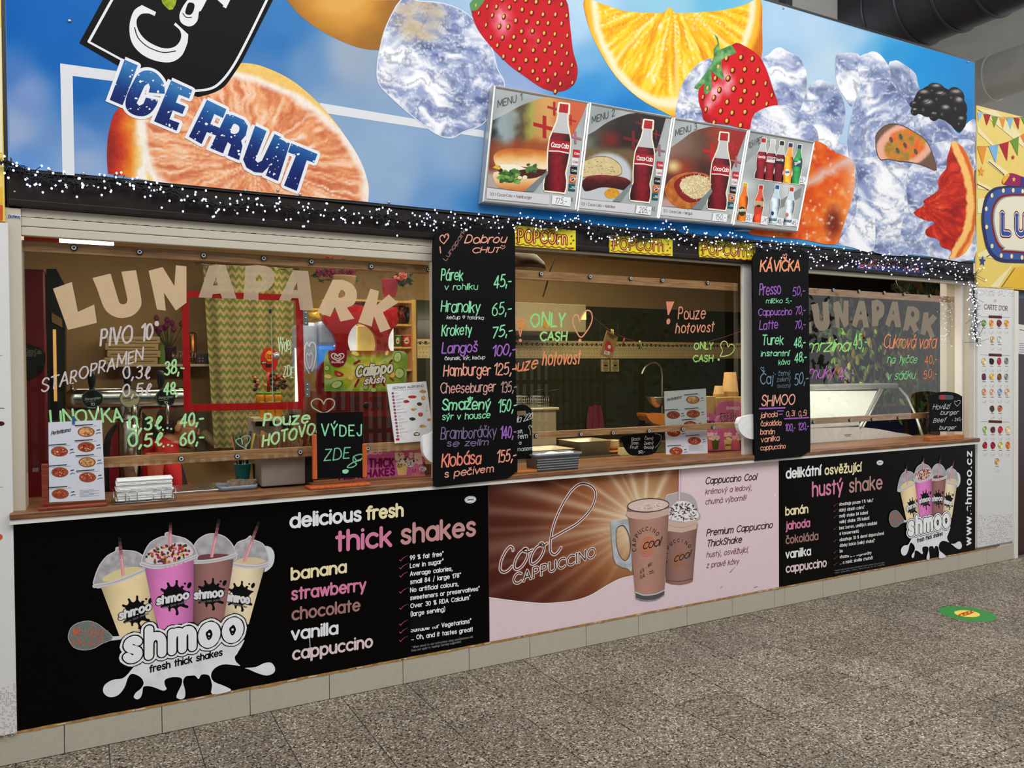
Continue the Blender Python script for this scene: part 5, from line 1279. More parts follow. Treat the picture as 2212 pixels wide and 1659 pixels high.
def d2(t):
    ph=cr([(1230,635),(1330,580),(1480,480),(1680,400),(1830,380)],4,False)+[(2118,440),(2010,820),(1880,1050),(1520,1380),(1165,1340)]
    def pc(x,y):
        u=(x-1030)*5.185;v=(y-170)*5.185;w=fbm(x,y,26,3,17)
        c=ramp((u-1200)/900+(w-.5)*.25,[(0,(110,120,110)),(.2,(66,60,48)),(.4,(30,20,14)),(.7,(30,12,10)),(1,(22,16,14))])
        c=mixc(c,(124,22,18),np.clip(1.2-np.hypot((u-1500)/130,(v-680)/110),0,.9));c=mixc(c,(118,96,60),np.clip((v-740)/80,0,.9));c=mixc(c,(194,200,206),np.clip((1.02-np.hypot((u-1450)/300,(v-1080)/260))*7,0,1))
        return np.clip(mixc(c,(196,200,204),np.clip((v-1150)/60,0,1)),0,255)
    common(t,'MENU 2',(1292,500,1545,412,74,6),ph,pc,(1822,1368,905,6.5),[(1752,690,110,(110,14,16)),(1846,506,72,(106,14,16)),(2008,622,52,(130,10,14)),(2048,800,64,(150,104,112))],
           ([(2052,966),(2038,1052),(2022,1144),(2008,1234),(1996,1320)],82),'0,5 l Coca-Cola + klobása',(1174,1415,1545,1450,32,3.4),[(1150,1348),(1775,1408),(1762,1510),(1140,1448)],
           [(1792,1418),(1962,1436),(1945,1528),(1776,1508)],'205,-',(1815,1500,1936,1505,62,5),(1960,1478,2000,1482,46,3))
    def f(m):
        Y=MY-.0008
        P=cr([(1165,960),(1240,905),(1360,870),(1480,880),(1580,940),(1622,1010),(1600,1080),(1450,1090),(1300,1085),(1172,1100)],3)
        fill(m,P,Y,lambda x,y:ramp(fbm(x,y,5,2,3),[(0,(196,176,122)),(1,(226,210,160))]),4);line(m,P,Y-.0002,8,(150,96,44),closed=True)
        R=random.Random(1)
        for k in range(40):
            x,y=R.uniform(1190,1590),R.uniform(900,1070)
            if inside(P,np.array([x]),np.array([y]))[0]: fill(m,ell(x,y,R.uniform(3,11),R.uniform(2,6),7),Y-.0003,(150,124,70))
        P=cr([(1180,1190),(1195,1130),(1270,1090),(1400,1076),(1540,1088),(1660,1110),(1728,1160),(1720,1220),(1660,1250),(1540,1226),(1400,1215),(1280,1250),(1210,1256)],3)
        fill(m,P,Y-.0005,lambda x,y:ramp(1-((y-170)*5.185-1076)/170+(fbm(x,y,5,2,3)-.5)*.4,[(0,(46,8,8)),(.6,(84,18,14)),(1,(140,60,50))]),3)
        fill(m,cr([(1430,1290),(1460,1240),(1540,1226),(1600,1275),(1560,1330),(1470,1335)],3),Y-.0006,lambda x,y:ramp(fbm(x,y,4,2,3),[(0,(190,120,20)),(1,(240,190,70))]),3)
        fill(m,[(1520,1372),(1730,1165),(1745,1195),(1610,1378)],Y-.0008,(128,138,140))
    pic('sausage_print',f,t,PRINTG)
menu_frame([(1266,262),(2202,428),(2030,1574),(1122,1486)],'aluminium menu frame reading MENU 2 with a dark sausage and bread slice',d2)
view(1400,230,5.721)
def d3(t):
    ph=cr([(285,505),(420,410),(560,310),(740,255),(820,250)],4,False)+[(1215,315),(1100,620),(1030,780),(900,980),(560,1262),(160,1230)]
    def pc(x,y):
        u=(x-1400)*5.721;v=(y-230)*5.721;w=fbm(x,y,26,3,27)
        c=ramp((u-250)/900+(w-.5)*.2,[(0,(150,110,90)),(.25,(120,90,76)),(.5,(96,58,40)),(.7,(150,50,24)),(1,(160,16,20))])
        c=mixc(c,(60,24,16),np.clip((v-600)/200,0,.7));c=mixc(c,(150,56,24),np.clip(1.3-np.hypot((u-400)/200,(v-760)/130),0,1));c=mixc(c,(226,204,140),np.clip(1.2-np.hypot((u-310)/110,(v-740)/90),0,1))
        return np.clip(mixc(c,(206,170,160),np.clip((v-1080)/90,0,.9)*(u<420)),0,255)
    common(t,'MENU 3',(340,365,602,280,78,6.5),ph,pc,(845,1268,945,6),[(790,568,118,(186,16,24)),(905,372,74,(160,20,22)),(1045,490,56,(190,24,28)),(1090,680,66,(170,96,104))],
           ([(1082,848),(1066,934),(1048,1030),(1034,1126),(1018,1220)],88),'0,5 l Coca-Cola + langoš',(192,1302,545,1340,33,3.6),[(165,1238),(790,1302),(780,1410),(155,1342)],
           [(805,1318),(985,1334),(968,1430),(790,1410)],'150,-',(830,1398,950,1402,64,5),(985,1378,1020,1382,46,3))
    def f(m):
        Y=MY-.0008
        P=cr([(205,1040),(240,940),(330,860),(480,815),(640,815),(760,860),(800,950),(780,1080),(680,1190),(520,1262),(380,1250),(270,1180)],3)
        fill(m,P,Y,lambda x,y:ramp(fbm(x,y,9,3,3),[(0,(140,66,20)),(.5,(186,98,36)),(1,(222,150,72))]),4)
        P2=cr([(320,960),(400,870),(560,830),(700,850),(775,940),(760,1060),(660,1150),(540,1190),(440,1160),(350,1060)],3)
        fill(m,P2,Y-.0002,(136,24,22))
        P3=cr([(390,960),(460,880),(600,850),(720,880),(780,960),(730,1080),(620,1140),(500,1110),(420,1040)],3)
        fill(m,P3,Y-.0003,(214,190,140))
        R=random.Random(7)
        for k in range(330):
            x,y=R.uniform(385,785),R.uniform(845,1150)
            if inside(P3,np.array([x]),np.array([y]))[0]:
                a=R.uniform(0,PI);l=R.uniform(14,34);line(m,[(x-l*math.cos(a),y-l*math.sin(a)),(x+l*math.cos(a),y+l*math.sin(a))],Y-.0005-.000001*k,6,R.choice([(246,234,190),(232,216,160),(252,244,210),(206,180,120)]),caps=False)
        fill(m,[(540,1262),(780,1010),(795,1050),(660,1275)],Y-.001,(124,134,136))
    pic('flatbread_print',f,t,PRINTG)
menu_frame([(318,134),(1242,286),(1040,1468),(122,1388)],'aluminium menu frame reading MENU 3 with cheese topped flatbread',d3)
def d4(t):
    m=MB();text(m,'0,5 l PET',1248,512,1412,438,70,6,(40,44,48),Y=MY-.001,gap=1.4)
    fill(m,cr([(1200,640),(1300,520),(1460,420),(1600,380),(1560,400),(1440,460),(1330,560),(1220,680)],3),MY-.0002,(150,160,160));fill(m,[(1600,1180),(1900,1000),(1880,1120),(1560,1300)],MY-.0002,(126,138,138))
    m.build('menu_lettering',PRINTG,t)
    rows=[(1376,895,505,(110,12,26),(176,20,32),(160,12,26)),(1488,912,505,(110,12,26),(206,206,206),(226,220,220)),(1600,930,505,(90,10,26),(24,22,24),(40,12,18)),(1708,945,495,(226,140,30),(40,44,96),None),(1820,955,485,(40,128,66),(30,40,90),(30,80,90)),
            (1150,1415,470,(206,96,20),(214,178,40),None),(1345,1436,465,(196,62,34),(190,30,34),(200,170,130)),(1545,1450,480,(170,190,206),(40,90,160),None),(1725,1468,470,(176,194,208),(190,60,44),None)]
    nm=['cola_bottle_print','light_cola_bottle_print','zero_cola_bottle_print','orange_soda_bottle_print','lemon_soda_bottle_print','ice_tea_bottle_print','juice_bottle_print','still_water_bottle_print','sparkling_water_bottle_print']
    for (x,y,s,b,c,l),n_ in zip(rows,nm):
        m=MB();bottle(m,x,y,s,MY-.0008,b,c,l,rot=6.5,neck=(200,200,200) if b[0]<130 and b[1]<50 else tuple(min(255,v+30) for v in b))
        if n_[:4] in ('cola','ligh','zero'): text(m,'Coca-Cola',x-20,y-s*.52,x+70,y-s*.50,s*.06,s*.011,(250,240,240) if n_[0] != 'l' else (180,30,40),Y=MY-.0016,slant=.3,gap=.8,det=.5)
        elif n_[0]=='o': fill(m,ell(x+10,y-130,34,46,14),MY-.0014,(240,240,235));text(m,'Fanta',x-14,y-120,x+36,y-124,26,7,(40,50,110),Y=MY-.0016,det=.5,gap=.8)
        elif n_[:2]=='le': text(m,'Sprite',x-10,y-230,x+64,y-262,34,7,(230,240,236),Y=MY-.0016,det=.5,gap=.8)
        elif n_[:2]=='ic': fill(m,ell(x+12,y-120,44,60,14),MY-.0014,(40,60,36));text(m,'nestea',x-30,y-118,x+52,y-120,36,7,(246,240,220),Y=MY-.0016,det=.5,gap=.8)
        elif n_[0]=='j': fill(m,ell(x+12,y-150,36,50,12),MY-.0014,(210,60,40));fill(m,ell(x+20,y-205,30,16,12),MY-.0014,(34,44,36))
        else: text(m,'Bonaqua',x-44,y-40,x+46,y-40,34,6,(40,50,70),Y=MY-.0016,det=.5,gap=.8);fill(m,ell(x-8,y-130,20,26,10),MY-.0014,(40,60,120) if n_[1]=='t' else (206,120,80))
        m.build(n_,PRINTG,t)
    for P,s,tp in (([(1876,862),(1952,872),(1942,968),(1864,956)],'55,-',(1874,942,1936,946,62,5)),([(1212,1318),(1292,1330),(1282,1438),(1200,1424)],'55,-',(1210,1402,1280,1408,62,5)),([(1398,1350),(1482,1362),(1474,1466),(1390,1454)],'X',(1410,1430,1462,1430,56,5)),
                     ([(1594,1370),(1672,1382),(1664,1476),(1582,1466)],'40,-',(1596,1446,1664,1450,56,5)),([(1778,1388),(1850,1398),(1840,1486),(1768,1476)],'45,-',(1780,1462,1844,1466,52,5))):
        m=MB();price(m,P,s,tp);m.build('price_label',PAPER,t)
menu_frame([(1246,288),(2062,436),(1848,1552),(1044,1470)],'grey menu frame with nine small bottles, last of the row',d4)
view()

# ================================================================== SIGNS ON THE BEAM
view(1080,480,2.048)
def popcorn(pts,label,shift):
    P=[F(x,y,.0) for x,y in pts];c=(P[0]+P[2])/2
    t=thing('popcorn_sign',label,'sign',(c.x,0,P[3].z),'popcorn signs on the brown beam')
    MB().prismv([p+Vector((0,.002,0)) for p in P],(0,.010,0),(236,222,30)).build('yellow_board',mat('yellow_board_film',(238,224,34),.35,var=.02),t)
    (x0,y0),(x1,y1),(x2,y2),(x3,y3)=pts;w=x1-x0;h=y3-y0
    def T(u,v): return (x0+(x1-x0)*u+(x3-x0)*v,y0+(y1-y0)*u+(y3-y0)*v)
    R=(156,22,60)
    m=MB();a,b=T(.06,.78),T(.85,.70)
    text(m,'Popcorn'.upper().replace('RN','rn'),a[0],a[1],b[0],b[1],h*.58,h*.15,R,Y=-.0006,gap=2.2,det=.8)
    text(m,'Popcorn'.upper().replace('RN','rn'),a[0],a[1],b[0],b[1],h*.58,h*.045,(238,224,60),Y=-.0012,gap=2.2,det=.8)
    m.build('popcorn_lettering',PRINT,t)
    m=MB();wv=[]
    for k in range(8):
        for j in range(5):
            u=.02+(k+j/5)*.118;wv.append(T(min(u,.97),.86+.08*abs(math.sin(PI*j/5))))
    line(m,wv,-.0006,h*.035,R)
    for (u,v) in ((.04,.35),(.03,.6),(.93,.3),(.96,.5),(.92,.66)):
        s=h*.07;sx,sy=T(u,v);fill(m,[(sx+s*(1 if j % 2 else .42)*math.sin(j*PI/5),sy-s*(1 if j % 2 else .42)*math.cos(j*PI/5)) for j in range(10)],-.0006,R)
    a,b=T(.88,.93),T(.97,.92);text(m,'CORN',a[0],a[1],b[0],b[1],h*.07,h*.02,R,Y=-.0006,det=.5)
    m.build('wave_and_star_print',PRINT,t,kind='stuff')
popcorn([(66,14),(336,36),(336,124),(66,104)],'yellow POPCORN sign next to the big food blackboard',0)
popcorn([(486,56),(764,76),(764,150),(486,132)],'yellow POPCORN sign in the middle of the three',0)
popcorn([(884,74),(1132,98),(1128,168),(884,154)],'yellow POPCORN sign next to the coffee blackboard',0)
view(1820,540,4.097)
P=[F(x,y,0) for x,y in [(132,68),(752,118),(752,210),(132,168)]]
t=thing('candy_floss_sign','blue sign with red letters and white stars over the right window','sign',((P[0]+P[2])/2)[:])
t.location=((P[0].x+P[2].x)/2,0,P[3].z)
MB().prismv([p+Vector((0,.002,0)) for p in P],(0,.010,0)).build('blue_board',mat('blue_board_film',(34,52,132),.35,var=.03),t)
m=MB();text(m,'CUKROVÁ',150,146,480,140,48,15,(200,24,62),Y=-.0008,gap=2.4,ol=((9,(240,240,244),.0004),));text(m,'VATA',506,150,672,186,48,15,(200,24,62),Y=-.0008,gap=2.4,ol=((9,(240,240,244),.0004),))
m.build('candy_floss_lettering',PRINT,t)
m=MB()
for x,y in ((142,150),(246,160),(297,160),(350,162),(390,156),(430,165),(477,172),(540,178),(592,184),(640,192)):
    fill(m,[(x+9*(1 if j % 2 else .42)*math.sin(j*PI/5),y-9*(1 if j % 2 else .42)*math.cos(j*PI/5)) for j in range(10)],-.0008,(240,240,246))
text(m,'CORN',700,190,738,192,10,2.6,(230,230,240),Y=-.0008,det=.5);line(m,ell(719,172,20,16,10,0,180,360),-.0008,2.5,(230,230,240))
m.build('star_print',PRINT,t)

# ================================================================== NEIGHBOURING FRONTS
view()
YS=mat('yellow_sign_film',(236,205,96),.4,var=.03)
a=at(2110,230,.01);b=at(2620,300,.01);zb_=zc(2112,619,.01);zt_=zc(2109,227,.01)
sg=thing('funfair_sign','yellow funfair sign with bunting and a blue marquee on the far right','sign',((a.x+b.x)/2,.02,zb_))
MB().box(a.x,b.x,.012,.03,zb_,zt_,(236,205,96)).build('sign_board',YS,sg)
view(2040,180,3.604)
YY=.010
def f(m):
    for P in ([(258,330),(380,470),(450,560),(258,380)],[(330,610),(640,860),(640,800),(360,590)],[(258,1330),(330,1290),(520,1380),(258,1350)],[(258,200),(400,210),(620,420),(620,500)],[(540,1400),(420,1590),(350,1585)],[(258,900),(330,890),(300,1010),(258,1010)],[(258,760),(420,840),(258,820)],[(620,300),(820,300),(900,600),(700,600)]):
        fill(m,P,YY-.0004,(240,228,176))
    fill(m,[(540,1430),(450,1588),(700,1600),(700,1420)],YY-.0006,(232,186,60))
    line(m,[(258,205),(330,238),(420,262),(500,268),(620,262),(760,230)],YY-.0008,2.5,(90,60,50),smooth=True)
    line(m,[(258,492),(340,490),(440,472),(520,445),(620,395),(760,320)],YY-.0008,2.5,(90,60,50),smooth=True)
    cols=[(150,196,226),(176,32,48),(120,150,50),(232,150,40),(130,186,222),(176,32,48),(110,146,50),(232,150,40)]
    for i,(x0,x1,y0,xt,yt) in enumerate([(258,302,225,264,300),(306,362,238,330,330),(366,420,256,388,346),(424,474,268,456,362),(482,534,270,514,362),(540,588,268,576,360),(594,650,262,640,350),(660,720,250,700,340)]):
        pic('flag_print',lambda m,i=i,q=(x0,x1,y0,xt,yt):fill(m,[(q[0],q[2]),(q[1],q[2]+6),(q[3],q[4])],YY-.001,cols[i]),sg)
    for i,(x0,x1,y0,y1,xt,yt) in enumerate([(256,330,494,490,300,634),(344,420,490,478,400,624),(428,502,474,452,488,606),(512,580,446,412,572,566),(588,680,408,360,660,540)]):
        pic('flag_print',lambda m,i=i,q=(x0,x1,y0,y1,xt,yt):fill(m,[(q[0],q[2]),(q[1],q[3]),(q[4],q[5])],YY-.001,[(232,150,40),(122,180,224),(176,28,52),(110,150,50),(232,130,40)][i]),sg)
pic('bunting_print',f,sg)['kind']='stuff'
def f(m):
    o=[(1500,795),(620,795),(460,800),(375,820),(318,885),(292,1000),(293,1120),(330,1290),(380,1360),(450,1392),(620,1400),(1500,1420)]
    fill(m,cr(o,3),YY-.0012,(40,48,92))
    i_=[(1480,815),(620,812),(470,818),(392,838),(340,900),(314,1000),(316,1110),(350,1270),(396,1335),(460,1366),(620,1374),(1480,1394)]
    fill(m,cr(i_,3),YY-.0014,(58,88,158))
    r_=[(1440,862),(620,860),(500,862),(430,880),(385,935),(366,1010),(368,1110),(400,1240),(450,1300),(520,1320),(1440,1340)]
    fill(m,cr(r_,3),YY-.0016,(130,26,40));fill(m,cr([(x+(14 if x<900 else 0),1090+(y-1090)*.93) for x,y in r_],3),YY-.0018,(150,160,156));fill(m,cr([(x+(26 if x<900 else 0),1090+(y-1090)*.9) for x,y in r_],3),YY-.0020,(234,226,202))
    for x,y in ((459,835),(536,833),(610,840),(371,873),(326,977),(329,1118),(371,1267),(443,1341),(524,1346),(605,1356),(690,842),(770,842),(690,1358),(770,1360)):
        fill(m,ell(x,y,11,18,14),YY-.0022,(244,226,170));
    fill(m,[(x+28*(1 if j % 2==0 else .42)*math.sin(j*PI/5+.1),y-44*(1 if j % 2==0 else .42)*math.cos(j*PI/5+.1)) for x,y in [(297,1384)] for j in range(10)],YY-.0022,(44,70,140))
    fill(m,[(x+28*(1 if j % 2==0 else .42)*math.sin(j*PI/5+.1),y-44*(1 if j % 2==0 else .42)*math.cos(j*PI/5+.1)) for x,y in [(288,686)] for j in range(10)],YY-.0022,(232,160,50))
    fill(m,[(x+16*(1 if j % 2==0 else .42)*math.sin(j*PI/5+.1),y-22*(1 if j % 2==0 else .42)*math.cos(j*PI/5+.1)) for x,y in [(535,576)] for j in range(10)],YY-.0022,(190,40,50))
    for P in ([(345,610),(352,612),(466,710),(460,712)],[(258,785),(345,830)],[(445,1588),(548,1440)],[(330,1350),(358,1335)]): line(m,P,YY-.0022,6,(110,20,40))
    fill(m,cr([(455,750),(490,705),(540,702),(620,730),(700,745),(700,800),(560,800),(460,785)],3),YY-.0011,(150,30,90));fill(m,cr([(455,748),(488,704),(510,712),(480,760),(458,782)],2),YY-.0024,(240,180,60));fill(m,[(600,728),(700,745),(700,800),(590,798)],YY-.0024,(60,50,120))
    fill(m,[(541+16*(1 if j % 2==0 else .42)*math.sin(j*PI/5),748-22*(1 if j % 2==0 else .42)*math.cos(j*PI/5)) for j in range(10)],YY-.0026,(246,200,60))
pic('marquee_print',f,sg)
m=MB();text(m,'LUNAPARK',452,1168,1290,1215,150,34,(52,76,150),Y=YY-.0034,gap=4.2,serif=True,ol=((36,(110,20,34),.0008),(14,(244,242,240),.0004)))
m.build('funfair_lettering',PRINT,sg)
# ice cream list pillar
view()
Y2=.006
a=at(2112,900,Y2);b=at(2190,900,Y2);z0=zc(2112,1183,Y2);z1=zc(2112,621,Y2)
ip=thing('ice_cream_poster','tall white poster listing ice cream scoops right of the black posters','poster',((a.x+b.x)/2,.01,z0))
MB().box(a.x,b.x,Y2+.001,.02,z0,z1,(232,230,226)).build('white_sheet',mat('white_poster_film',(226,225,222),.4,var=.02),ip)
pil=struct('wall_pillar')
MB().box(XR+.004,b.x+.02,.022,.3,0.02,z1+.3,(205,205,203)).build('pillar',WHT,pil)
MB().box(a.x,b.x,.010,.022,Z_TILE,z0-.002,(150,152,150)).build('grey_strip',PAINT,pil)
view(2080,600,2.674)
BR=(84,44,34)
m=MB();text(m,"CARTE D'OR",124,180,258,190,26,3.2,(120,70,60),Y=Y2-.0006,gap=1.2,serif=True);line(m,ell(187,133,7,6,12),Y2-.0006,2.5,(190,150,120),closed=True)
for y in (226,446,831):
    line(m,[(104,y-3+2),(150,y)],Y2-.0006,1.3,(120,110,104));line(m,[(225,y+1),(272,y+4)],Y2-.0006,1.3,(120,110,104));fill(m,[(150,y-9),(225,y-6),(225,y+9),(150,y+6)],Y2-.0008,BR)
m.build('heading_lettering',PRINT,ip)
rows=[(262,[122,165,210,252]),(357,[170,212]),(482,[122,166,210,252]),(572,[122,168,212,252]),(661,[123,168,213,256]),(755,[170,214]),(878,[128,172,216,260]),(968,[128,173,217,261]),(1060,[196])]
cl=[[(120,150,90),(214,140,50),(110,50,44),(226,150,60)],[(190,160,130),(200,200,196)],[(220,190,130),(40,30,30),(160,40,70),(120,120,120)],[(90,40,70),(220,170,80),(120,70,50),(130,134,134)],[(190,140,110),(206,160,140),(120,150,180),(214,170,140)],[(70,50,44),(160,90,60)],[(150,180,110),(80,40,50),(170,40,60),(226,190,140)],[(150,40,46),(140,20,50),(200,190,110),(220,110,50)],[(200,150,90)]]
R=random.Random(6)
for (y,xs),cs in zip(rows,cl):
    for x,c in zip(xs,cs):
        m=MB()
        fill(m,cr([(x+14*math.cos(a_)*(.8+.35*R.random()),y+20*math.sin(a_)*(.85+.3*R.random())) for a_ in np.arange(0,2*PI,PI/4)],2),Y2-.0006,lambda X,Y_,c=c:np.clip(np.array(c)[None,:]*(.6+.8*fbm(X,Y_,2.2,2,int(x)))[:,None],0,255),1.6)
        fill(m,ell(x+7,y+6,6,9,8),Y2-.0010,tuple(min(255,int(v*1.35)) for v in c));fill(m,ell(x-5,y-6,4,6,8),Y2-.0010,tuple(min(255,int(v*1.5)) for v in c))
        m.build('scoop_print',PRINT,ip)
m=MB()
for (y,xs) in rows:
    for x in xs:
        line(m,[(x-8,y+28),(x+10,y+29)],Y2-.0006,2.6,(110,100,96));line(m,[(x-9,y+40),(x-11,y+48),(x-9,y+58),(x+9,y+60),(x+12,y+50),(x+10,y+42)],Y2-.0006,1.2,(190,188,186));line(m,[(x+4,y+52),(x+7,y+52)],Y2-.0006,2,(90,84,80))
m.build('caption_print',PRINT,ip,kind='stuff')
m=MB()
for (ya,yb_) in ((72,100),(1375,1545)):
    y=ya
    while y<yb_:
        for x in range(92,296,8):
            if R.random()<.5: fill(m,ell(x+R.uniform(-2,2),y+(x-90)*.03*(-1 if ya>500 else 1)+R.uniform(-3,3),1.7,2.1,6),Y2-.0006,(150,144,140))
        y+=9
m.build('dot_pattern_print',PRINT,ip,kind='stuff')
# doorway on the far right
view()
dr=struct('door_1')
xa=at(2190,900,.0).x
MB().box(xa,at(2197.5,900,.0).x,-.01,.12,0,zc(2190,628,0),(230,228,224),ch=.004).build('door_frame',WHT,dr)
MB().box(at(2197,900,.06).x,at(2197,900,.06).x+1.4,.06,.1,0,zc(2190,628,0),(48,20,22)).build('door_leaf',mat('maroon_door',(52,24,24),.35,var=.1),dr)
m=MB();fill(m,[(2199,700),(2240,706),(2240,768),(2199,764)],.0595,(226,224,222))
for k in range(5): line(m,[(2202,742+k*4.5),(2212,742.5+k*4.5)],.059,1.2,(120,116,120))
line(m,[(2203,712),(2214,714)],.059,2,(190,90,110));m.build('paper_notice',PAPER,dr)
m=MB();fill(m,[(2197,633),(2300,640),(2300,648),(2197,644)],.0595,(90,110,130));m.build('blue_edge',PAPER,dr)
# left neighbour: yellow sign strip and white poster
x_r=at(36.5,1583,-.014).x
wp=thing('white_wall_poster','white poster with grey dots cut by the left edge of the photo','poster',(x_r-.3,-.01,0))
MB().box(x_r-1.2,x_r,-.013,.02,zc(37,1583,-.014),zc(8,481,-.014),(226,226,226)).build('white_sheet',mat('white_poster_film',(226,225,222),.4),wp)
m=MB();view(0,1040,2.681)
for y in range(1150,1500,11):
    for x in range(-40,96,11):
        if R.random()<.42 and y>1150+(x % 40): fill(m,ell(x,y+(x*.16),4.2,4.2,7),-.0136,(196,180,172))
m.build('dot_pattern_print',PRINT,wp,kind='stuff')
view()
m=MB();fill(m,ell(2,915,8,5,10),-.0138,(70,30,28));line(m,[(-20,881),(8,882)],-.0138,1.4,(80,80,80));line(m,[(-20,768),(4,768)],-.0138,1.2,(160,160,160));line(m,[(-20,1053),(6,1052)],-.0138,1.2,(160,160,160))
fill(m,ell(-2,1160,8,7,10),-.0138,(206,90,50));m.build('picture_print',PRINT,wp)
ys=thing('yellow_wall_sign','yellow sign strip at the upper left edge beside the banner','sign',(x_r-.3,0,1.95))
MB().box(x_r-1.2,at(7.5,300,-.0).x,-.002,.03,zc(4,478),3.7,(236,205,110)).build('sign_board',YS,ys)
m=MB();fill(m,[(-40,440),(6,443),(6,476),(-40,478)],-.0035,(206,92,40));fill(m,[(-40,60),(3,60),(5,330),(-40,330)],-.0035,(244,232,190));fill(m,[(-40,400),(4,405),(6,440),(-40,440)],-.0035,(236,186,60));m.build('stripe_print',PRINT,ys)
wo=struct('wall_left_outer');MB().box(-1.6,at(12,700,.02).x,.022,.2,0,3.7,(120,112,100)).build('outer_wall',WH,wo)

# ceiling and ducts above the stall --------------------------------------
CZ=5.6
hc=struct('ceiling_2')
MB().box(-4,20,.3,14,CZ,CZ+.1,(120,120,116)).build('hall_ceiling',mat('grey_hall_ceiling',(226,225,218),.8,var=.06,scale=3),hc)
hb=struct('wall_hall_back');MB().box(XR+.0,20,5.2,5.3,0,CZ,(120,118,112)).build('far_wall',mat('grey_hall_ceiling',(226,225,218),.8),hb)
def duct(name,label,p_edge,r,mat_,col,y0,y1,seams):
    p=on_floor(p_edge[0],p_edge[1],CZ-.75)
    zc_=CZ-.75+0
    # lower right edge of the duct passes the pixel: centre left/up of it
    cx,cz=p.x-r*.80,p.z+r*.60
    t=thing(name,label,'duct',(cx,y0,cz))
    m=MB();m.lathe([(r,y0-y0),(r,y1-y0)],(cx,y0,cz),40,col,ax='y');m.build('pipe',mat_,t)
    m=MB()
    y=y0+.1
    while y<y1:
        m.lathe([(r,-.012),(r+.016,-.006),(r+.016,.006),(r,.012)],(cx,y,cz),40,col,ax='y',cap=False);y+=seams
    m.build('seam_rings',mat_,t,kind='stuff')
    return t
DKM=mat('dark_duct_metal',(64,66,72),.42,metal=.2,var=.15,scale=6)
LTM=mat('light_duct_metal',(238,238,234),.5,var=.06,scale=6)
duct('ventilation_duct','big black spiral ventilation duct above the banner at top right',(1980,95),.42,DKM,(58,60,64),-3.2,5.0,.34)
duct('ventilation_duct','pale grey round duct behind the black duct at the right edge',(2111,221),.26,LTM,(150,152,150),-3.2,5.0,1.2)
p=on_floor(1775,40,4.9)
bm2=thing('steel_bracket','white steel hanger plate above the banner left of the black duct','bracket',(p.x,p.y,4.7))
m=MB();m.box(p.x-.40,p.x+.22,p.y,p.y+.04,4.4,5.6,(190,188,184),ch=.005);m.build('plate',mat('white_steel',(196,194,190),.5),bm2)
m=MB();m.box(p.x-.52,p.x-.44,p.y-.05,p.y+.04,4.4,5.6,(60,58,58),ch=.005);m.build('post',DKM,bm2)

# ================================================================== WINDOWS
GL=glass('acrylic_pane',(240,242,238),2.0)
PINE=wood('pine_batten',(226,172,126),(178,124,84),0,16,.5)
CAPB=mat('black_screw_cap',(18,18,20),.4);CAPW=mat('grey_washer',(196,200,204),.35)
def window(idx,x0,x1,top,low,caps_t,caps_l,vt,vl,low_l=None,low_r=None):
    w=struct('window_%d' % idx)
    xa,xb=x0,x1
    zt1,zt0=top;zl1,zl0=low
    gp_=MB().box(xa,xb,GY,GY+.004,zl0,zt1,(255,255,255)).build('glass_pane',GL,w)
    for nm,(za,zb2),caps,(a,b),vv in (('top_batten',(zt0,zt1),caps_t,(xa,xb),vt),('bottom_batten',(zl0,zl1),caps_l,(low_l or xa,low_r or xb),vl)):
        bt=MB().box(a,b,GY+.005,GY+.030,za,zb2,ch=.002).build(nm,PINE,w)
        view(*vv)
        for cx,cy in caps:
            p=F(cx,cy,GY-.006)
            m=MB();m.lathe([(.0135,0),(.0130,-.004),(.0100,-.0065),(.0098,-.0066)],(p.x,GY-.001,p.z),16,ax='y')
            c=m.build('screw_cap',CAPB,bt)
            v=list(VW);
        view()
    # washers stay with the pane as small rings
        m=MB();view(*vv)
        for cx,cy in caps:
            p=F(cx,cy,GY-.006);ribbon(m,[Vector((p.x+.0074*math.cos(k*PI/8),GY-.0081,p.z+.0074*math.sin(k*PI/8))) for k in range(16)],.0042,(200,204,208),closed=True)
        view();m.build('washer_rings',PAINT,bt,kind='stuff')
    return w,gp_
g1=window(1,xc(51,800,GY),x1a,(zc(156,525,GY),zc(156,548,GY)),(zc(440,977,GY),zc(440,998.6,GY)),
   [(159.5,535),(301.7,544),(440,551.6),(570,558),(673,565),(802,575.5),(926,582)],[(391.6,991),(512.8,985.7),(648.9,976.5),(795,968.6)],(0,0,1),(0,0,1),low_l=xc(223,980,GY))
g2=window(2,x1b,x2a,(zc(1113,582,GY),zc(1113,601.5,GY)),(zc(1150,934,GY),zc(1150,948.7,GY)),
   [(285,128),(718,152),(1077,168),(1356,186),(1757,207)],[(241,160),(0,0)][:0],(1100,560,4.096),(0,0,1))
m_bt=[c for c in g2[0].children if c.name.startswith('bottom_batten')][0]
view(1100,790,4.096);mr_=MB()
for cx,cy in [(241,620),(636,605),(919,594),(1236,577),(1537,561),(1808,546)]:
    p=F(cx,cy,GY-.006);m=MB();m.lathe([(.0135,0),(.0130,-.004),(.0100,-.0065),(.0098,-.0066)],(p.x,GY-.001,p.z),16,ax='y');m.build('screw_cap',CAPB,m_bt)
    ribbon(mr_,[Vector((p.x+.0074*math.cos(k*PI/8),GY-.0081,p.z+.0074*math.sin(k*PI/8))) for k in range(16)],.0042,(200,204,208),closed=True)
mr_.build('washer_rings',PAINT,m_bt,kind='stuff')
view()
g3=window(3,x2b,xc(2062,800,GY),(zc(1747,621.5,GY),zc(1747,636,GY)),(zc(1750.6,904,GY),zc(1750.6,917,GY)),
   [(420,42),(805,62),(1180,82),(1477,103),(1865,128)],[(0,0)][:0],(1740,620,6.9125),(0,0,1),low_r=xc(2012,900,GY))
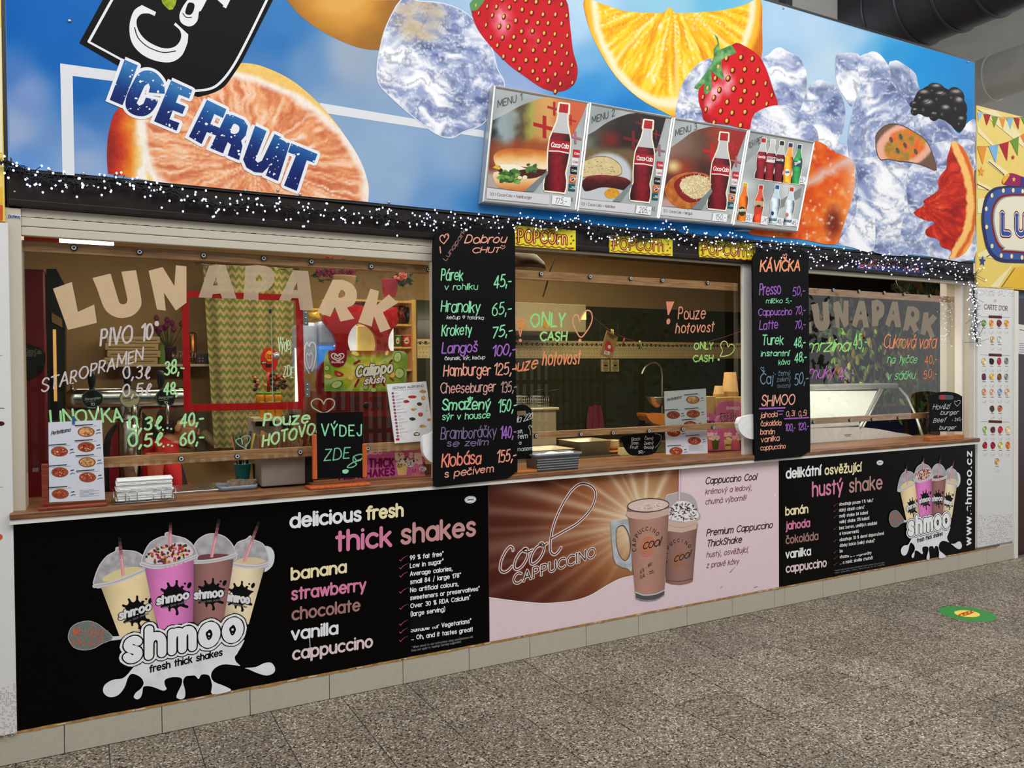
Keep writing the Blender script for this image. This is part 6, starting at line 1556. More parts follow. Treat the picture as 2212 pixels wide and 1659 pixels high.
m_bt=[c for c in g3[0].children if c.name.startswith('bottom_batten')][0]
view(1730,790,5.82);mr_=MB()
for cx,cy in [(165,708),(624,684),(904,673),(1232,654),(1597,636)]:
    p=F(cx,cy,GY-.006);m=MB();m.lathe([(.0135,0),(.0130,-.004),(.0100,-.0065),(.0098,-.0066)],(p.x,GY-.001,p.z),16,ax='y');m.build('screw_cap',CAPB,m_bt)
    ribbon(mr_,[Vector((p.x+.0074*math.cos(k*PI/8),GY-.0081,p.z+.0074*math.sin(k*PI/8))) for k in range(16)],.0042,(200,204,208),closed=True)
mr_.build('washer_rings',PAINT,m_bt,kind='stuff')
# vinyl letters ----------------------------------------------------------
V1=mat('beige_vinyl',(216,186,146),.7,var=.03,trans=.12)
V2=mat('sheer_beige_vinyl',(196,172,144),.7,var=.03,trans=.3)
V3=mat('grey_vinyl',(150,136,116),.7,var=.03,trans=.15)
YG=GY-.0012
def letter(ch,v,pts,holes,mt,par,sm=None):
    view(*v);m=MB();fill(m,pts,YG,(200,180,150),0,[cr(h,2) if len(h)>4 else h for h in holes]);view()
    return m.build('vinyl_letter',mt,par)
va,vb_,vc=(100,540,5.53),(380,560,4.88),(480,540,5.53)
letter('L',va,[(80,462),(305,382),(378,740),(572,652),(604,870),(258,955)],[],V1,g1[1])
letter('U',va,[(552,334),(768,282)]+cr([(768,282),(860,590),(880,635),(918,650),(955,635),(970,590)],3,False)+[(897,258),(1072,242)]+cr([(1072,242),(1135,590),(1120,690),(1050,770),(960,806),(860,810),(750,760),(680,670),(620,500)],3,False),[],V1,g1[1])
letter('N',va,[(1222,248),(1390,204),(1530,430),(1548,182),(1674,196),(1675,630),(1548,724),(1405,510),(1428,724),(1322,712)],[],V1,g1[1])
letter('A',vb_,[(350,65),(522,58),(640,416),(488,412),(470,362),(388,368),(378,408),(238,402)],[[(425,185),(440,275),(392,275)]],V2,g1[1])
letter('P',vb_,[(733,70)]+cr([(850,60),(950,72),(1015,110),(1038,180),(1025,255),(970,320),(870,350)],3,False)+[(872,430),(712,424)],[ell(874,200,34,40,14)],V2,g1[1])
letter('A',vb_,[(1235,115),(1395,125),(1450,540),(1310,535),(1290,410),(1222,408),(1205,440),(1085,432)],[[(1278,240),(1282,325),(1238,322)]],V2,g1[1])
letter('R',vc,[(1320,355)]+cr([(1440,356),(1540,400),(1600,480),(1606,570),(1570,650),(1490,690)],3,False)+[(1578,820),(1412,855),(1345,680),(1290,798),(1135,745)],[[(1415,478),(1455,490),(1470,525),(1450,560),(1385,565)]],V1,g1[1])
letter('K',vc,[(1770,462),(1872,492),(1845,660),(1990,530),(2100,632),(1920,745),(2012,940),(1888,985),(1812,790),(1785,915),(1625,862)],[],V1,g1[1])
vd=(1740,620,6.9125)
letter('L',vd,[(20,540),(85,515),(95,688),(20,695)],[],V3,g3[1])
letter('U',vd,[(82,265),(188,238),(215,500),(235,525),(262,505),(265,470),(252,225),(338,222)]+cr([(338,222),(362,500),(340,600),(270,652),(200,640),(140,560),(110,400)],3,False),[],V3,g3[1])
letter('N',vd,[(412,235),(500,208),(560,400),(568,202),(640,205),(642,560),(575,610),(505,440),(508,612),(455,605)],[],V3,g3[1])
letter('A',vd,[(795,205),(880,210),(950,605),(860,605),(850,490),(800,492),(755,610),(692,565)],[[(828,345),(840,410),(805,408)]],V3,g3[1])
letter('P',vd,[(985,210)]+cr([(1060,190),(1130,215),(1175,290),(1165,420),(1095,490)],3,False)+[(1082,578),(992,588)],[ell(1078,320,18,36,12)],V3,g3[1])
letter('A',vd,[(1295,215),(1375,222),(1428,600),(1340,600),(1320,500),(1290,495),(1250,600),(1190,555)],[[(1312,340),(1322,405),(1298,405)]],V3,g3[1])
letter('R',vd,[(1520,290)]+cr([(1610,290),(1680,330),(1702,400),(1690,490),(1645,540)],3,False)+[(1690,640),(1620,690),(1560,560),(1530,655),(1458,640)],[ell(1600,405,25,45,12)],V3,g3[1])
letter('K',vd,[(1762,380),(1835,375),(1835,480),(1900,405),(1965,465),(1870,580),(1930,735),(1870,780),(1810,640),(1785,720),(1715,700)],[],V3,g3[1])
# hand lettering on the panes ------------------------------------------------
YC=GY-.0016
GRN,SAL,WHC,PUR=(168,226,160),(238,160,120),(206,196,194),(206,120,206)
def chalk(name,par,items,v):
    view(*v)
    for it in items:
        a,k=(it[:-1],dict(it[-1])) if isinstance(it[-1],dict) else (it,{})
        m=MB();k.setdefault('jit',.8);k.setdefault('slant',.1)
        text(m,*a,Y=YC,**k);m.build(name,CHALK,par)
    view()
chalk('hand_lettering',g1[1],[('PIVO 10°',515,778,805,738,84,10,WHC),('STAROPRAMEN',212,1014,728,846,62,8,WHC),('0,3ℓ',630,938,760,942,62,8,WHC),('38,-',842,922,940,915,66,9,GRN),
   ('0,5ℓ',628,1030,765,1028,60,8,WHC),('48,-',838,1022,932,1018,60,9,GRN),('LINOVKA',262,1172,628,1162,66,10,GRN,{'slant':-.1}),('0,3ℓ...',658,1202,876,1200,66,11,GRN),('40,-',922,1186,1040,1172,62,10,GRN),
   ('0,5ℓ...',656,1286,880,1286,66,11,GRN),('60,-',922,1284,1040,1266,62,10,GRN)],(0,420,2.37))
chalk('hand_lettering',g1[1],[('Pouze',1020,470,1790,415,185,36,(178,226,158)),('HOTOVOST',1005,835,2140,545,190,34,(178,226,158))],(440,860,7.9))
chalk('hand_lettering',g1[1],[('Výdej',1078,975,1212,960,140,9,(200,222,180),{'slant':.0}),('ZDE',1132,1238,1240,1240,110,9,(200,222,180))],(380,560,4.88))
def cl(name,par,v,strokes,w,col):
    view(*v);m=MB()
    for s in strokes: line(m,s,YC,w,col,smooth=True)
    view();return m.build(name,CHALK,par)
cl('hand_drawn_heart',g1[1],(640,640,6.38),[[(378,1490),(345,1432),(280,1412),(212,1452),(218,1520),(290,1572),(378,1606),(455,1575),(520,1510),(518,1440),(460,1412),(405,1430),(378,1490)]],17,(206,216,170))
cl('hand_drawn_heart',g1[1],(440,860,7.9),[[(740,880),(690,850),(590,790),(550,730),(590,690),(650,700),(660,790),(650,680),(720,640),(790,660),(780,740),(720,820),(720,870)]],16,(170,206,176))
chalk('hand_lettering',g2[1],[('ONLY',190,592,488,588,112,18,(150,226,140)),('CASH',275,716,505,716,76,16,(170,226,140)),('hotovost',294,940,622,925,118,14,(240,150,110),{'slant':.3}),('Pouze',-60,1010,240,960,100,14,(240,150,110),{'slant':.3}),
   ('Pouze',1495,528,1732,520,96,12,(216,146,118)),('hotovost',1472,656,1806,640,86,12,(224,150,118),{'slant':.2}),('ONLY',1635,796,1798,792,56,12,(160,206,110)),('CASH',1628,904,1800,902,56,12,(160,206,110))],(1100,560,4.096))
cl('hand_drawn_heart',g2[1],(1100,560,4.096),[[(622,552),(610,500),(580,496),(562,540),(580,610),(632,690),(690,630),(730,550),(728,475),(690,452),(650,490),(622,552)]],13,(226,156,120))
cl('hand_drawn_heart',g2[1],(1100,560,4.096),[[(1866,858),(1886,810),(1870,760),(1890,728),(1922,732),(1938,776),(1958,752),(1988,764),(1988,806),(1956,842),(1905,858),(1866,858)]],8,(206,226,140))
view(1100,560,4.096)
m=MB();fill(m,[(1388,374),(1462,374),(1418,480),(1410,496),(1402,490)],YC,(222,140,112));fill(m,ell(1408,550,17,27,12,10),YC,(222,140,112));m.build('exclamation_mark',CHALK,g2[1])
m=MB();line(m,[(62,545),(128,528),(98,682),(70,560)],YC,12,(236,150,112));fill(m,ell(98,718,15,15,12),YC,(236,160,120));m.build('exclamation_mark',CHALK,g2[1])
m=MB();fill(m,ell(626,718,14,15,12),YC,(236,160,120));fill(m,ell(1853,888,10,10,10),YC,(206,226,140));m.build('chalk_dots',CHALK,g2[1])
view()
chalk('hand_lettering',g3[1],[('mrzlina',20,968,640,950,175,22,(160,230,130),{'slant':.35,'gap':.9}),('45,-',715,915,915,905,225,19,(150,230,130)),('Cukrová vata',1160,905,1935,905,190,17,(244,150,112),{'slant':.35,'gap':.8}),
   ('na tyčce',1222,1135,1660,1132,120,12,(140,230,160),{'slant':.3,'gap':1}),('40,-',1778,1146,1960,1130,120,12,(244,140,100)),('v sáčku',1216,1385,1628,1368,120,12,(140,230,160),{'slant':.3,'gap':1}),('50,-',1760,1368,1960,1345,120,12,(244,140,100)),
   ('rnuky',40,1366,420,1358,180,15,PUR,{'slant':.35,'gap':.9}),('45,-',500,1380,715,1350,170,15,PUR)],vd)
# red framed serving hatch
RED=mat('red_hatch_paint',(206,10,22),.35,var=.03)
view(*vb_)
def quadbox(m,pts,Y,th): m.prismv([F(x,y,Y) for x,y in pts],(0,th,0))
H_=[(58,330),(1335,378),(1357,1580),(85,1605)];h_=[(133,400),(1265,440),(1290,1505),(162,1530)]
for i in range(4):
    j=(i+1) % 4;m=MB();quadbox(m,[H_[i],H_[j],h_[j],h_[i]],GY+.0045,.008);m.build('hatch_rail',RED,g1[0])
m=MB();quadbox(m,[(1252,930),(1268,945),(1290,1500),(1256,1502)],GY+.003,.001);m.build('hatch_glow_edge',mat('glowing_hatch_edge',(255,244,224),.4,emit=.8),g1[0])  # bright edge strip is no lamp, its brightness is an added glow
for P in ([(1343,540),(1396,545),(1398,700),(1345,698)],[(1360,1300),(1414,1302),(1415,1452),(1362,1455)]):
    m=MB();quadbox(m,P,GY-.004,.004);hg=m.build('hatch_hinge',METAL,g1[0])
    m=MB();(x0,y0),(x1,y1)=P[0],P[2]
    for k in (.15,.5,.85): p=F((x0+x1)/2,y0+(y1-y0)*k,GY-.005);m.ball(p,.005,(210,210,210),8,5)
    m.build('hinge_screws',METAL,hg,kind='stuff')
p=F(1060,1020,GY-.02);m=MB();m.ball(p,.017,(96,92,90),16,10);m.tube([p,p+Vector((0,.02,0))],.006,8,(120,120,120));m.build('hatch_knob',METAL,g1[0])
m=MB();quadbox(m,[(984,527),(1006,527),(1006,570),(984,570)],GY-.008,.008);m.build('hatch_catch',BLK,g1[0])
m=MB();quadbox(m,[(1000,590),(1006,590),(1026,1510),(1019,1510)],GY+.002,.004);m.build('glass_edge',mat('glass_edge',(210,220,210),.2,trans=.4),g1[0])
view()

# ================================================================== BLACKBOARDS
BB=mat('blackboard',(7,7,8),.6,var=.25,scale=8,spec=.12)
def board(name,label,outline,v,Y,th,texts,lines=(),frame=None,cat='blackboard',par=None):
    view(*v);P=[F(x,y,Y) for x,y in outline];c=sum(P,Vector())/len(P)
    t=thing(name,label,cat,(c.x,Y+th/2,min(p.z for p in P)))
    m=MB();m.prismv(P,(0,th,0));m.build('board',BB,t)
    for it in texts:
        a,k=(it[:-1],dict(it[-1])) if isinstance(it[-1],dict) else (it,{})
        k.setdefault('jit',.7);k.setdefault('slant',.12);k.setdefault('gap',1.3)
        m=MB();text(m,*a,Y=Y-.0010,**k);m.build('chalk_lettering',CHALK,t)
    if lines:
        m=MB()
        for s,w,col in lines: line(m,s,Y-.0010,w,col,smooth=len(s)>3)
        m.build('chalk_drawing',CHALK,t)
    view();return t
g_,w_,p_,s_,gp2,bl_=(140,222,172),(214,220,216),(158,104,190),(236,164,142),(124,106,144),(116,146,160)
o1=cr([(44,1580),(42,700),(40,190)],2,False)[:-1]+cr([(40,190),(52,130),(90,98),(150,92)],4,False)+[(480,92),(515,100)]+cr([(518,900),(530,1440),(515,1500),(470,1535)],4,False)+[(65,1585)]
board('menu_blackboard','tall blackboard with food prices from Párek to Klobása, left of the popcorn signs',o1,(920,460,2.675),-.05,.012,
 [('I',88,232,90,232,40,7,s_,{'up':(-24,-34)}),('Lunapark',118,278,232,105,22,4.5,(150,110,104),{'up':(-19,-13),'slant':0}),('Dobrou',222,175,458,172,46,7,s_,{'slant':.3}),('CHUT',268,230,425,228,30,6,s_,{'slant':.2}),
  ('Párek',88,390,212,390,62,7.5,g_),('v rohlíku',108,444,296,442,34,5,g_),('45,-',392,432,490,420,70,8,g_),('Hranolky',88,572,310,572,64,7.5,g_),('kečup ♥ tatarka',120,612,332,616,20,3.4,w_),('65,-',382,592,490,582,72,7,g_),
  ('Krokety',92,708,264,702,60,7.5,g_),('75,-',382,722,495,706,62,8,g_),('Langoš',92,812,294,802,60,8.5,p_),('100,-',384,832,518,812,60,8.5,p_),('česnek, sýr, kečup',108,850,340,844,20,3.4,w_),
  ('Hamburger',102,942,370,935,64,7.5,s_),('125,-',392,938,515,928,64,7.5,s_),('Cheeseburger',84,1042,400,1030,58,6.5,(214,160,150)),('135,-',432,1042,522,1030,60,6.5,(190,150,144)),('Smažený',94,1136,370,1132,60,9.5,g_),('sýr v housce',94,1196,370,1184,36,6,g_),('150,-',418,1155,522,1140,70,7.5,g_),
  ('Bramboráčky',86,1308,406,1292,64,6.5,gp2),('se zelím',122,1350,358,1342,36,6,gp2),('140,-',430,1308,520,1290,68,8,p_),('Klobása',92,1466,318,1446,72,9,(240,140,118)),('s pečivem',108,1528,388,1496,40,6.5,s_),('155,-',410,1446,520,1428,68,8,(240,160,140))],
 [([(104,178),(84,160),(82,138),(98,128),(108,142),(112,126),(128,122),(130,142),(104,178)],6,s_),([(440,208),(432,196),(440,186),(446,194),(454,188),(456,200),(440,208)],3,s_),([(258,1084),(248,1072),(256,1062),(262,1070),(270,1066),(268,1076),(258,1084)],5,g_)])
o2=cr([(1040,250),(1042,190),(1062,150),(1100,135)],4,False)+cr([(1340,138),(1395,145),(1420,175),(1424,240)],4,False)+cr([(1432,1000),(1438,1470),(1420,1520),(1375,1552)],4,False)+[(1058,1582)]
board('menu_blackboard','tall blackboard headed KÁVIČKA with coffee and shake prices',o2,(1300,500,3.19),-.05,.012,
 [('KÁVIČKA',1092,272,1362,270,72,13,(244,160,120),{'jit':.4}),('Presso',1086,438,1230,430,74,9,p_),('50,-',1315,444,1396,432,58,7,p_),('mlíčko 5,-',1132,494,1306,490,30,5,g_),('Cappuccino',1078,580,1308,574,46,7,p_),('70,-',1334,572,1400,564,54,7,p_),
  ('Latte',1086,676,1212,668,58,7.5,p_),('70,-',1330,672,1400,662,54,7,p_),('Turek',1104,782,1248,778,64,9,g_),('48,-',1324,798,1400,788,64,9,g_),('instantní',1098,860,1288,856,36,7,g_),('48,-',1328,902,1408,888,62,9,g_),('káva',1218,918,1294,916,34,5.5,g_),
  ('Čaj',1092,1052,1178,1046,72,8,bl_),('- černý',1190,996,1296,990,32,4.5,(100,124,136)),('zelený',1206,1036,1300,1030,30,4.5,(90,112,124)),('ovocný',1208,1078,1300,1074,28,4.5,(90,112,124)),('50,-',1328,1058,1420,1042,76,8,bl_),
  ('SHMOO',1100,1202,1328,1190,70,10,(236,170,150),{'jit':.4}),('jahoda',1095,1284,1208,1276,34,6,s_),('0,3l',1270,1274,1326,1270,36,5,s_),('0,5l',1355,1272,1408,1268,36,5,s_),('čokoláda',1095,1342,1236,1334,34,6,s_),('100,-',1264,1376,1332,1372,46,7,p_),('120,-',1352,1370,1425,1360,46,7,p_),
  ('banán',1092,1400,1190,1394,34,6,s_),('vanilka',1097,1452,1222,1440,36,6,s_),('cappuccino',1092,1508,1266,1494,32,5.5,s_)],
 [([(1260,190),(1246,172),(1250,158),(1260,166),(1268,154),(1276,164),(1260,190)],5,s_),([(1086,1221),(1262,1215)],11,p_),([(1258,1291),(1427,1282)],9,p_),([(1210,1238),(1250,1236)],7,p_),([(1222,1262),(1244,1258)],7,p_),([(1105,960),(1094,944),(1100,934),(1106,942),(1114,934),(1116,946),(1105,960)],4,bl_)])
# small stand boards -----------------------------------------------------------
ORW=wood('orange_stained_wood',(214,104,44),(176,74,26),2,14)
RDW=wood('red_brown_wood',(150,62,34),(104,36,20),0,14)
HNW=wood('honey_wood',(196,118,48),(160,86,30),0,14)
v_=(640,880,6.9125)
t=board('counter_blackboard','small blackboard reading VÝDEJ ZDE in an orange wooden stand',[(300,78),(1000,66),(1000,1045),(325,1060)],v_,-.028,.006,
 [('VÝDEJ',375,425,965,420,165,22,g_,{'slant':0,'gap':2}),('ZDE',415,795,790,760,165,19,(120,190,150),{'slant':.1,'gap':1.6})],
 [([(880,720),(975,700),(985,760),(900,790),(860,730),(850,800),(900,850),(830,895),(760,890),(850,820),(960,790)],18,(120,190,150)),([(700,950),(740,938),(770,950),(740,975),(700,965),(735,955)],30,(160,226,180))])
view(*v_)
def bxv(m,x0,x1,y0,y1,Y0,Y1,col=(200,200,200),ch=0.0,ym=None):
    """box from view pixels (x at given rows), front at Y0"""
    a=F(x0,(y0+y1)/2,Y0);b=F(x1,(y0+y1)/2,Y0);xm=(x0+x1)/2
    m.box(a.x,b.x,Y0,Y1,F(xm,y1,Y0).z,F(xm,y0,Y0).z,col,ch);return m
for x0,x1,y0,y1 in ((245,312,405,1075),(990,1058,545,1045)):
    bxv(MB(),x0,x1,y0,y1,-.033,-.016,ch=.003).build('stand_post',ORW,t)
a,b=F(200,1120,-.042),F(1110,1075,-.042)
MB().box(a.x,b.x,-.043,.045,ZT,ZT+.014,ch=.004).build('stand_base',ORW,t)
view()
def pizza_sheet(name,label,v,C,Y,rows,stand,curl=0):
    view(*v);P=[F(x,y,Y) for x,y in C];c=sum(P,Vector())/4
    t=thing(name,label,'menu',(c.x,Y,min(p.z for p in P)))
    m=MB()
    def T(u,w): 
        a=np.array(C[0])*(1-u)+np.array(C[1])*u;b=np.array(C[3])*(1-u)+np.array(C[2])*u;q=a*(1-w)+b*w;return (q[0],q[1])
    fill(m,C,Y,(214,216,226));m.v=[(x,y,z) for x,y,z in m.v]
    m.prismv([p+Vector((0,.0012,0)) for p in P],(0,.002,0),(214,216,226));m.build('paper',PAPER,t)
    h=math.hypot(C[3][0]-C[0][0],C[3][1]-C[0][1])
    rr_=random.Random(len(label))
    for (u,w,cc) in rows:
        m=MB();x,y=T(u,w);r=h*.105
        fill(m,ell(x,y,r*1.02,r*.60,22,0),Y-.0006,(150,84,50));
        fill(m,ell(x,y,r*.86,r*.48,20,0),Y-.0010,lambda X,Y_,cc=cc:np.clip(np.array(cc)[None,:]*(.62+.8*fbm(X,Y_,4,2,5))[:,None],0,255),2.5)
        for k in range(16):
            a=rr_.uniform(0,2*PI);q=rr_.random()**.5;fill(m,ell(x+r*.72*q*math.cos(a),y+r*.38*q*math.sin(a),r*.09,r*.06,6),Y-.0013-.00002*k,rr_.choice([(236,206,160),(120,26,22),(90,96,40),(214,150,100)]))
        m.build('pizza_print',PAPER,t)
    m=MB()
    a,b=T(.05,.16),T(.40,.125);text(m,'Perfettissima',a[0],a[1],b[0],b[1],h*.045,h*.006,(40,36,40),Y=Y-.0008,slant=.4,gap=.6,det=.6)
    for (u,w,cc) in rows:
        a,b=T(u-.2,w-.085),T(u+.12,w-.09);line(m,[a,b],Y-.0008,h*.012,(60,56,60));a,b=T(u-.2,w-.068),T(u+.2,w-.072);line(m,[a,b],Y-.0008,h*.004,(150,150,156))
        a,b=T(min(u+.2,.9),w-.015),T(min(u+.25,.97),w-.02);line(m,[a,b],Y-.0008,h*.012,(60,56,60));a,b=T(min(u+.19,.88),w+.03),T(min(u+.27,.98),w+.02);line(m,[a,((a[0]+b[0])/2,a[1]-h*.015),b],Y-.0008,h*.007,(40,36,44))
    for k in range(6): a,b=T(.55,.87+k*.016),T(.9 if k % 2 else .8,.865+k*.016);line(m,[a,b],Y-.0008,h*.003,(120,120,126))
    m.build('menu_lettering',PAPER,t);view();return t
RC,RD=(206,150,96),(156,62,44)
t=pizza_sheet('pizza_menu','white pizza menu with seven pizzas in a red wooden stand, left end of the counter',(0,420,2.37),[(247,1167),(522,1155),(538,1562),(252,1577)],-.020,
   [(.7,.14,RC),(.2,.37,RD),(.69,.33,RD),(.7,.52,RC),(.2,.63,RD),(.7,.71,RD),(.2,.9,RD)],True)
view(0,420,2.37)
bxv(MB(),213,247,1380,1592,-.026,-.008,ch=.003).build('stand_post',RDW,t)
a,b=F(195,1600,-.04),F(550,1550,-.04)
MB().box(a.x,b.x,-.042,.04,ZT,ZT+.014,ch=.004).build('stand_base',RDW,t)
bxv(MB(),246,252,1165,1570,-.018,-.014).build('black_backing',BLK,t)
m=MB();fill(m,[(368,1135),(382,1135),(384,1178),(370,1178)],-.0225,(40,90,160));m.build('blue_tape',PAPER,t)
view()
pizza_sheet('pizza_menu','white pizza menu leaning inside the middle window behind the wooden batten',(1100,790,4.096),[(1372,228),(1740,202),(1757,775),(1388,786)],.15,
   [(.68,.16,RC),(.2,.38,RD),(.68,.38,RD),(.2,.66,RD),(.6,.55,RD),(.69,.80,RD),(.24,.95,RD)],False)
# burger board with a handle slot, right end
v_=(1730,790,5.82)
view(*v_)
o=[(1626,826),(1626,400)]+cr([(1632,370),(1700,338),(1830,326),(1950,345),(2028,385)],4,False)+[(2028,826)]
t=board('counter_blackboard','little blackboard with a grip slot reading Hovězí burger, Beef burger',o,v_,.0,.006,
  [('Hovězí',1655,550,1862,540,62,6,w_,{'slant':.35}),('burger',1752,615,1972,610,50,6,w_,{'slant':.35}),('Beef',1662,716,1818,704,54,6,w_,{'slant':.3}),('à 245,-',1900,702,2022,690,40,5,w_),('burger',1738,802,1940,798,46,6,w_,{'slant':.35})],
  [([(1964,510),(1932,470),(1936,444),(1960,452),(1975,436),(2006,442),(2000,470),(1964,510)],5,w_)])
view(*v_)
m=MB();fill(m,cr([(1735,398),(1750,370),(1900,372),(1916,400),(1900,426),(1750,424)],3),-.001,(66,74,74));fill(m,[(1752,366),(1814,368),(1812,425),(1752,425)],-.0014,(176,26,44));m.build('grip_slot',PAINT,t)
a,b=F(1612,890,-.02),F(2040,860,-.02);MB().box(a.x,b.x,-.03,.03,ZT,ZT+.035,ch=.004).build('stand_base',HNW,t)
view()
# board half hidden behind the food blackboard
v_=(1100,790,4.096)
o=[(20,830),(20,400)]+cr([(30,370),(90,345),(150,350),(198,385)],4,False)+[(206,820)]
t=board('counter_blackboard','small blackboard with a grip slot half hidden behind the food price board',o,v_,.02,.006,
  [('tortilla 220',-30,535,200,470,56,5,w_,{'slant':.4,'gap':.8}),('se,',75,600,118,592,36,5,w_),('salátem',-20,655,158,640,40,5,w_),('a',86,698,104,696,28,5,w_),('kuřecím masem',-90,770,200,745,34,4,w_)],[([(186,612),(184,570),(172,540),(186,526),(196,545),(202,528)],4,w_)])
view(*v_)
m=MB();fill(m,[(70,402),(148,398),(148,438),(70,442)],.0185,(126,106,74));m.build('grip_slot',PAINT,t)
a,b=F(-20,900,-.02),F(240,868,-.02);MB().box(a.x,b.x,-.03,.05,ZT,ZT+.016,ch=.004).build('stand_base',HNW,t)
# teapot board
tp=cr([(1000,622),(1340,590),(1352,640),(1320,720),(1270,782),(1095,796),(1030,740),(1008,680)],3)
t=board('tea_blackboard','teapot shaped blackboard listing black, green and fruit tea for 50',tp,v_,.17,.006,
  [('Black',1080,664,1158,660,26,3.4,w_),('Green',1078,698,1142,696,26,3.4,w_),('Fruit',1070,734,1138,732,26,3.4,w_),('Černý',1198,658,1272,656,26,3.4,w_),('Zelený',1192,698,1274,694,24,3.4,w_),('Ovocný',1192,736,1276,732,24,3.4,w_),('50,-',1142,776,1196,772,24,4,w_)],
  [([(1290,600),(1345,620),(1330,680),(1292,726)],5,(150,156,156))])
view(*v_)
m=MB();m.prismv([F(x,y,.17) for x,y in cr([(1095,545),(1130,520),(1165,512),(1162,490),(1200,486),(1204,510),(1240,518),(1268,540)],3,False)],(0,.006,0));m.build('lid',BB,t)
view()

# ================================================================== THINGS ON THE COUNTER
view()
def B(name,par,x0,x1,y0,y1,Y0,Y1,m_,ch=.003,v=None,label=None):
    if v: view(*v)
    o=bxv(MB(),x0,x1,y0,y1,Y0,Y1,ch=ch).build(name,m_,par,label=label)
    if v: view()
    return o
def TH(name,label,cat,x,y,Y,v=None,group=None):
    if v: view(*v)
    p=F(x,y,Y)
    if v: view()
    return thing(name,label,cat,p,group)
def M(name,col,rough=.5,**k): return mat(name,col,rough,**k)
PLW=M('white_gloss_plastic',(240,240,238),.3)
for (x0,x1,y0,y1,lb) in ((913,945,938,998,'white rounded plastic tab behind the food blackboard'),(1594,1636,900,945,'white rounded plastic tab behind the coffee blackboard')):
    t=TH('wall_bracket',lb,'bracket',(x0+x1)/2,y1,-.02)
    m=MB();P=cr([(x0+4,y0+4),(x0+14,y0),(x1,y0-2),(x1,y1),(x0+18,y1),(x0+4,y1-14),(x0,y1-30),(x0,y0+16)],3)
    m.prismv([F(x,y,-.03) for x,y in P],(0,.03,0));m.build('plastic_plate',PLW,t)
    bxv(MB(),x1-12,x1-2,y0+20,y1-20,-.0,.034).build('mount',WHT,t)
# napkin holder
nv=(130,760,5.53)
t=TH('napkin_holder','wire holder full of white napkins on the counter beside the pizza menu','napkin holder',310,1078,-.01)
a=F(246,1080,-.03);b=F(380,1065,-.03)
R=random.Random(2);zt=zc(310,1036,-.01)
k=0;z=ZT+.008
while z<zt:
    dx=R.uniform(-.006,.006);dy=R.uniform(-.004,.004);th=.0052
    m=MB();w_2=(b.x-a.x)
    m.box(a.x+.012+dx,b.x-.012+dx,-.022+dy,.10+dy,z,z+th-.001,(246,246,246),ch=.0016);m.build('napkin',M('white_tissue',(244,244,242),.95,bump=.3,scale=90),t);z+=th
m=MB()
for xx in (a.x+.03,a.x+.075,b.x-.075,b.x-.03):
    for yy in (-.030,.108):
        m.tube([(xx-.016,yy,ZT+.004),(xx-.016,yy,ZT+.046),(xx-.010,yy,ZT+.054),(xx+.010,yy,ZT+.054),(xx+.016,yy,ZT+.046),(xx+.016,yy,ZT+.004)],.0018,6)
for yy in (-.030,.108): m.tube([(a.x,yy,ZT+.005),(b.x,yy,ZT+.005)],.002,6)
for xx in (a.x,b.x): m.tube([(xx,-.03,ZT+.005),(xx,-.03,ZT+.05),(xx,.108,ZT+.05),(xx,.108,ZT+.005),(xx,-.03,ZT+.005)],.002,6)
m.build('wire_rack',METAL,t)
# allergen sheet on the pane
sv=(640,640,6.38)
view(*sv)
C=[(1245,1212),(1790,1172),(1895,1985),(1358,2028)]
t=thing('allergen_sheet','white allergen list with small food pictures stuck on the left window','notice',F(1570,2000,GY-.006))
P=[F(x,y,GY-.006) for x,y in C]
m=MB();m.prismv(P,(0,.0015,0),(240,240,240));m.build('paper',M('laminated_paper',(238,238,238),.3),t)
YA=GY-.0066
m=MB();text(m,'SEZNAM ALERGENŮ',1325,1282,1755,1248,30,4.5,(70,66,72),Y=YA,gap=1.2,det=.7)
line(m,[(1328,1302),(1760,1268)],YA,2,(150,90,90))
for k in range(14):
    x=1330+k*5.4;y=1336+k*45.5
    fill(m,ell(x,y,17,17,14),YA,(128,40,70));text(m,str(k+1)[-1],x-3,y+6,x+4,y+5,12,2.4,(240,230,235),Y=YA-.0003,det=.4)
    line(m,[(x+32,y-6),(x+60+(k*37 % 120),y-10-(k*37 % 120)*.07)],YA,5,(196,150,160));line(m,[(x+32,y+8),(x+70,y+5)],YA,3,(190,190,194))
fill(m,[(1372,1960),(1420,1956),(1424,1985),(1376,1990)],YA,(196,20,30))
m.build('list_lettering',PAPER,t)
m=MB()
for x,y,a_,b_,c in ((1745,1312,44,24,(196,150,80)),(1600,1385,60,22,(200,50,30)),(1750,1400,32,32,(236,160,90)),(1515,1452,44,22,(170,40,40)),(1698,1485,44,24,(90,60,46)),(1615,1558,44,20,(224,160,110)),(1800,1560,14,52,(236,230,206)),(1715,1630,38,32,(176,84,50)),(1600,1690,46,26,(60,70,56)),(1830,1700,30,20,(206,150,100)),(1740,1790,50,22,(196,160,90)),(1660,1900,50,28,(70,64,54)),(1665,1898,34,14,(232,214,170))):
    fill(m,cr([(x+a_*math.cos(q)*R.uniform(.8,1.1),y+b_*math.sin(q)*R.uniform(.8,1.1)) for q in np.arange(0,2*PI,PI/4)],2),YA,lambda X,Y_,c=c:np.clip(np.array(c)[None,:]*(.6+.8*fbm(X,Y_,3,2,5))[:,None],0,255),2.5)
m.build('food_print',PAPER,t);view()
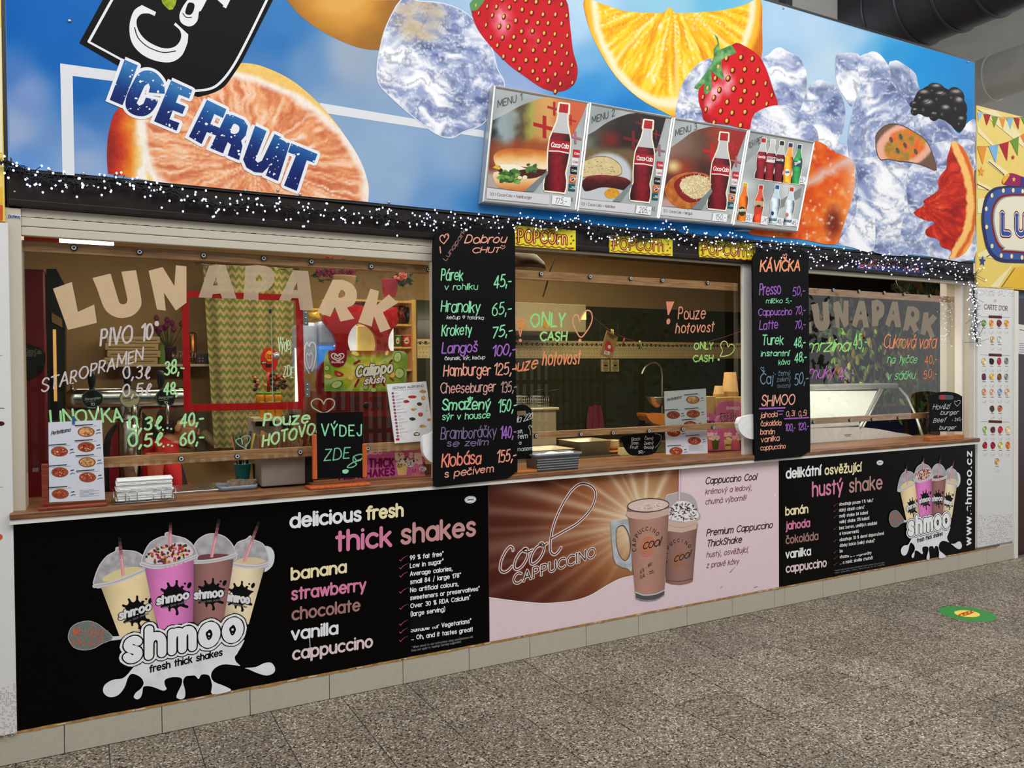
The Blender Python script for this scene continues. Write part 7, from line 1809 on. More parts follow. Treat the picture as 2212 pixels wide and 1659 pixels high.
# grey basket with paper
bv=(1100,790,4.096)
t=TH('plastic_basket','grey woven-pattern plastic basket with white paper on the middle counter','basket',440,880,-.02,bv)
view(*bv)
a,b=F(238,872,-.035),F(632,862,-.035);z1=F(430,775,-.03).z
GRYP=M('grey_plastic',(112,118,122),.45)
m=MB();x0,x1,y0,y1=a.x,b.x,-.038,.10
z0=ZT+.001
def rring(x0,x1,y0,y1,z,r=.02,n=4):
    o=[]
    for cx,cy,a0 in ((x1-r,y1-r,0),(x0+r,y1-r,90),(x0+r,y0+r,180),(x1-r,y0+r,270)):
        for k in range(n+1): q=math.radians(a0+90*k/n);o.append((cx+r*math.cos(q),cy+r*math.sin(q),z))
    return o
def loft(m,rings,col,close=True):
    n=len(rings[0]);vs=[p for r_ in rings for p in r_]
    fs=[(j*n+i,j*n+(i+1) % n,(j+1)*n+(i+1) % n,(j+1)*n+i) for j in range(len(rings)-1) for i in range(n)]
    if close: fs.append(tuple(range(n))[::-1])
    m.add(vs,fs,col,True)
e=.012
loft(m,[rring(x0+.006,x1-.006,y0+.006,y1-.006,z0),rring(x0,x1,y0,y1,z1-.014),rring(x0-e,x1+e,y0-e*.6,y1+e,z1-.012),rring(x0-e,x1+e,y0-e*.6,y1+e,z1),rring(x0+.002,x1-.002,y0+.002,y1-.002,z1),rring(x0+.008,x1-.008,y0+.01,y1-.01,z0+.004)],(112,118,122))
m.build('basket_shell',GRYP,t)
m=MB();nz=5
for j in range(nz):
    for i in range(34):
        xx=x0+.008+(x1-x0-.016)*(i+.5*(j % 2))/34;zz=z0+.006+(z1-.022-z0-.006)*(j+.5)/nz;s=.0028
        yy=y0+.006-.006*(zz-z0)/(z1-.014-z0)-.0006
        m.add([(xx-s,yy,zz),(xx,yy-.0012,zz-s*1.3),(xx+s,yy,zz),(xx,yy-.0012,zz+s*1.3)],[(0,1,2,3)],(178,184,188))
m.build('woven_relief',PAINT,t,kind='stuff')
m=MB();g=12;vs=[]
for j in range(g+1):
    for i in range(g+1): vs.append((x0+.014+(x1-x0-.028)*i/g,y0+.014+(y1-y0-.028)*j/g,z1-.010+.016*(vn(i*.6,j*.6,3)-.3)))
m.add(vs,[(j*(g+1)+i,j*(g+1)+i+1,(j+1)*(g+1)+i+1,(j+1)*(g+1)+i) for j in range(g) for i in range(g)],(232,232,230),True)
m.build('paper_liner',M('white_tissue',(244,244,242),.95),t);view()

# ================================================================== LEFT WINDOW
CE2=CEIL
LAMP1=lamp('ceiling_lamp','bright white box lamp under the ceiling at the upper left',(at(180,520,1.5).x,1.5,at(180,522,1.5).z+.03),.34,.10,10,(1,.86,.66))
a=area('stall_left_light',(1.7,1.2,CEIL+.2),(0,0,0),1.3,.8,11,(1,.82,.58))
area('added_fill_left',(1.05,.42,2.12),(math.radians(28),0,0),1.9,.12,10,(1,.88,.70))  # three unseen fill lights added behind the shutters to brighten the goods
area('added_fill_right',(5.3,.42,2.12),(math.radians(28),0,0),1.2,.12,8,(1,.97,.92))
area('added_fill_middle',(3.5,.42,2.12),(math.radians(28),0,0),1.5,.12,11,(1,.88,.66))
a=area('stall_middle_light',(3.3,1.3,CEIL+.2),(0,0,0),1.4,1.0,11,(1,.86,.56))
a=area('stall_right_light',(5.9,1.0,CEIL+.15),(0,0,0),1.2,.8,17,(1,.96,.88))
DRD=M('dark_red_enamel',(120,16,28),.4);KB=M('black_plastic',(20,20,22),.4)
t=TH('drinks_fridge','dark red drinks fridge side at the far left of the left window','fridge',70,1500,.9)
a,b=at(20,800,.9),at(101,800,.9);MB().box(a.x,b.x,.9,1.5,.02,at(70,581,.9).z,ch=.01).build('cabinet',DRD,t)
m=MB();view(50,560,4.877);P=cr([(30,905),(120,915),(200,950),(236,1010),(225,1120),(190,1200),(110,1240),(30,1245)],3);m.prismv([F(x,y,.88) for x,y in P],(0,.016,0));m.build('round_sign',KB,t)
m=MB();text(m,'Coca-Cola',20,985,185,998,44,5,(150,146,146),Y=.878,slant=.3,gap=.8);text(m,'zero',30,1022,132,1025,34,5,(150,146,146),Y=.878);m.build('sign_lettering',PRINT,t)
view()
t=TH('coffee_machine','tall black vending machine with a lit yellow strip left of the beer taps','machine',122,1100,.95)
view(50,560,4.877)
m=MB();m.prismv([F(x,y,.95) for x,y in [(245,100),(350,102),(400,200),(440,270),(445,4700),(262,4700)]],(0,.4,0));m.build('cabinet',KB,t)
bxv(MB(),318,352,740,1495,.935,.95).build('lit_strip',M('lit_yellow_strip',(226,170,96),.4,emit=.7),t)
m=MB();m.prismv([F(x,y,.94) for x,y in [(300,560),(410,630),(412,720),(302,660)]],(0,.01,0));m.build('panel',M('tan_panel',(150,112,66),.5),t)
view()
t=TH('red_ceiling_trim','orange red strip under the shutter left of the ceiling lamp','trim strip',90,514,1.45)
bxv(MB(),30,128,507,521,1.45,1.5).build('strip',M('orange_red_strip',(206,70,40),.5),t)
# shelf with goods on the brown wall
t=TH('wall_shelf','cream wall shelf with pizza boxes and flowers left of the curtain','shelf',360,795,2.1)
bxv(MB(),232,470,786.5,792,2.0,2.3,ch=.002).build('shelf_board',M('cream_laminate',(216,200,168),.5),t)
zs=at(360,786.5,2.0).z
for k in range(4):
    bt=thing('pizza_box',['cream pizza box, lowest of the stack on the wall shelf','cream pizza box, second from below in the shelf stack','cream pizza box, third from below in the shelf stack','cream pizza box, topmost of the stack on the wall shelf'][k],'box',(at(290,780,2.05).x,2.1,zs+k*.047),'pizza boxes on the wall shelf')
    c=bt.location;dx=(-.01,.008,-.004,.006)[k]
    MB().box(c.x-.17+dx,c.x+.15+dx,2.0,2.26,c.z,c.z+.044,ch=.003).build('box_body',M('cream_cardboard',(206,178,132),.8),bt)
    MB().box(c.x-.15+dx,c.x+.13+dx,1.997,2.0,c.z+.018,c.z+.022).build('slot',M('brown_shadow_line',(110,86,60),.8),bt)
def cup_stack(name,label,x,y0,y1,Y,wpx,n,mt,grp=None,v=None):
    if v: view(*v)
    p=F(x,y1,Y);q=F(x,y0,Y);r=(F(x+wpx/2,y1,Y)-F(x-wpx/2,y1,Y)).length/2
    if v: view()
    t=thing(name,label,'cups',p,grp);h=q.z-p.z;ch_=min(h*.8,r*2.6);st_=(h-ch_)/max(n-1,1)
    for k in range(n):
        m=MB();z=k*st_
        m.lathe([(r*.98,z),(r*1.04,z+.001),(r*1.04,z+.004),(r*.98,z+.005)]+([(r*.72,z+ch_)] if k==n-1 else [(r*.97,z+st_+.001)]),p,18);m.build('cup',mt,t)
    return t
cup_stack('cup_stack','green paper cups stacked upside down on the wall shelf',349,745,786,2.08,17,5,M('green_paper',(120,150,70),.7))
t=TH('tulip_pot','purple pot of pink tulips on the wall shelf','flowers',366,786,2.12)
p=t.location;m=MB();m.lathe([(.030,0),(.045,.11),(.048,.12),(.042,.118)],p,16);m.build('pot',M('purple_pot',(74,30,70),.5),t)
m=MB();R=random.Random(8)
heads=[]
for k in range(11):
    q=Vector(p)+Vector((R.uniform(-.10,.08),R.uniform(-.04,.04),R.uniform(.19,.29)));heads.append(q);m.tube([Vector(p)+Vector((0,0,.1)),Vector(p).lerp(q,.5)+Vector((0,0,.04)),q],.003,5)
m.build('stem',M('stem_green',(60,90,44),.7),t)
for q in heads:
    m=MB();m.lathe([(.004,0),(.016,.012),(.018,.026),(.011,.042),(.003,.046)],q,8);m.build('tulip',M('tulip_petal',(130,36,90),.6),t)
t=TH('wire_basket','small wire basket on the wall shelf beside the hatch frame','basket',398,786,2.05);p=t.location
m=MB()
for z in (.0,.04,.08): m.tube([(p.x+.07*math.cos(a_)*(1+z),p.y+.06*math.sin(a_)*(1+z),p.z+z+.004) for a_ in np.arange(0,6.4,.4)],.0025,5)
for a_ in np.arange(0,6.2,.45): m.tube([(p.x+.07*math.cos(a_),p.y+.06*math.sin(a_),p.z),(p.x+.076*math.cos(a_),p.y+.065*math.sin(a_),p.z+.085)],.002,5)
m.build('wire_frame',METAL,t)
t=TH('chip_tube','shiny copper tube standing on the wall shelf seen through the hatch','can',416,786,2.1);p=t.location
m=MB();m.lathe([(.028,0),(.030,.01),(.030,.20),(.026,.215),(.006,.225)],p,18);m.build('tube',M('copper_foil',(176,120,66),.25,metal=.9),t)
t=TH('dotted_box','black box with pink dots on the wall shelf seen through the hatch','box',440,786,2.05)
bxv(MB(),424,454,764,786,2.02,2.14).build('box_body',KB,t)
m=MB()
for x,y in ((431,774),(438,774),(431,780),(438,780)): fill(m,ell(x,y,2.2,1.2,8),2.018,(206,150,150))
m.build('dot_print',PRINT,t)
# beer tap tower
view(*nv)
TY=.46
t=thing('beer_tap_tower','chrome T shaped beer tap tower with three black handles in the left window','beer tap',F(830,1640,TY))
c0,c1=F(140,560,TY),F(1500,552,TY);rad=(F(800,430,TY)-F(800,690,TY)).length/2
CHR=M('polished_chrome',(200,196,190),.16,metal=1)
zc0=(F(800,560,TY)).z
m=MB();L_=c1.x-c0.x
m.lathe([(rad*.3,-rad*.55),(rad*.7,-rad*.42),(rad*.95,-rad*.1),(rad,.02),(rad,L_-.02),(rad*.95,L_),(rad*.6,L_+.02)],(c0.x,TY,zc0),28,ax='x');m.build('cross_tube',CHR,t)
pc=F(830,600,TY);rc=(F(980,900,TY)-F(682,900,TY)).length/2
m=MB();m.lathe([(rc*.98,0),(rc*.98,zc0-ZT-.0),],(pc.x,TY,ZT),28);m.build('column',CHR,t)
m=MB();m.lathe([(rc*1.03,0),(rc*1.03,.012)],(pc.x,TY,F(830,815,TY).z),28);m.build('column_collar',CHR,t)
GRD=M('dark_green_enamel',(22,32,26),.35)
for (cx,cy,r_,colr,wh) in ((385,565,132,GRD,0),(833,558,126,M('cream_enamel',(214,200,160),.4),1),(1260,550,122,GRD,0)):
    p=F(cx,cy,TY-rad-.02);rr_=(F(cx+r_,cy,TY-rad-.02)-p).length
    m=MB();m.lathe([(rr_,.012),(rr_,.003),(rr_*.97,0)],(p.x,TY-rad-.022,p.z),32,ax='y');md=m.build('tap_medallion',colr,t)
    m=MB();ribbon(m,[Vector((p.x+rr_*.95*math.cos(k*PI/16),TY-rad-.0225,p.z+rr_*.95*math.sin(k*PI/16))) for k in range(32)],rr_*.09,(196,196,190),closed=True);m.build('rim_ring',METAL,md)
    m=MB();c_=(200,206,200) if not wh else (50,90,50);yy=TY-rad-.0235
    text(m,'Staropramen',cx-r_*.72,cy+r_*.12,cx+r_*.72,cy-r_*.02,r_*.22,r_*.03,c_,Y=yy,slant=.3,gap=.8,det=.6);line(m,[(cx-r_*.6,cy+r_*.28),(cx+r_*.3,cy+r_*.12)],yy,r_*.03,c_)
    if not wh: text(m,'10',cx-r_*.14,cy+r_*.58,cx+r_*.2,cy+r_*.58,r_*.24,r_*.06,c_,Y=yy);text(m,'NEPASTER',cx-r_*.4,cy+r_*.82,cx+r_*.4,cy+r_*.82,r_*.1,r_*.025,c_,Y=yy,det=.4)
    else: fill(m,ell(cx-20,cy-40,20,9,8,-20),yy,(206,90,80))
    m.build('medallion_lettering',PRINT,md)
for cx,y0,y1 in ((378,222,415),(806,208,412),(1203,220,410)):
    p0,p1=F(cx,y1,TY),F(cx,y0,TY);h=p1.z-p0.z
    m=MB();m.lathe([(.010,-.01),(.012,.0),(.0165,h*.25),(.0185,h*.7),(.016,h*.92),(.008,h)],(p0.x,TY,p0.z),14);m.build('tap_handle',KB,t)
    m=MB();m.tube([(p0.x+.02,TY-rad,zc0-.02),(p0.x+.02,TY-rad-.03,zc0-.04),(p0.x+.02,TY-rad-.03,zc0-rad-.07)],.009,10);m.build('tap_spout',CHR,t)
p=F(142,400,TY);m=MB();m.lathe([(.008,-.03),(.008,.0),(.012,.008),(.0,.016)],p,10);m.build('side_knob',CHR,t)
# drip tray, cups
t=thing('drip_tray','perforated steel drip tray on the counter under the beer taps','tray',F(1500,1600,.25))
a,b=F(1040,1650,.22),F(1825,1600,.22)
MB().box(a.x,b.x+.06,.15,.40,ZT,ZT+.012,ch=.003).build('tray_plate',METAL,t)
m=MB()
for i in range(22):
    for j in range(7):
        x,y=a.x+.02+i*.021,.17+j*.03;m.add([(x-.003,y,ZT+.0125),(x,y-.006,ZT+.0125),(x+.003,y,ZT+.0125),(x,y+.006,ZT+.0125)],[(0,1,2,3)],(66,48,30))
m.build('drain_holes',PAINT,t,kind='stuff')
t=thing('orange_cup','orange transparent plastic cup upside behind the lower batten by the man','cup',F(1140,1500,.30))
p=F(1140,1500,.30);m=MB();h_=F(1140,1205,.30).z-ZT-.012;m.lathe([(.027,0),(.042,h_-.004),(.045,h_-.003),(.045,h_),(.041,h_)],(p.x,.30,ZT+.012),24,cap=False);m.build('cup',M('red_clear_plastic',(226,110,76),.25,trans=.3),t)
view(440,860,7.9)
t=thing('grey_tray','small grey plastic tray with folded baking paper cups','tray',F(570,1530,.20))
a,b=F(235,1530,.17),F(905,1490,.17);m=MB();z0=ZT+.001
loft(m,[rring(a.x+.004,b.x-.004,.13,.27,z0),rring(a.x,b.x,.125,.275,z0+.022),rring(a.x+.004,b.x-.004,.129,.271,z0+.022),rring(a.x+.008,b.x-.008,.133,.267,z0+.004)],(112,128,140));m.build('tray_shell',M('blue_grey_plastic',(120,134,146),.45),t)
t2=thing('baking_cups','crumpled brown paper cups lying in the small grey tray','paper cups',F(650,1420,.19));R=random.Random(3)
m=MB();p=F(650,1430,.19)
for k in range(5):
    cx,cy=p.x+(k-2)*.022,.19+R.uniform(-.02,.02);n=16;vs=[]
    for j,(r_,z_) in enumerate(((.016,z0+.006),(.026,z0+.034+R.uniform(0,.008)))):
        for i in range(n): a_=2*PI*i/n;q=1+.12*(i % 2)*(j)+R.uniform(-.04,.04);vs.append((cx+r_*q*math.cos(a_),cy+r_*q*math.sin(a_),z_+(.004*R.random() if j else 0)))
    m.add(vs,[(i,(i+1) % n,n+(i+1) % n,n+i) for i in range(n)]+[tuple(range(n))[::-1]],(176,156,126))
m.build('paper_cups',PAINT,t2)
def tumbler(name,label,x,y0,y1,wpx,Y,mt,rim=None):
    p,q=F(x,y1,Y),F(x,y0,Y);r=(F(x+wpx/2,y0,Y)-F(x-wpx/2,y0,Y)).length/2;h=q.z-p.z
    t=thing(name,label,'cup',p);m=MB();m.lathe([(r*.72,0),(r*.98,h-.004),(r*1.03,h-.003),(r*1.03,h),(r*.94,h),(r*.7,.006)],p,20,cap=False);m.build('cup',mt,t);return t
tumbler('tumbler','teal plastic tumbler holding pens behind the small grey tray',665,1115,1400,300,.30,M('teal_plastic',(30,120,112),.35,trans=.15))
tumbler('tumbler','dark green plastic tumbler beside the grey box',905,1105,1430,150,.34,M('dark_green_plastic',(50,76,40),.4))
t=thing('pen_bunch','bunch of pens, scissors and markers standing in the teal tumbler','pens',F(650,1300,.30))
for x0,y0,x1,y1,r_,c in ((600,1300,500,620,.004,(30,30,32)),(640,1300,470,660,.004,(220,120,80)),(690,1300,660,540,.003,(40,40,44)),(720,1300,800,560,.007,(24,24,26)),(700,1300,870,600,.005,(206,176,40)),(650,1280,620,640,.005,(26,26,28)),(640,1290,560,660,.006,(28,28,30))):
    m=MB();m.tube([F(x0,y0,.30),F(x1,y1,.30)],r_,8);m.build('pen',M('pen_plastic_%d_%d' % (c[0],c[2]),c,.4),t)
t=thing('grey_box','plain grey plastic box on the counter left of the VÝDEJ ZDE board','box',F(1350,1480,.15))
bxv(MB(),985,1735,1010,1490,.125,.30,ch=.005).build('box_body',M('warm_grey_plastic',(134,122,112),.6),t)
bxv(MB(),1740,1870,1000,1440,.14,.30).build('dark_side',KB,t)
MB().box(F(1640,1490,.13).x-.35,F(1300,1490,.13).x+.5,.30,.42,ZT-.0,ZT+.004).build('dark_mat',KB,t)
# stirrers and cutlery boxes
t=thing('stirrer_jar','clear plastic jars of wooden stirrers and spoons behind the lower batten','cutlery',F(1250,1000,.36))
bxv(MB(),900,1870,640,1000,.34,.44,ch=.004).build('clear_box',glass('clear_plastic',(230,225,225),.5),t)
R=random.Random(9)
WDS=M('pale_birch',(190,140,92),.7)
for k in range(44):
    x=R.uniform(915,1850);x2=x+R.uniform(-60,70);yt=R.uniform(560,760) if x<1450 else R.uniform(640,800)
    a,b=F(x,990,.36+.05*R.random()),F(x2,yt,.36+.05*R.random());d=(b-a).normalized();s=d.cross(Vector((0,1,0)))*(.0045 if k % 5 else .009)
    m=MB();m.prismv([a-s,a+s,b+s,b+d*.004,b-s],(0,.0018,0));m.build('stirrer',WDS,t)
t=thing('plastic_cup_stack','stack of clear plastic cups lying behind the word Pouze','cups',F(1500,600,.40))
for k in range(9):
    m=MB();a=F(1290+k*22,520-k*32,.46);m.lathe([(.034,0),(.036,.004),(.034,.008),(.026,.05)],(a.x,a.y,a.z),16,ax='x',cap=False);m.build('cup',glass('clear_plastic',(230,225,225),.5),t)
t=thing('cup_dispenser','white cup dispenser with black arches behind the lollipop stand','dispenser',F(1000,850,.62))
bxv(MB(),835,1330,330,1000,.60,.75,ch=.004).build('front_panel',M('warm_white_panel',(224,208,200),.4),t)
m=MB()
for cx in (940,1180):
    P=[(cx-60,480)]+[(cx+60*math.cos(a_),440-52*math.sin(a_)) for a_ in np.arange(PI,-.01,-PI/8)]+[(cx+60,480)];fill(m,P,.598,(16,14,16))
m.build('arch_opening',PAINT,t)
view()
# the man behind the counter ----------------------------------------------------
def person():
    view(*nv);PY=1.0
    hc_=F(1415,890,PY);ear=F(1335,910,PY);sh=F(1210,1110,PY);nk=F(1320,1060,PY);view()
    s=(F(0,0,0)-F(0,0,0)).length
    t=thing('person','man in a red jacket with glasses bent forward behind the beer taps','person',(sh.x,PY,.02))
    # skeleton
    pel=Vector((sh.x-.16,PY+.02,.56))
    V=[pel,Vector((sh.x-.10,PY,.80)),Vector((sh.x-.02,PY,sh.z-.10)),nk+Vector((-.03,0,-.05)),nk+Vector((.02,0,.03)),hc_+Vector((-.02,0,-.03)),
         sh+Vector((.0,-.17,-.03)),sh+Vector((.08,-.22,-.26)),sh+Vector((.26,-.17,-.34)),sh+Vector((.0,.17,-.03)),sh+Vector((.08,.22,-.26)),sh+Vector((.26,.15,-.34)),
         pel+Vector((.05,-.10,-.03)),pel+Vector((.42,-.13,.0)),pel+Vector((.44,-.13,-.44)),pel+Vector((.05,.10,-.03)),pel+Vector((.42,.13,.0)),pel+Vector((.44,.13,-.44))]
    E_=[(0,1),(1,2),(2,3),(3,4),(4,5),(2,6),(6,7),(7,8),(2,9),(9,10),(10,11),(0,12),(12,13),(13,14),(0,15),(15,16),(16,17)]
    Rd=[(.15,.17),(.14,.16),(.13,.17),(.07,.07),(.055,.055),(.05,.05),(.072,.072),(.052,.052),(.036,.036),(.072,.072),(.052,.052),(.036,.036),(.10,.10),(.075,.075),(.045,.045),(.10,.10),(.075,.075),(.045,.045)]
    me=bpy.data.meshes.new('sk');me.from_pydata([v[:] for v in V],E_,[]);o=bpy.data.objects.new('sk',me);link(o)
    md=o.modifiers.new('s','SKIN');
    for i,r_ in enumerate(Rd): me.skin_vertices[0].data[i].radius=r_
    me.skin_vertices[0].data[0].use_root=True
    o.modifiers.new('u','SUBSURF').levels=2
    dg=bpy.context.evaluated_depsgraph_get();em=bpy.data.meshes.new_from_object(o.evaluated_get(dg))
    mb=MB();mb.add([v.co[:] for v in em.vertices],[tuple(p.vertices) for p in em.polygons])
    bpy.data.objects.remove(o);bpy.data.meshes.remove(em)
    # head facing +x, tilted down
    tilt=math.radians(14)
    def hp(x,y,z): return hc_+Vector((x*math.cos(tilt)+z*math.sin(tilt),y,-x*math.sin(tilt)+z*math.cos(tilt)))
    def hball(c,r_,sc,n=18,mm=12):
        k=MB();k.ball((0,0,0),1,n=n,m=mm);mb.add([hp(c[0]+v[0]*r_*sc[0],c[1]+v[1]*r_*sc[1],c[2]+v[2]*r_*sc[2]) for v in k.v],k.f)
    hball((-.015,0,.03),.095,(1.02,.80,.92));hball((.03,0,-.01),.078,(.85,.86,1.05));hball((.045,0,-.075),.05,(.95,.95,.8));hball((.0,0,-.05),.06,(1,.9,1))
    hball((.101,0,-.005),.014,(1.1,.8,1.6));hball((.109,0,-.022),.0125,(1,1,.8));hball((.088,0,-.052),.013,(1,1.9,.5));hball((.086,0,-.064),.013,(1,1.7,.5));hball((.082,0,-.095),.022,(.9,1.2,.8))
    for sd in (-1,1): hball((-.01,sd*.078,-.005),.026,(.7,.35,1.15));hball((.075,sd*.03,.012),.014,(.9,1.1,.8));hball((.088,sd*.03,.034),.012,(.7,2,.5));hball((.065,sd*.045,-.025),.025,(.8,.8,.9))
    # hands with fingers
    for sd,ix in ((-1,8),(1,11)):
        w_=V[ix]
        k=MB();k.ball((w_.x+.045,w_.y,w_.z),.036,n=12,m=8,sc=(1.25,.95,.45));mb.add(k.v,k.f)
        for fi,(dy,ln) in enumerate(((-.027,.062),(-.009,.072),(.009,.068),(.026,.055))):
            a_=w_+Vector((.075,dy,.0));mb.tube([a_,a_+Vector((ln*.5,dy*.1,.004)),a_+Vector((ln*.85,dy*.15,-.012)),a_+Vector((ln,dy*.15,-.028))],.0095,8,taper=[1,.95,.85,.7])
        a_=w_+Vector((.03,-sd*.03,0));mb.tube([a_,a_+Vector((.03,-sd*.02,-.002)),a_+Vector((.055,-sd*.022,-.010))],.011,8,taper=[1,.9,.75])
    # feet
    for ix in (14,17):
        w_=V[ix];k=MB();k.ball((w_.x+.06,w_.y,.055),.05,n=12,m=8,sc=(2.3,.95,.8));mb.add(k.v,k.f)
        mb.tube([w_,Vector((w_.x,w_.y,.06))],.045,10)
    me=bpy.data.meshes.new('b');me.from_pydata(mb.v,[],mb.f);o=bpy.data.objects.new('b',me);link(o)
    r_=o.modifiers.new('r','REMESH');r_.mode='VOXEL';r_.voxel_size=.0055
    sm=o.modifiers.new('sm','SMOOTH');sm.iterations=3;sm.factor=.5
    dg=bpy.context.evaluated_depsgraph_get();em=bpy.data.meshes.new_from_object(o.evaluated_get(dg))
    vs=np.array([v.co[:] for v in em.vertices]);fs=[tuple(p.vertices) for p in em.polygons]
    bpy.data.objects.remove(o)
    col=np.tile(np.array([[206,148,112]],float),(len(vs),1))
    hd=(vs-np.array(hc_));up_=vs[:,2]
    jack=(vs[:,2]<nk.z+.005-(vs[:,0]-nk.x)*.5) & (vs[:,2]>.60)
    col[jack]=(206,22,26)
    stripe=jack & (vs[:,2]<sh.z-.02) & (np.abs(vs[:,0]-(sh.x+.115))<.035) & (vs[:,2]>.6);col[stripe]=(24,22,24)
    for ix in (8,11):
        d=np.linalg.norm(vs-np.array(V[ix])-np.array((.05,0,0)),axis=1);col[(d<.10) & (vs[:,0]>V[ix].x+.0)]=(206,148,112)
    col[(vs[:,2]<=.60)]=(34,36,44);col[vs[:,2]<.10]=(26,24,24)
    k=MB();k.add(vs.tolist(),fs,col,True);k.build('body',mat('skin_and_cloth',rough=.7,attr=True,var=.06,scale=40),t)
    # hair cap
    k=MB();q=MB();q.ball((0,0,0),1,n=56,m=40)
    pts=[];
    for v in q.v:
        n_=1+.05*(vn(v[0]*6+3,v[2]*6+v[1]*4,5)-.5)
        pts.append((-.022+v[0]*.104*n_,v[1]*.086*n_,.036+v[2]*.098*n_))
    keep_=[p[2]>(-.045 if p[0]<-.02 else (.045+.25*max(0,p[0]-.02))) and not (p[0]>.05+.02*math.sin(p[1]*90) and p[2]<.085) for p in pts]
    ff=[f_ for f_ in q.f if sum(keep_[i] for i in f_)>=3]
    k.add([hp(*p) for p in pts],ff,(70,46,30),True)
    o=k.build('hair',mat('brown_hair',(66,42,26),.75,var=.3,scale=160,bump=.6),t)
    sd_=o.modifiers.new('so','SOLIDIFY');sd_.thickness=.01
    k=MB()
    for sd in (-1,1):
        c=(.098,sd*.033,.010);k.tube([hp(c[0],c[1]+.024*math.cos(a_),c[2]+.017*math.sin(a_)) for a_ in np.arange(0,6.5,.45)],.0016,6)
        k.tube([hp(.096,sd*.056,.012),hp(.04,sd*.078,.012),hp(-.02,sd*.084,.004)],.0016,6)
    k.tube([hp(.102,-.012,.012),hp(.106,0,.015),hp(.102,.012,.012)],.0016,6);k.build('glasses',KB,t)
    k=MB()
    for sd in (-1,1): q2=hp(.0825,sd*.033,.010);k.ball(q2,.0085,(236,232,226),10,7);q3=hp(.0885,sd*.034,.008);k.ball(q3,.0042,(40,28,20),8,5)
    k.build('eyes',PAINT,t)
    return sh,PY
sh_,PY_=person()
t=thing('gaming_chair','black and red high backed chair behind the man','chair',(sh_.x-.32,PY_+.05,.02))
view(*nv)
m=MB();P=cr([(520,1700),(515,1250),(530,1060),(600,930),(680,850),(760,760),(860,720),(980,720),(1060,800),(1150,930),(1210,1010),(1240,1250),(1240,1700)],3);m.prismv([F(x,y,1.22) for x,y in P],(0,.09,0));m.build('backrest',M('black_leatherette',(28,26,28),.5),t)
for P in ([(590,1650),(596,1150),(625,1010),(690,950),(700,1650)],[(985,1650),(985,950),(1080,960),(1120,1100),(1120,1650)]):
    m=MB();m.prismv([F(x,y,1.21) for x,y in cr(P,3)],(0,.012,0));m.build('red_insert',M('red_leatherette',(140,16,34),.5),t)
view()
MB().box(sh_.x-.42,sh_.x+.12,PY_-.25,PY_+.27,.33,.42,ch=.03).build('seat',M('black_leatherette',(28,26,28),.5),t)
m=MB();m.lathe([(.04,0),(.03,.34)],(sh_.x-.15,PY_,.05),12)
for k in range(5): a_=k*2*PI/5;m.tube([(sh_.x-.15,PY_,.09),(sh_.x-.15+.28*math.cos(a_),PY_+.28*math.sin(a_),.05)],.018,8)
m.build('star_base',KB,t)
# chevron curtain --------------------------------------------------------------------
def chevron():
    m=bpy.data.materials.new('chevron_curtain');m.use_nodes=True;nt=m.node_tree;N=nt.nodes;L=nt.links;b=N['Principled BSDF'];b.inputs['Roughness'].default_value=.9
    a=N.new('ShaderNodeAttribute');a.attribute_name='Col';sp=N.new('ShaderNodeSeparateColor');L.new(a.outputs['Color'],sp.inputs[0])
    def mt(op,x,y=None):
        q=N.new('ShaderNodeMath');q.operation=op
        for i,v in enumerate((x,y)):
            if v is None: continue
            if isinstance(v,(int,float)): q.inputs[i].default_value=v
            else: L.new(v,q.inputs[i])
        return q.outputs[0]
    u=mt('PINGPONG',mt('MULTIPLY',sp.outputs[0],13.0),.5);v=mt('ADD',mt('MULTIPLY',sp.outputs[1],23.0),mt('MULTIPLY',u,1.0))
    st=mt('GREATER_THAN',mt('FRACT',v),.5)
    cr_=N.new('ShaderNodeMix');cr_.data_type='RGBA';cr_.inputs[6].default_value=(*lin((232,204,158)),1);cr_.inputs[7].default_value=(*lin((146,168,92)),1)
    L.new(st,cr_.inputs[0]);L.new(cr_.outputs[2],b.inputs['Base Color']);b.inputs['Subsurface Weight'].default_value=0
    return m
CM=chevron()
t=TH('chevron_curtain','green and cream zigzag curtain behind the red framed hatch','curtain',540,975,1.95)
P0=at(440,640,1.95);P1=at(632,640,1.95);zt_c=at(540,575,1.95).z;zb_c=at(470,968,1.95).z
nx,nz=150,40;vs=[];cols=[]
for j in range(nz+1):
    v=j/nz
    for i in range(nx+1):
        u=i/nx;xl=P0.x+.055*(1-v)+.0;x=xl+(P1.x-xl)*u
        y=1.95+.028*math.sin(u*29+.8*math.sin(v*2))*(.6+.4*math.sin(u*7+2))
        vs.append((x,y,zb_c+(zt_c-zb_c)*v));cols.append((u,v,0))
me=bpy.data.meshes.new('curtain_cloth');O_=Vector((P0.x,1.95,zb_c))
me.from_pydata([(x-O_.x,y-O_.y,z-O_.z) for x,y,z in vs],[],[(j*(nx+1)+i,j*(nx+1)+i+1,(j+1)*(nx+1)+i+1,(j+1)*(nx+1)+i) for j in range(nz) for i in range(nx)])
ca=me.color_attributes.new('Col','FLOAT_COLOR','POINT');arr=np.ones((len(vs),4));arr[:,:3]=cols;ca.data.foreach_set('color',arr.ravel());me.materials.append(CM)
for p in me.polygons: p.use_smooth=True
o=bpy.data.objects.new('curtain_cloth',me);link(o);o.location=O_-wloc(t);o.parent=t
m=MB();m.tube([(P0.x-.05,1.97,zt_c),(P1.x+.05,1.97,zt_c)],.01,8);m.build('curtain_rail',METAL,t)
t=TH('window_sill_board','grey window frame and slanting pipe left of the curtain bottom','window frame',425,975,2.15)
bxv(MB(),424,448,880,975,2.15,2.25).build('frame_post',M('grey_wood',(120,112,100),.6),t)
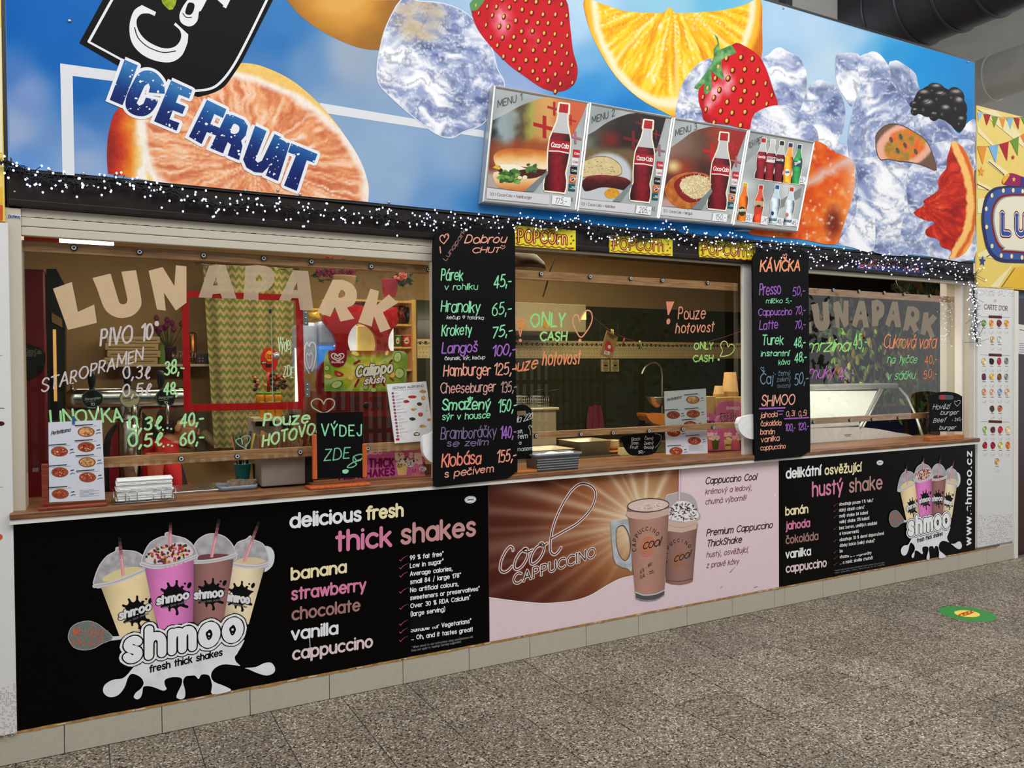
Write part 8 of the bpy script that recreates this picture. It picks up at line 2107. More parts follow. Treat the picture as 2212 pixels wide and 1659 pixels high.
m=MB();m.tube([at(440,935,2.1),at(475,968,2.0)],.03,8);m.build('pipe',M('cream_pipe',(196,176,140),.5),t)
# sweets stand
view(*vb_)
t=thing('lollipop_stand','red lollipop stand with a round card and lollipops seen through the hatch','sweets stand',F(985,1500,.55));YL=.55
m=MB();P=cr([(985,932),(1030,950),(1062,990),(1078,1060),(1066,1120),(1040,1165),(985,1190),(930,1165),(900,1110),(893,1060),(905,1000),(935,950)],3);m.prismv([F(x,y,YL) for x,y in P],(0,.006,0));m.build('card',M('red_card',(206,30,26),.45),t)
m=MB();fill(m,cr([(950,990),(985,962),(1020,985),(1030,1030),(1000,1075),(965,1068),(942,1030)],3),YL-.001,(240,180,50));text(m,'Chupa',950,1025,1022,1018,24,5,(206,30,26),Y=YL-.0016,det=.5,slant=.2);text(m,'Chups',952,1052,1022,1046,20,5,(206,30,26),Y=YL-.0016,det=.5,slant=.2)
fill(m,[(905,1075),(955,1075),(955,1105),(905,1105)],YL-.001,(24,20,22));text(m,'NEW',912,1098,948,1096,16,3,(240,230,230),Y=YL-.0016,det=.4)
fill(m,[(945,1105),(1020,1100),(1020,1135),(945,1140)],YL-.001,(60,24,20));m.build('card_print',PRINT,t)
m=MB();m.tube([F(975,1190,YL+.003),F(975,1400,YL+.003)],.008,8);m.build('stem',M('red_card',(206,30,26),.45),t)
R=random.Random(12)
for k in range(58):
    lv=k % 4;a_=R.uniform(0,2*PI);rr_=.05+.035*R.random();c=F(985,1240+lv*42,YL)
    if k>30: c=F(1075,1225+lv*42,YL);rr_ *= .45
    q=c+Vector((rr_*math.cos(a_)*1.1,rr_*math.sin(a_)*.6,R.uniform(-.006,.006)))
    m=MB();m.ball(q,.0105,n=8,m=5);cc=R.choice([(176,104,50),(196,130,70),(60,36,30),(206,160,90),(150,60,40),(30,26,30)]);m.build('lollipop',M('lollipop_%d' % cc[0],cc,.3),t)
def jar(x,y0,y1,w,Y,lb,grp='orange juice jars with green lids'):
    p,q=F(x,y1,Y),F(x,y0,Y);r=(F(x+w/2,y1,Y)-F(x-w/2,y1,Y)).length/2;h=q.z-p.z
    t=thing('juice_jar',lb,'jar',p,grp);m=MB();m.lathe([(r*.8,0),(r,h*.1),(r,h*.62),(r*.82,h*.8)],p,16);m.build('jar',M('orange_juice',(226,140,28),.2),t)
    m=MB();m.lathe([(r*.9,h*.8),(r*.9,h*.97),(r*.84,h)],p,16);m.build('lid',M('lime_lid',(110,180,50),.4),t)
jar(888,1400,1515,90,.50,'orange jar with green lid, leftmost above the lower hatch rail');jar(978,1400,1515,90,.50,'orange jar with green lid, middle one under the lollipops');jar(1075,1400,1515,80,.50,'orange jar with green lid, rightmost near the hatch edge')
view(440,860,7.9)
for x,w,lb in ((1000,100,'orange bottle below the hatch rail, leftmost of the lower row'),(1140,130,'orange bottle below the hatch rail, middle of the lower row'),(1270,110,'orange bottle below the hatch rail, rightmost of the lower row')): jar(x,60,325,w,.48,lb,'orange bottles below the hatch')
MB().box(F(820,330,.5).x,F(1340,330,.5).x,.44,.62,F(1000,345,.5).z-.012,F(1000,330,.5).z).build('support_ledge',M('cream_laminate',(216,200,168),.5),bpy.data.objects['cup_dispenser'])
view()
# slush machine ---------------------------------------------------------------------
view(*sv)
SR=M('red_machine_plastic',(128,10,20),.3);SY=.52
t=thing('slush_machine','red slush ice machine with a green sign and glowing tanks','slush machine',F(850,2300,SY))
m=MB();m.prismv([F(x,y,SY) for x,y in cr([(350,1320),(1400,1318),(1412,1700),(1420,2700),(300,2760),(300,1500),(330,1400)],1)],(0,.38,0));m.build('body',SR,t)
zq=F(850,2700,SY).z
ic=thing('inner_counter','low inner counter behind the left window carrying the slush machine','counter',(1.6,.7,0))
MB().box(at(600,900,.45).x,at(935,900,.5).x+.1,.445,.93,.02,zq,ch=.004).build('counter_body',M('dark_laminate',(70,52,38),.5),ic)
pl=[(370,262),(620,180),(860,130),(1390,150),(1402,380)]+cr([(1402,380),(1330,450),(1278,560),(1270,680),(1300,752)],4,False)+cr([(1100,752),(1112,650),(1080,520),(990,420),(870,372),(780,430),(722,540),(714,650),(745,752)],4,False)+cr([(530,752),(556,660),(520,540),(440,430),(370,345)],4,False)
m=MB();m.prismv([F(x,y,SY+.01) for x,y in pl],(0,.03,0));m.build('neck_panel',SR,t)
m=MB();m.prismv([F(x,y,SY+.01) for x,y in cr([(300,1340),(300,1100),(330,960),(400,890),(480,880),(480,1340)],2)],(0,.04,0));m.build('side_post',SR,t)
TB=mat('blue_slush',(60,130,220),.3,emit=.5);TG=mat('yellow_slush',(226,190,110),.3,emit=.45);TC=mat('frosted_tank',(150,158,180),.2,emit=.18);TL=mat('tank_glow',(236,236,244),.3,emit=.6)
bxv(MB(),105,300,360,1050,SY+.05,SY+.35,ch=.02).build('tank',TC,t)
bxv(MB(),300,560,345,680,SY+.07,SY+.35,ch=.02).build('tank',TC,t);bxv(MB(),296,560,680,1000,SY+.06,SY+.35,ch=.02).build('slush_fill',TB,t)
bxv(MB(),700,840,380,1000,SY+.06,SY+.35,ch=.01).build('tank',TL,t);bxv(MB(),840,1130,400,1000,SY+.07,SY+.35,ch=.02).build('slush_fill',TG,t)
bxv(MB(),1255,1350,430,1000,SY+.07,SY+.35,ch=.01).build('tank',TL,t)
view(640,640,6.38);m=MB()
line(m,[(180,1060),(130,960),(112,850),(120,700),(150,640),(178,690),(200,640),(240,640),(265,700),(268,830),(240,960),(215,1030)],SY+.045,16,(220,218,232),smooth=True);line(m,[(180,1000),(148,900),(140,820),(156,780),(180,820),(204,775),(228,830),(215,930),(185,1000)],SY+.045,11,(220,218,232),smooth=True)
m.build('heart_logo',PRINT,t)
pl=cr([(395,1310),(388,1000),(395,860),(420,780),(460,748)],3,False)+cr([(1440,752),(1500,770),(1525,830),(1522,1000),(1510,1305)],3,False)
m=MB();m.prismv([F(x,y,SY-.008) for x,y in pl],(0,.012,0));sgn=m.build('logo_sign',M('sign_backing',(150,180,60),.4),t)
YS_=SY-.0086
def f(m):
    def c(x,y):
        u=(x-640)*6.38-950;v=(y-640)*6.38-1050;a_=np.arctan2(v,u);r_=np.hypot(u/560,v/280)
        ry=.5+.5*np.sin(a_*11+2*fbm(x,y,40,2,3))
        col=ramp(r_+(fbm(x,y,16,2,4)-.5)*.4,[(0,(246,236,170)),(.35,(226,206,70)),(.7,(170,190,50)),(1,(120,160,60))])
        col=mixc(col,(246,246,214),np.clip(ry-.55,0,.5));tt=np.clip((850-y*0-((y-640)*6.38))/90,0,1)*((x-640)*6.38>680)*((x-640)*6.38<1330)
        return np.clip(mixc(col,(176,56,36),tt*.8),0,255)
    fill(m,pl,YS_,c,2)
    for x,y,a_,b_,r_,k in ((1400,840,60,80,15,0),(1425,1060,75,80,0,0),(560,1215,90,55,-20,0),(425,990,40,40,0,0),(815,790,60,34,20,1),(440,1105,60,34,10,1),(1250,785,24,40,20,1),(750,1120,50,44,0,2),(1325,1080,40,44,0,2),(960,1250,40,36,0,0),(1070,1290,50,30,0,0)):
        c1,c2=[((92,140,56),(206,220,150)),((214,170,60),(246,226,150)),((240,180,40),(252,226,120))][k]
        fill(m,ell(x,y,a_,b_,18,r_),YS_-.0004,c1);fill(m,ell(x-4,y,a_*.78,b_*.8,18,r_),YS_-.0006,c2)
        if k==0:
            for q in range(6): line(m,[(x-4,y),(x-4+a_*.7*math.cos(q),y+b_*.7*math.sin(q))],YS_-.0008,3,(150,180,90))
    fill(m,cr([(540,1020),(640,1060),(650,1095),(590,1110),(540,1095),(525,1050)],3),YS_-.0006,(190,60,50));fill(m,ell(585,1075,26,14,10,25),YS_-.0008,(236,150,120))
    for x0,y0,x1,y1,w in ((800,930,870,890,30),(860,1150,810,1240,30),(1180,1180,1215,1230,24),(1080,1190,1070,1240,40),(1290,910,1320,880,26),(1290,1125,1340,1160,18),(940,830,935,900,34),(1075,840,1080,900,30),(1010,860,1020,910,22),(1230,860,1220,900,24)):
        line(m,[(x0,y0),(x1,y1)],YS_-.0008,w,(150,26,50) if y0>900 or x0<850 else (176,200,70))
    fill(m,[(445,748),(695,748),(695,850)]+cr([(695,850),(660,940),(570,978),(480,940),(445,850)],4,False),YS_-.001,(136,16,44))
    for k_,w in ((1,15),(.52,12)):
        line(m,[(570+(x-570)*k_,850+(y-850)*k_-(1-k_)*16) for x,y in [(560,880),(500,850),(484,812),(512,788),(550,800),(570,826),(590,800),(632,788),(656,812),(640,850),(575,884)]],YS_-.0014,w,(240,236,240),smooth=True)
pic('fruit_print',f,sgn,PRINTG)
m=MB();text(m,'ALGIDA',486,918,652,918,26,8,(244,240,244),Y=YS_-.0018,gap=2);text(m,'Calippo',826,1106,1312,1045,138,33,(246,246,244),Y=YS_-.003,slant=.25,gap=2.6,ol=((20,(40,60,34),.0006),));text(m,'slush',938,1210,1212,1184,84,22,(250,250,250),Y=YS_-.003,slant=.3,gap=2.2,ol=((18,(130,20,44),.0006),))
m.build('sign_lettering',PRINT,sgn)
m=MB()
for x0,x1 in ((522,690),(730,888),(1045,1205),(1250,1330)):
    for k in range(9): bxv(m,x0,x1,1388+k*22,1397+k*22,SY-.002,SY+.004,(20,6,8))
for k in range(26): bxv(m,700,1400,1660+k*20,1669+k*20,SY-.002,SY+.004,(26,8,10))
m.build('vent_slots',KB,t,kind='stuff')
m=MB();p=F(970,1500,SY-.02);m.lathe([(.012,.0),(.018,.004),(.018,.018),(.012,.02)],p,14,ax='y');m.build('lock_knob',KB,t)
view()
# pine shelf unit with snacks
PL2=wood('pale_pine',(238,196,120),(214,164,88),2,14)
t=thing('pine_shelf','pale pine shelf unit with chips and snacks behind the slush machine','shelf',at(800,980,1.3))
SB=1.25
view(*sv)
bxv(MB(),1612,1665,50,3600,SB,SB+.28,ch=.003).build('side_board',PL2,t);bxv(MB(),375,425,50,3600,SB,SB+.28,ch=.003).build('side_board',PL2,t)
shz=[]
for y in (62,388,705,1022): bxv(MB(),425,1612,y-14,y+14,SB+.01,SB+.28,ch=.002).build('shelf_board',PL2,t);shz.append(F(1400,y-14,SB).z)
MB().box(F(400,500,SB).x,F(1640,500,SB).x,SB+.27,SB+.28,F(1000,1900,SB).z,F(1000,60,SB).z).build('back_panel',M('shelf_back',(176,130,70),.7),t)
def can(x,w,y0,y1,Y,c,lb):
    p,q=F(x,y1,Y),F(x,y0,Y);r=(F(x+w/2,y1,Y)-F(x-w/2,y1,Y)).length/2;h=q.z-p.z
    t=thing('crisps_can',lb,'can',(p.x,p.y,p.z));m=MB();m.lathe([(r,0),(r,h*.94)],p,20);m.build('can_body',M('can_%d' % c[0],c,.3),t);m=MB();m.lathe([(r*1.02,h*.94),(r*1.02,h),(r*.9,h)],p,20);m.build('lid',M('can_lid',(200,190,170),.4),t)
    m=MB();fill(m,ell(x-4,(y0+y1)/2,w*.26,(y1-y0)*.3,14),Y-r*1.03,(226,206,160));fill(m,ell(x-4,(y0+y1)/2+8,w*.18,8,10),Y-r*1.04,(40,30,24));m.build('label_print',PRINT,t)
can(1402,96,536,690,SB+.06,(70,110,40),'short green crisps can on the pine shelf');can(1526,132,536,690,SB+.06,(206,40,36),'short red crisps can on the pine shelf beside the green one')
def bag(x0,x1,y0,y1,Y,c,lb,nm='snack_bag'):
    a,b=F(x0,y1,Y),F(x1,y0,Y);t=thing(nm,lb,'snack bag',((a.x+b.x)/2,Y,a.z));m=MB();vs=[];n,mm=8,8;cs=[]
    for sd in (0,1):
        for j in range(mm+1):
            for i in range(n+1):
                u,v=i/n,j/mm;th=.025*math.sin(u*PI)**.6*math.sin(v*PI)**.5;vs.append((a.x+(b.x-a.x)*u+.006*math.sin(v*9),Y+(th if sd else -th)+.004*math.sin(u*17+v*11),a.z+(b.z-a.z)*v));cs.append(tuple(np.array(c)*(1 if .3<v<.75 else .7)))
    k=(n+1)*(mm+1);m.add(vs,[(s*k+j*(n+1)+i,s*k+j*(n+1)+i+1,s*k+(j+1)*(n+1)+i+1,s*k+(j+1)*(n+1)+i) for s in (0,1) for j in range(mm) for i in range(n)],cs,True);m.build('foil_bag',mat('foil_bag',rough=.25,attr=True,metal=.3),t)
bag(1405,1500,130,372,SB+.05,(120,34,26),'dark red snack bag on the top pine shelf, left of two');bag(1505,1605,150,372,SB+.07,(60,60,90),'blue and red snack bag on the top pine shelf, right of two')
bag(180,330,170,330,.9,(226,176,60),'yellow crisps bag beside the upper hatch hinge');bag(700,900,95,200,SB+.04,(170,40,50),'red and white bag lying on the pine shelf above the machine')
bag(900,1000,80,200,SB+.07,(80,82,84),'grey bag lying on the pine shelf beside the red one')
view(*vc)
def flowers(name,lb,pot,potc,top,R0,cols,n,leaf,Y):
    a=F(pot[0],pot[3],Y);b=F(pot[1],pot[2],Y);cx=(a.x+b.x)/2;r=(b.x-a.x)/2;t=thing(name,lb,'flowers',(cx,Y,a.z));m=MB();m.lathe([(r*.72,0),(r*.98,(b.z-a.z)*.93),(r*1.03,b.z-a.z)],(cx,Y,a.z),20);m.build('pot',potc,t)
    R=random.Random(n);m=MB();lm=MB()
    for k in range(n):
        x=R.uniform(top[0],top[1]);y=R.uniform(top[2],top[3]);q=F(x,y,Y+R.uniform(-.05,.03));s=R0*R.uniform(.7,1.2)
        for j in range(5):
            a_=j*2*PI/5;m.ball(q+Vector((s*.5*math.cos(a_),-s*.3,s*.5*math.sin(a_))),s*.5,R.choice(cols),6,4)
    for k in range(leaf):
        x=R.uniform(top[0]-40,top[1]+40);y=R.uniform(top[2]+20,top[3]+60);q=F(x,y,Y);d=Vector((R.uniform(-1,1),R.uniform(-.4,.2),R.uniform(-.6,.6))).normalized()*R0*2.4;s=d.cross(Vector((0,1,0)))*.28
        lm.add([q-d,q+s,q+d,q-s],[(0,1,2,3)],R.choice([(40,60,34),(58,84,44),(30,46,28)]))
    m.build('blossoms',mat('petals',rough=.7,attr=True),t,kind='stuff');lm.build('leaves',mat('leaf_surface',rough=.5,attr=True,var=.2),t,kind='stuff')
flowers('flower_basket','purple flowers in a beige basket on top of the pine shelf',(1290,1590,320,575),M('beige_basket',(180,150,104),.8),(1140,1580,232,312),.013,[(110,30,70),(90,26,60),(140,40,90)],70,26,SB+.10)
flowers('flower_pot','pink roses in a deep pink pot on top of the pine shelf',(1905,2095,355,560),M('deep_pink_pot',(170,36,76),.5),(2040,2210,275,350),.016,[(226,130,120),(214,110,110)],12,46,SB+.08)
flowers('red_flower_garland','dark red paper flowers just under the shutter of the left window',(1200,1440,105,112),M('beige_basket',(180,150,104),.8),(1200,1440,78,104),.008,[(110,14,40),(140,20,50)],40,6,SB+.10)
view()
# pink shake card at the counter edge
view(640,880,6.9125)
t=thing('pink_shake_card','pink card reading FRESH, THICK SHAKES behind the batten of the left window','card',F(1600,1000,.16));YK=.16
PKC=M('pink_card',(206,96,156),.4)
m=MB();m.prismv([F(x,y,YK) for x,y in [(700,600),(2120,560),(2120,985),(700,1085)]],(0,.004,0));m.build('card',PKC,t)
m=MB();text(m,'SHMOO',960,712,1275,695,46,13,(232,206,226),Y=YK-.001,gap=2);text(m,'FRESH, THICK',560,905,1452,880,120,30,(116,20,74),Y=YK-.001,gap=2.4);text(m,'MILKSHAKES',640,1075,1465,1005,100,30,(116,20,74),Y=YK-.001,gap=2.4);m.build('card_lettering',PRINT,t)
m=MB();R=random.Random(4)
for x,c1,c2 in ((1580,(240,226,196),(226,190,120)),(1790,(244,214,206),(232,120,160)),(1985,(214,180,150),(110,74,56))):
    fill(m,[(x-95,820),(x+95,800),(x+60,1010),(x-60,1015)],YK-.001,c2)
    for k in range(26): fill(m,ell(x+R.uniform(-80,80),R.uniform(690,830),34,26,10),YK-.0012-.00002*k,tuple(min(255,v+R.uniform(-16,12)) for v in c1))
    if x==1580:
        for k in range(12): fill(m,ell(x+R.uniform(-70,70),R.uniform(690,820),12,9,8),YK-.0022,(70,40,30))
fill(m,ell(1700,850,60,40,14),YK-.0024,(244,242,242));fill(m,ell(1890,920,56,36,14),YK-.0024,(244,242,242))
text(m,'0,5 - 120,-',1515,895,1760,860,50,7,(30,26,28),Y=YK-.0028,jit=.6);text(m,'0,3 - 100,-',1730,970,1940,935,46,6,(110,20,70),Y=YK-.0028,jit=.6)
m.build('milkshake_print',PRINT,t);view()

# ================================================================== MIDDLE WINDOW
DG=M('dark_green_tile',(58,62,44),.18,var=.12,scale=5,spec=.5);CT2=M('cream_deco_tile',(240,220,168),.35)
xt0=at(900,700,BW).x;xt1=qb.x
zb0,zb1,zb2=at(1200,774,BW).z,at(1200,752,BW).z,at(1200,736,BW).z
ztop=at(1400,667,BW).z
tw=(xt1-xt0);n=int(tw/.105);
m=MB();pt=MB()
for k in range(n):
    x0=xt0+k*tw/n+.0012;x1=xt0+(k+1)*tw/n-.0012
    MB().box(x0,x1,BW-.008,BW,zb0,zb1-.001,ch=.001).build('deco_tile',CT2,wb);MB().box(x0,x1,BW-.009,BW,zb1+.001,zb2,ch=.001).build('border_tile',CT2,wb)
    for i in range(3):
        for j in range(3):
            cx=x0+(x1-x0)*(i+.5+.25*(j % 2))/3.3;cz=zb0+(zb1-zb0)*(j+.5)/3;s=.006;pt.add([(cx-s,BW-.0088,cz+s*.7),(cx,BW-.0088,cz-s),(cx+s,BW-.0088,cz+s*.7)],[(0,1,2)],(150,116,66))
    cx=(x0+x1)/2;cz=(zb1+zb2)/2;vine=[Vector((x0+(x1-x0)*q/8,BW-.0096,cz+.010*math.sin(q*PI/4))) for q in range(9)];ribbon(pt,vine,.006,(56,60,44))
    for dx,r_ in ((-.028,.012),(.022,.014)): pt.add([(cx+dx+r_*math.cos(a_),BW-.0100,cz+(.006 if dx>0 else -.004)+r_*.8*math.sin(a_)) for a_ in np.arange(0,6.2,.8)],[tuple(range(8))[::-1]],(50,56,46))
pt.build('tile_pattern',PRINT,wb,kind='stuff')
rows=[(zb2+.002+(ztop-zb2)*k/2,zb2+(ztop-zb2)*(k+1)/2) for k in range(2)]+[(zb0-.2*(k+1)+.001,zb0-.2*k-.001) for k in range(4)]
nt_=int(tw/.2)
for z0,z1 in rows:
    for k in range(nt_): MB().box(xt0+k*tw/nt_+.0012,xt0+(k+1)*tw/nt_-.0012,BW-.008,BW,z0,z1,ch=.001).build('wall_tile',DG,wb)
b1_=(1100,560,4.096)
for x0,x1 in ((820,888),(905,972)):
    view(*b1_);p=F((x0+x1)/2,985,BW-.03)
    t=thing('wall_socket','cream double socket on the back tiles, %s of two' % ('left' if x0==820 else 'right'),'socket',p)
    bxv(MB(),x0,x1,888,995,BW-.03,BW-.006,ch=.003).build('plate',M('cream_socket',(222,206,156),.4),t)
    for cy in (918,962):
        m=MB();q=F((x0+x1)/2,cy,BW-.032);r_=(F(x1,cy,BW)-F(x0,cy,BW)).length*.36;m.lathe([(r_,0),(r_,.003),(r_*.8,.004)],(q.x,BW-.0335,q.z),16,ax='y');oo=m.build('socket_face',M('shadowed_cream',(176,158,112),.5),t)
        m=MB();[m.lathe([(.004,0),(.004,.001)],(q.x+dx,BW-.0345,q.z),8,ax='y') for dx in (-.011,.011)];m.build('pin_holes',KB,oo)
view(*b1_)
# hood
t=thing('extractor_hood','grey extractor hood behind the ONLY CASH lettering of the middle window','hood',F(350,640,1.6))
bxv(MB(),-60,680,388,640,1.6,2.28,ch=.005).build('hood_box',M('hood_metal',(170,152,118),.4,metal=.2),t)
m=MB();m.prismv([F(x,y,1.598) for x,y in [(630,515),(680,450),(682,535),(640,535)]],(0,.002,0));m.build('lit_corner',M('hood_light',(250,226,120),.4,emit=1.2),t)
for x in (112,336):
    m=MB();q=F(x,575,1.59);m.lathe([(.035,0),(.035,.003)],(q.x,1.594,q.z),20,ax='y');m.build('yellow_sticker',M('yellow_sticker',(222,160,50),.5),t)
# string with pegs and a popcorn bag
t=thing('peg_line','thin red string with small clothes pegs across the middle window','string',F(1150,740,.35));YP=.35
m=MB();pts=[F(x,y,YP) for x,y in [(690,470),(760,525),(860,610),(960,670),(1060,712),(1150,738),(1300,752),(1450,758),(1600,750),(1760,730),(1900,690),(2070,630)]];m.tube(pts,.0016,5);m.build('string',M('red_string',(120,40,40),.8),t)
for x,y,dx,c in ((1018,700,-16,(150,30,40)),(1160,722,-10,(60,110,50)),(1152,722,26,(206,190,90)),(905,618,4,(196,150,90)),(918,624,-4,(206,160,100))):
    m=MB();a,b=F(x,y,YP-.006),F(x+dx,y+72,YP-.006);m.tube([a,b],.005,6);m.build('peg',M('peg_%d' % c[0],c,.5),t)
t=thing('popcorn_bag','brown paper bag with a red picture and 50,- tag pegged on the string','bag',F(880,880,YP))
C=[(868,628),(962,690),(908,885),(806,838)]
m=MB();m.prismv([F(x,y,YP-.012) for x,y in C],(0,.008,0));m.build('paper_bag',M('kraft_paper',(176,128,70),.8),t)
m=MB();fill(m,cr([(870,720),(900,740),(918,790),(915,820),(870,815),(850,790),(852,745)],3),YP-.0128,(206,60,46));fill(m,ell(886,775,14,18,10),YP-.0132,(240,226,200));fill(m,[(846,808),(892,818),(886,848),(838,838)],YP-.0134,(246,240,230));text(m,'50,-',850,834,884,840,17,4,(190,40,40),Y=YP-.014,det=.5)
text(m,'CUKROVÁ',870,662,948,700,16,3.5,(60,30,20),Y=YP-.0132,det=.5);text(m,'VATA',884,690,926,708,16,3.5,(60,30,20),Y=YP-.0132,det=.5);m.build('bag_print',PRINT,t)
# pendant lamp
t=thing('pendant_lamp','dark round pendant lamp and cable under the ceiling of the middle window','lamp',F(90,60,1.2))
p=F(110,95,1.0);m=MB();m.lathe([(.17,0),(.16,.05),(.11,.10),(.04,.125),(.02,.16)],p,24);m.build('shade',M('brown_lampshade',(70,46,30),.4),t);m=MB();m.tube([F(398,0,1.0),F(360,105,1.0),F(330,230,1.1),F(300,330,1.3)],.006,6);m.build('cable',KB,t)
view(*bv)
ST=M('warm_steel',(200,188,158),.35,metal=.5,var=.05)
t=thing('deep_fryer','steel deep fryer with wire baskets behind the left end of the middle window','fryer',F(250,700,1.3));
bxv(MB(),-40,420,395,720,1.3,1.8,ch=.01).build('fryer_body',ST,t);bxv(MB(),-40,445,375,402,1.28,1.82,ch=.006).build('top_rim',ST,t)
for x0,x1 in ((60,190),(200,330)):
    m=MB();a,b=F(x0,380,1.45),F(x1,270,1.45)
    for k in range(8): xx=a.x+(b.x-a.x)*k/7;m.tube([(xx,1.42,a.z),(xx,1.42,b.z)],.002,4);m.tube([(xx,1.6,a.z),(xx,1.6,b.z)],.002,4);m.tube([(xx,1.42,a.z+.005),(xx,1.6,a.z+.005)],.002,4)
    for k in range(5): zz=a.z+(b.z-a.z)*k/4;m.tube([(a.x,1.42,zz),(b.x,1.42,zz),(b.x,1.6,zz),(a.x,1.6,zz),(a.x,1.42,zz)],.002 if k<4 else .004,4)
    m.build('fry_basket',METAL,t);m=MB();q=F((x0+x1)/2,235,1.42);m.tube([(b.x-.03,1.42,b.z),q+Vector((.02,-.02,.0)),q+Vector((.12,-.1,.02))],.006,6);m.build('basket_handle',KB,t)
t=thing('work_table','dark work table along the middle window holding trays and dishes','table',F(700,900,1.0))
zt2=F(700,800,.55).z
x0_,x1_=x1b+.12,x2a+.2
MB().box(x0_,x1_,.50,1.22,zt2-.04,zt2,ch=.004).build('table_top',M('dark_table',(60,52,34),.35),t)
for xx in (x0_+.05,x1_-.1):
    for yy in (.55,1.25): MB().box(xx,xx+.05,yy,yy+.05,.02,zt2-.04).build('leg',METAL,t)
for (xa_,xb_,ya_,yb2,lb) in ((200,565,690,745,'white tray with dishes, left one on the work table'),(610,905,690,765,'square steel pan on the work table in the middle window')):
    t=thing('food_tray',lb,'tray',F((xa_+xb_)/2,yb2,.6));a,b=F(xa_,yb2,.60),F(xb_,ya_,.60);m=MB();z0=zt2;h=.05 if xa_==200 else .09
    loft(m,[rring(a.x+.01,b.x-.01,.60,.85,z0),rring(a.x,b.x,.59,.86,z0+h),rring(a.x-.01,b.x+.01,.58,.87,z0+h+.003),rring(a.x+.008,b.x-.008,.60,.85,z0+h),rring(a.x+.018,b.x-.018,.61,.84,z0+.01)],(226,214,180));m.build('tray_shell',M('cream_enamel_tray',(232,220,184),.35) if xa_==200 else ST,t)
t=thing('bowl_stack','stack of cream bowls on a round wooden plate beside the teapot board','bowls',F(1000,790,.55));p=F(1000,780,.60)
m=MB();m.lathe([(.10,0),(.115,.012),(.11,.016)],(p.x-.06,.70,zt2),24);m.build('wooden_plate',HNW,t)
for k in range(4): m=MB();m.lathe([(.03,0),(.055,.022),(.058,.024),(.05,.022)],(p.x-.02,.70,zt2+.016+k*.014),20);m.build('bowl',M('cream_ceramic',(236,218,170),.3),t)
m=MB();m.prismv([F(x,y,.50) for x,y in [(985,725),(1090,728),(1110,800),(985,800)]],(0,.03,0));m.build('paper_fold',M('cream_paper',(240,214,150),.7),t)
t=thing('pink_cloth','pink towel hanging on the dark tiles in the middle window','towel',F(760,600,2.25));m=MB();a,b=F(685,610,2.25),F(855,345,2.25);vs=[];nn=14
for j in range(nn+1):
    for i in range(nn+1): u,v=i/nn,j/nn;wv=(.55+.45*(1-v)**.7);vs.append((a.x+(b.x-a.x)*(.5+(u-.5)*wv),2.26+.02*math.sin(u*18+v*2),a.z+(b.z-a.z)*v-.02*abs(u-.5)*v))
m.add(vs,[(j*(nn+1)+i,j*(nn+1)+i+1,(j+1)*(nn+1)+i+1,(j+1)*(nn+1)+i) for j in range(nn) for i in range(nn)],(150,66,86),True);m.build('towel',M('pink_terry',(150,62,84),.95,bump=.5,scale=120),t)
t=thing('orange_bag','orange plastic bag behind the pizza menu in the middle window','bag',F(1290,530,.9));m=MB();m.prismv([F(x,y,.9) for x,y in cr([(1212,424),(1300,430),(1375,426),(1372,525),(1330,522),(1260,500)],3)],(0,.12,0));m.build('plastic_bag',M('orange_plastic',(206,120,50),.35),t)
t=thing('steel_bowl','shiny steel bowl behind the top corner of the pizza menu','bowl',F(1340,380,.9));p=F(1350,370,.9);m=MB();m.lathe([(.02,0),(.06,.03),(.085,.075),(.09,.08),(.08,.076)],(p.x,.95,p.z),24,cap=False);m.build('bowl',METAL,t)
t=thing('swan_neck_tap','tall curved chrome tap in front of the dark tiles','tap',F(1345,300,1.6));m=MB();m.tube([F(x,y,1.6) for x,y in cr([(1352,500),(1352,200),(1350,60),(1320,-10),(1260,-25),(1200,20),(1170,80)],4,False)],.010,8);m.build('spout',METAL,t)
m=MB();m.lathe([(.025,0),(.022,.05)],F(1352,500,1.6),12);m.build('tap_base',METAL,t)
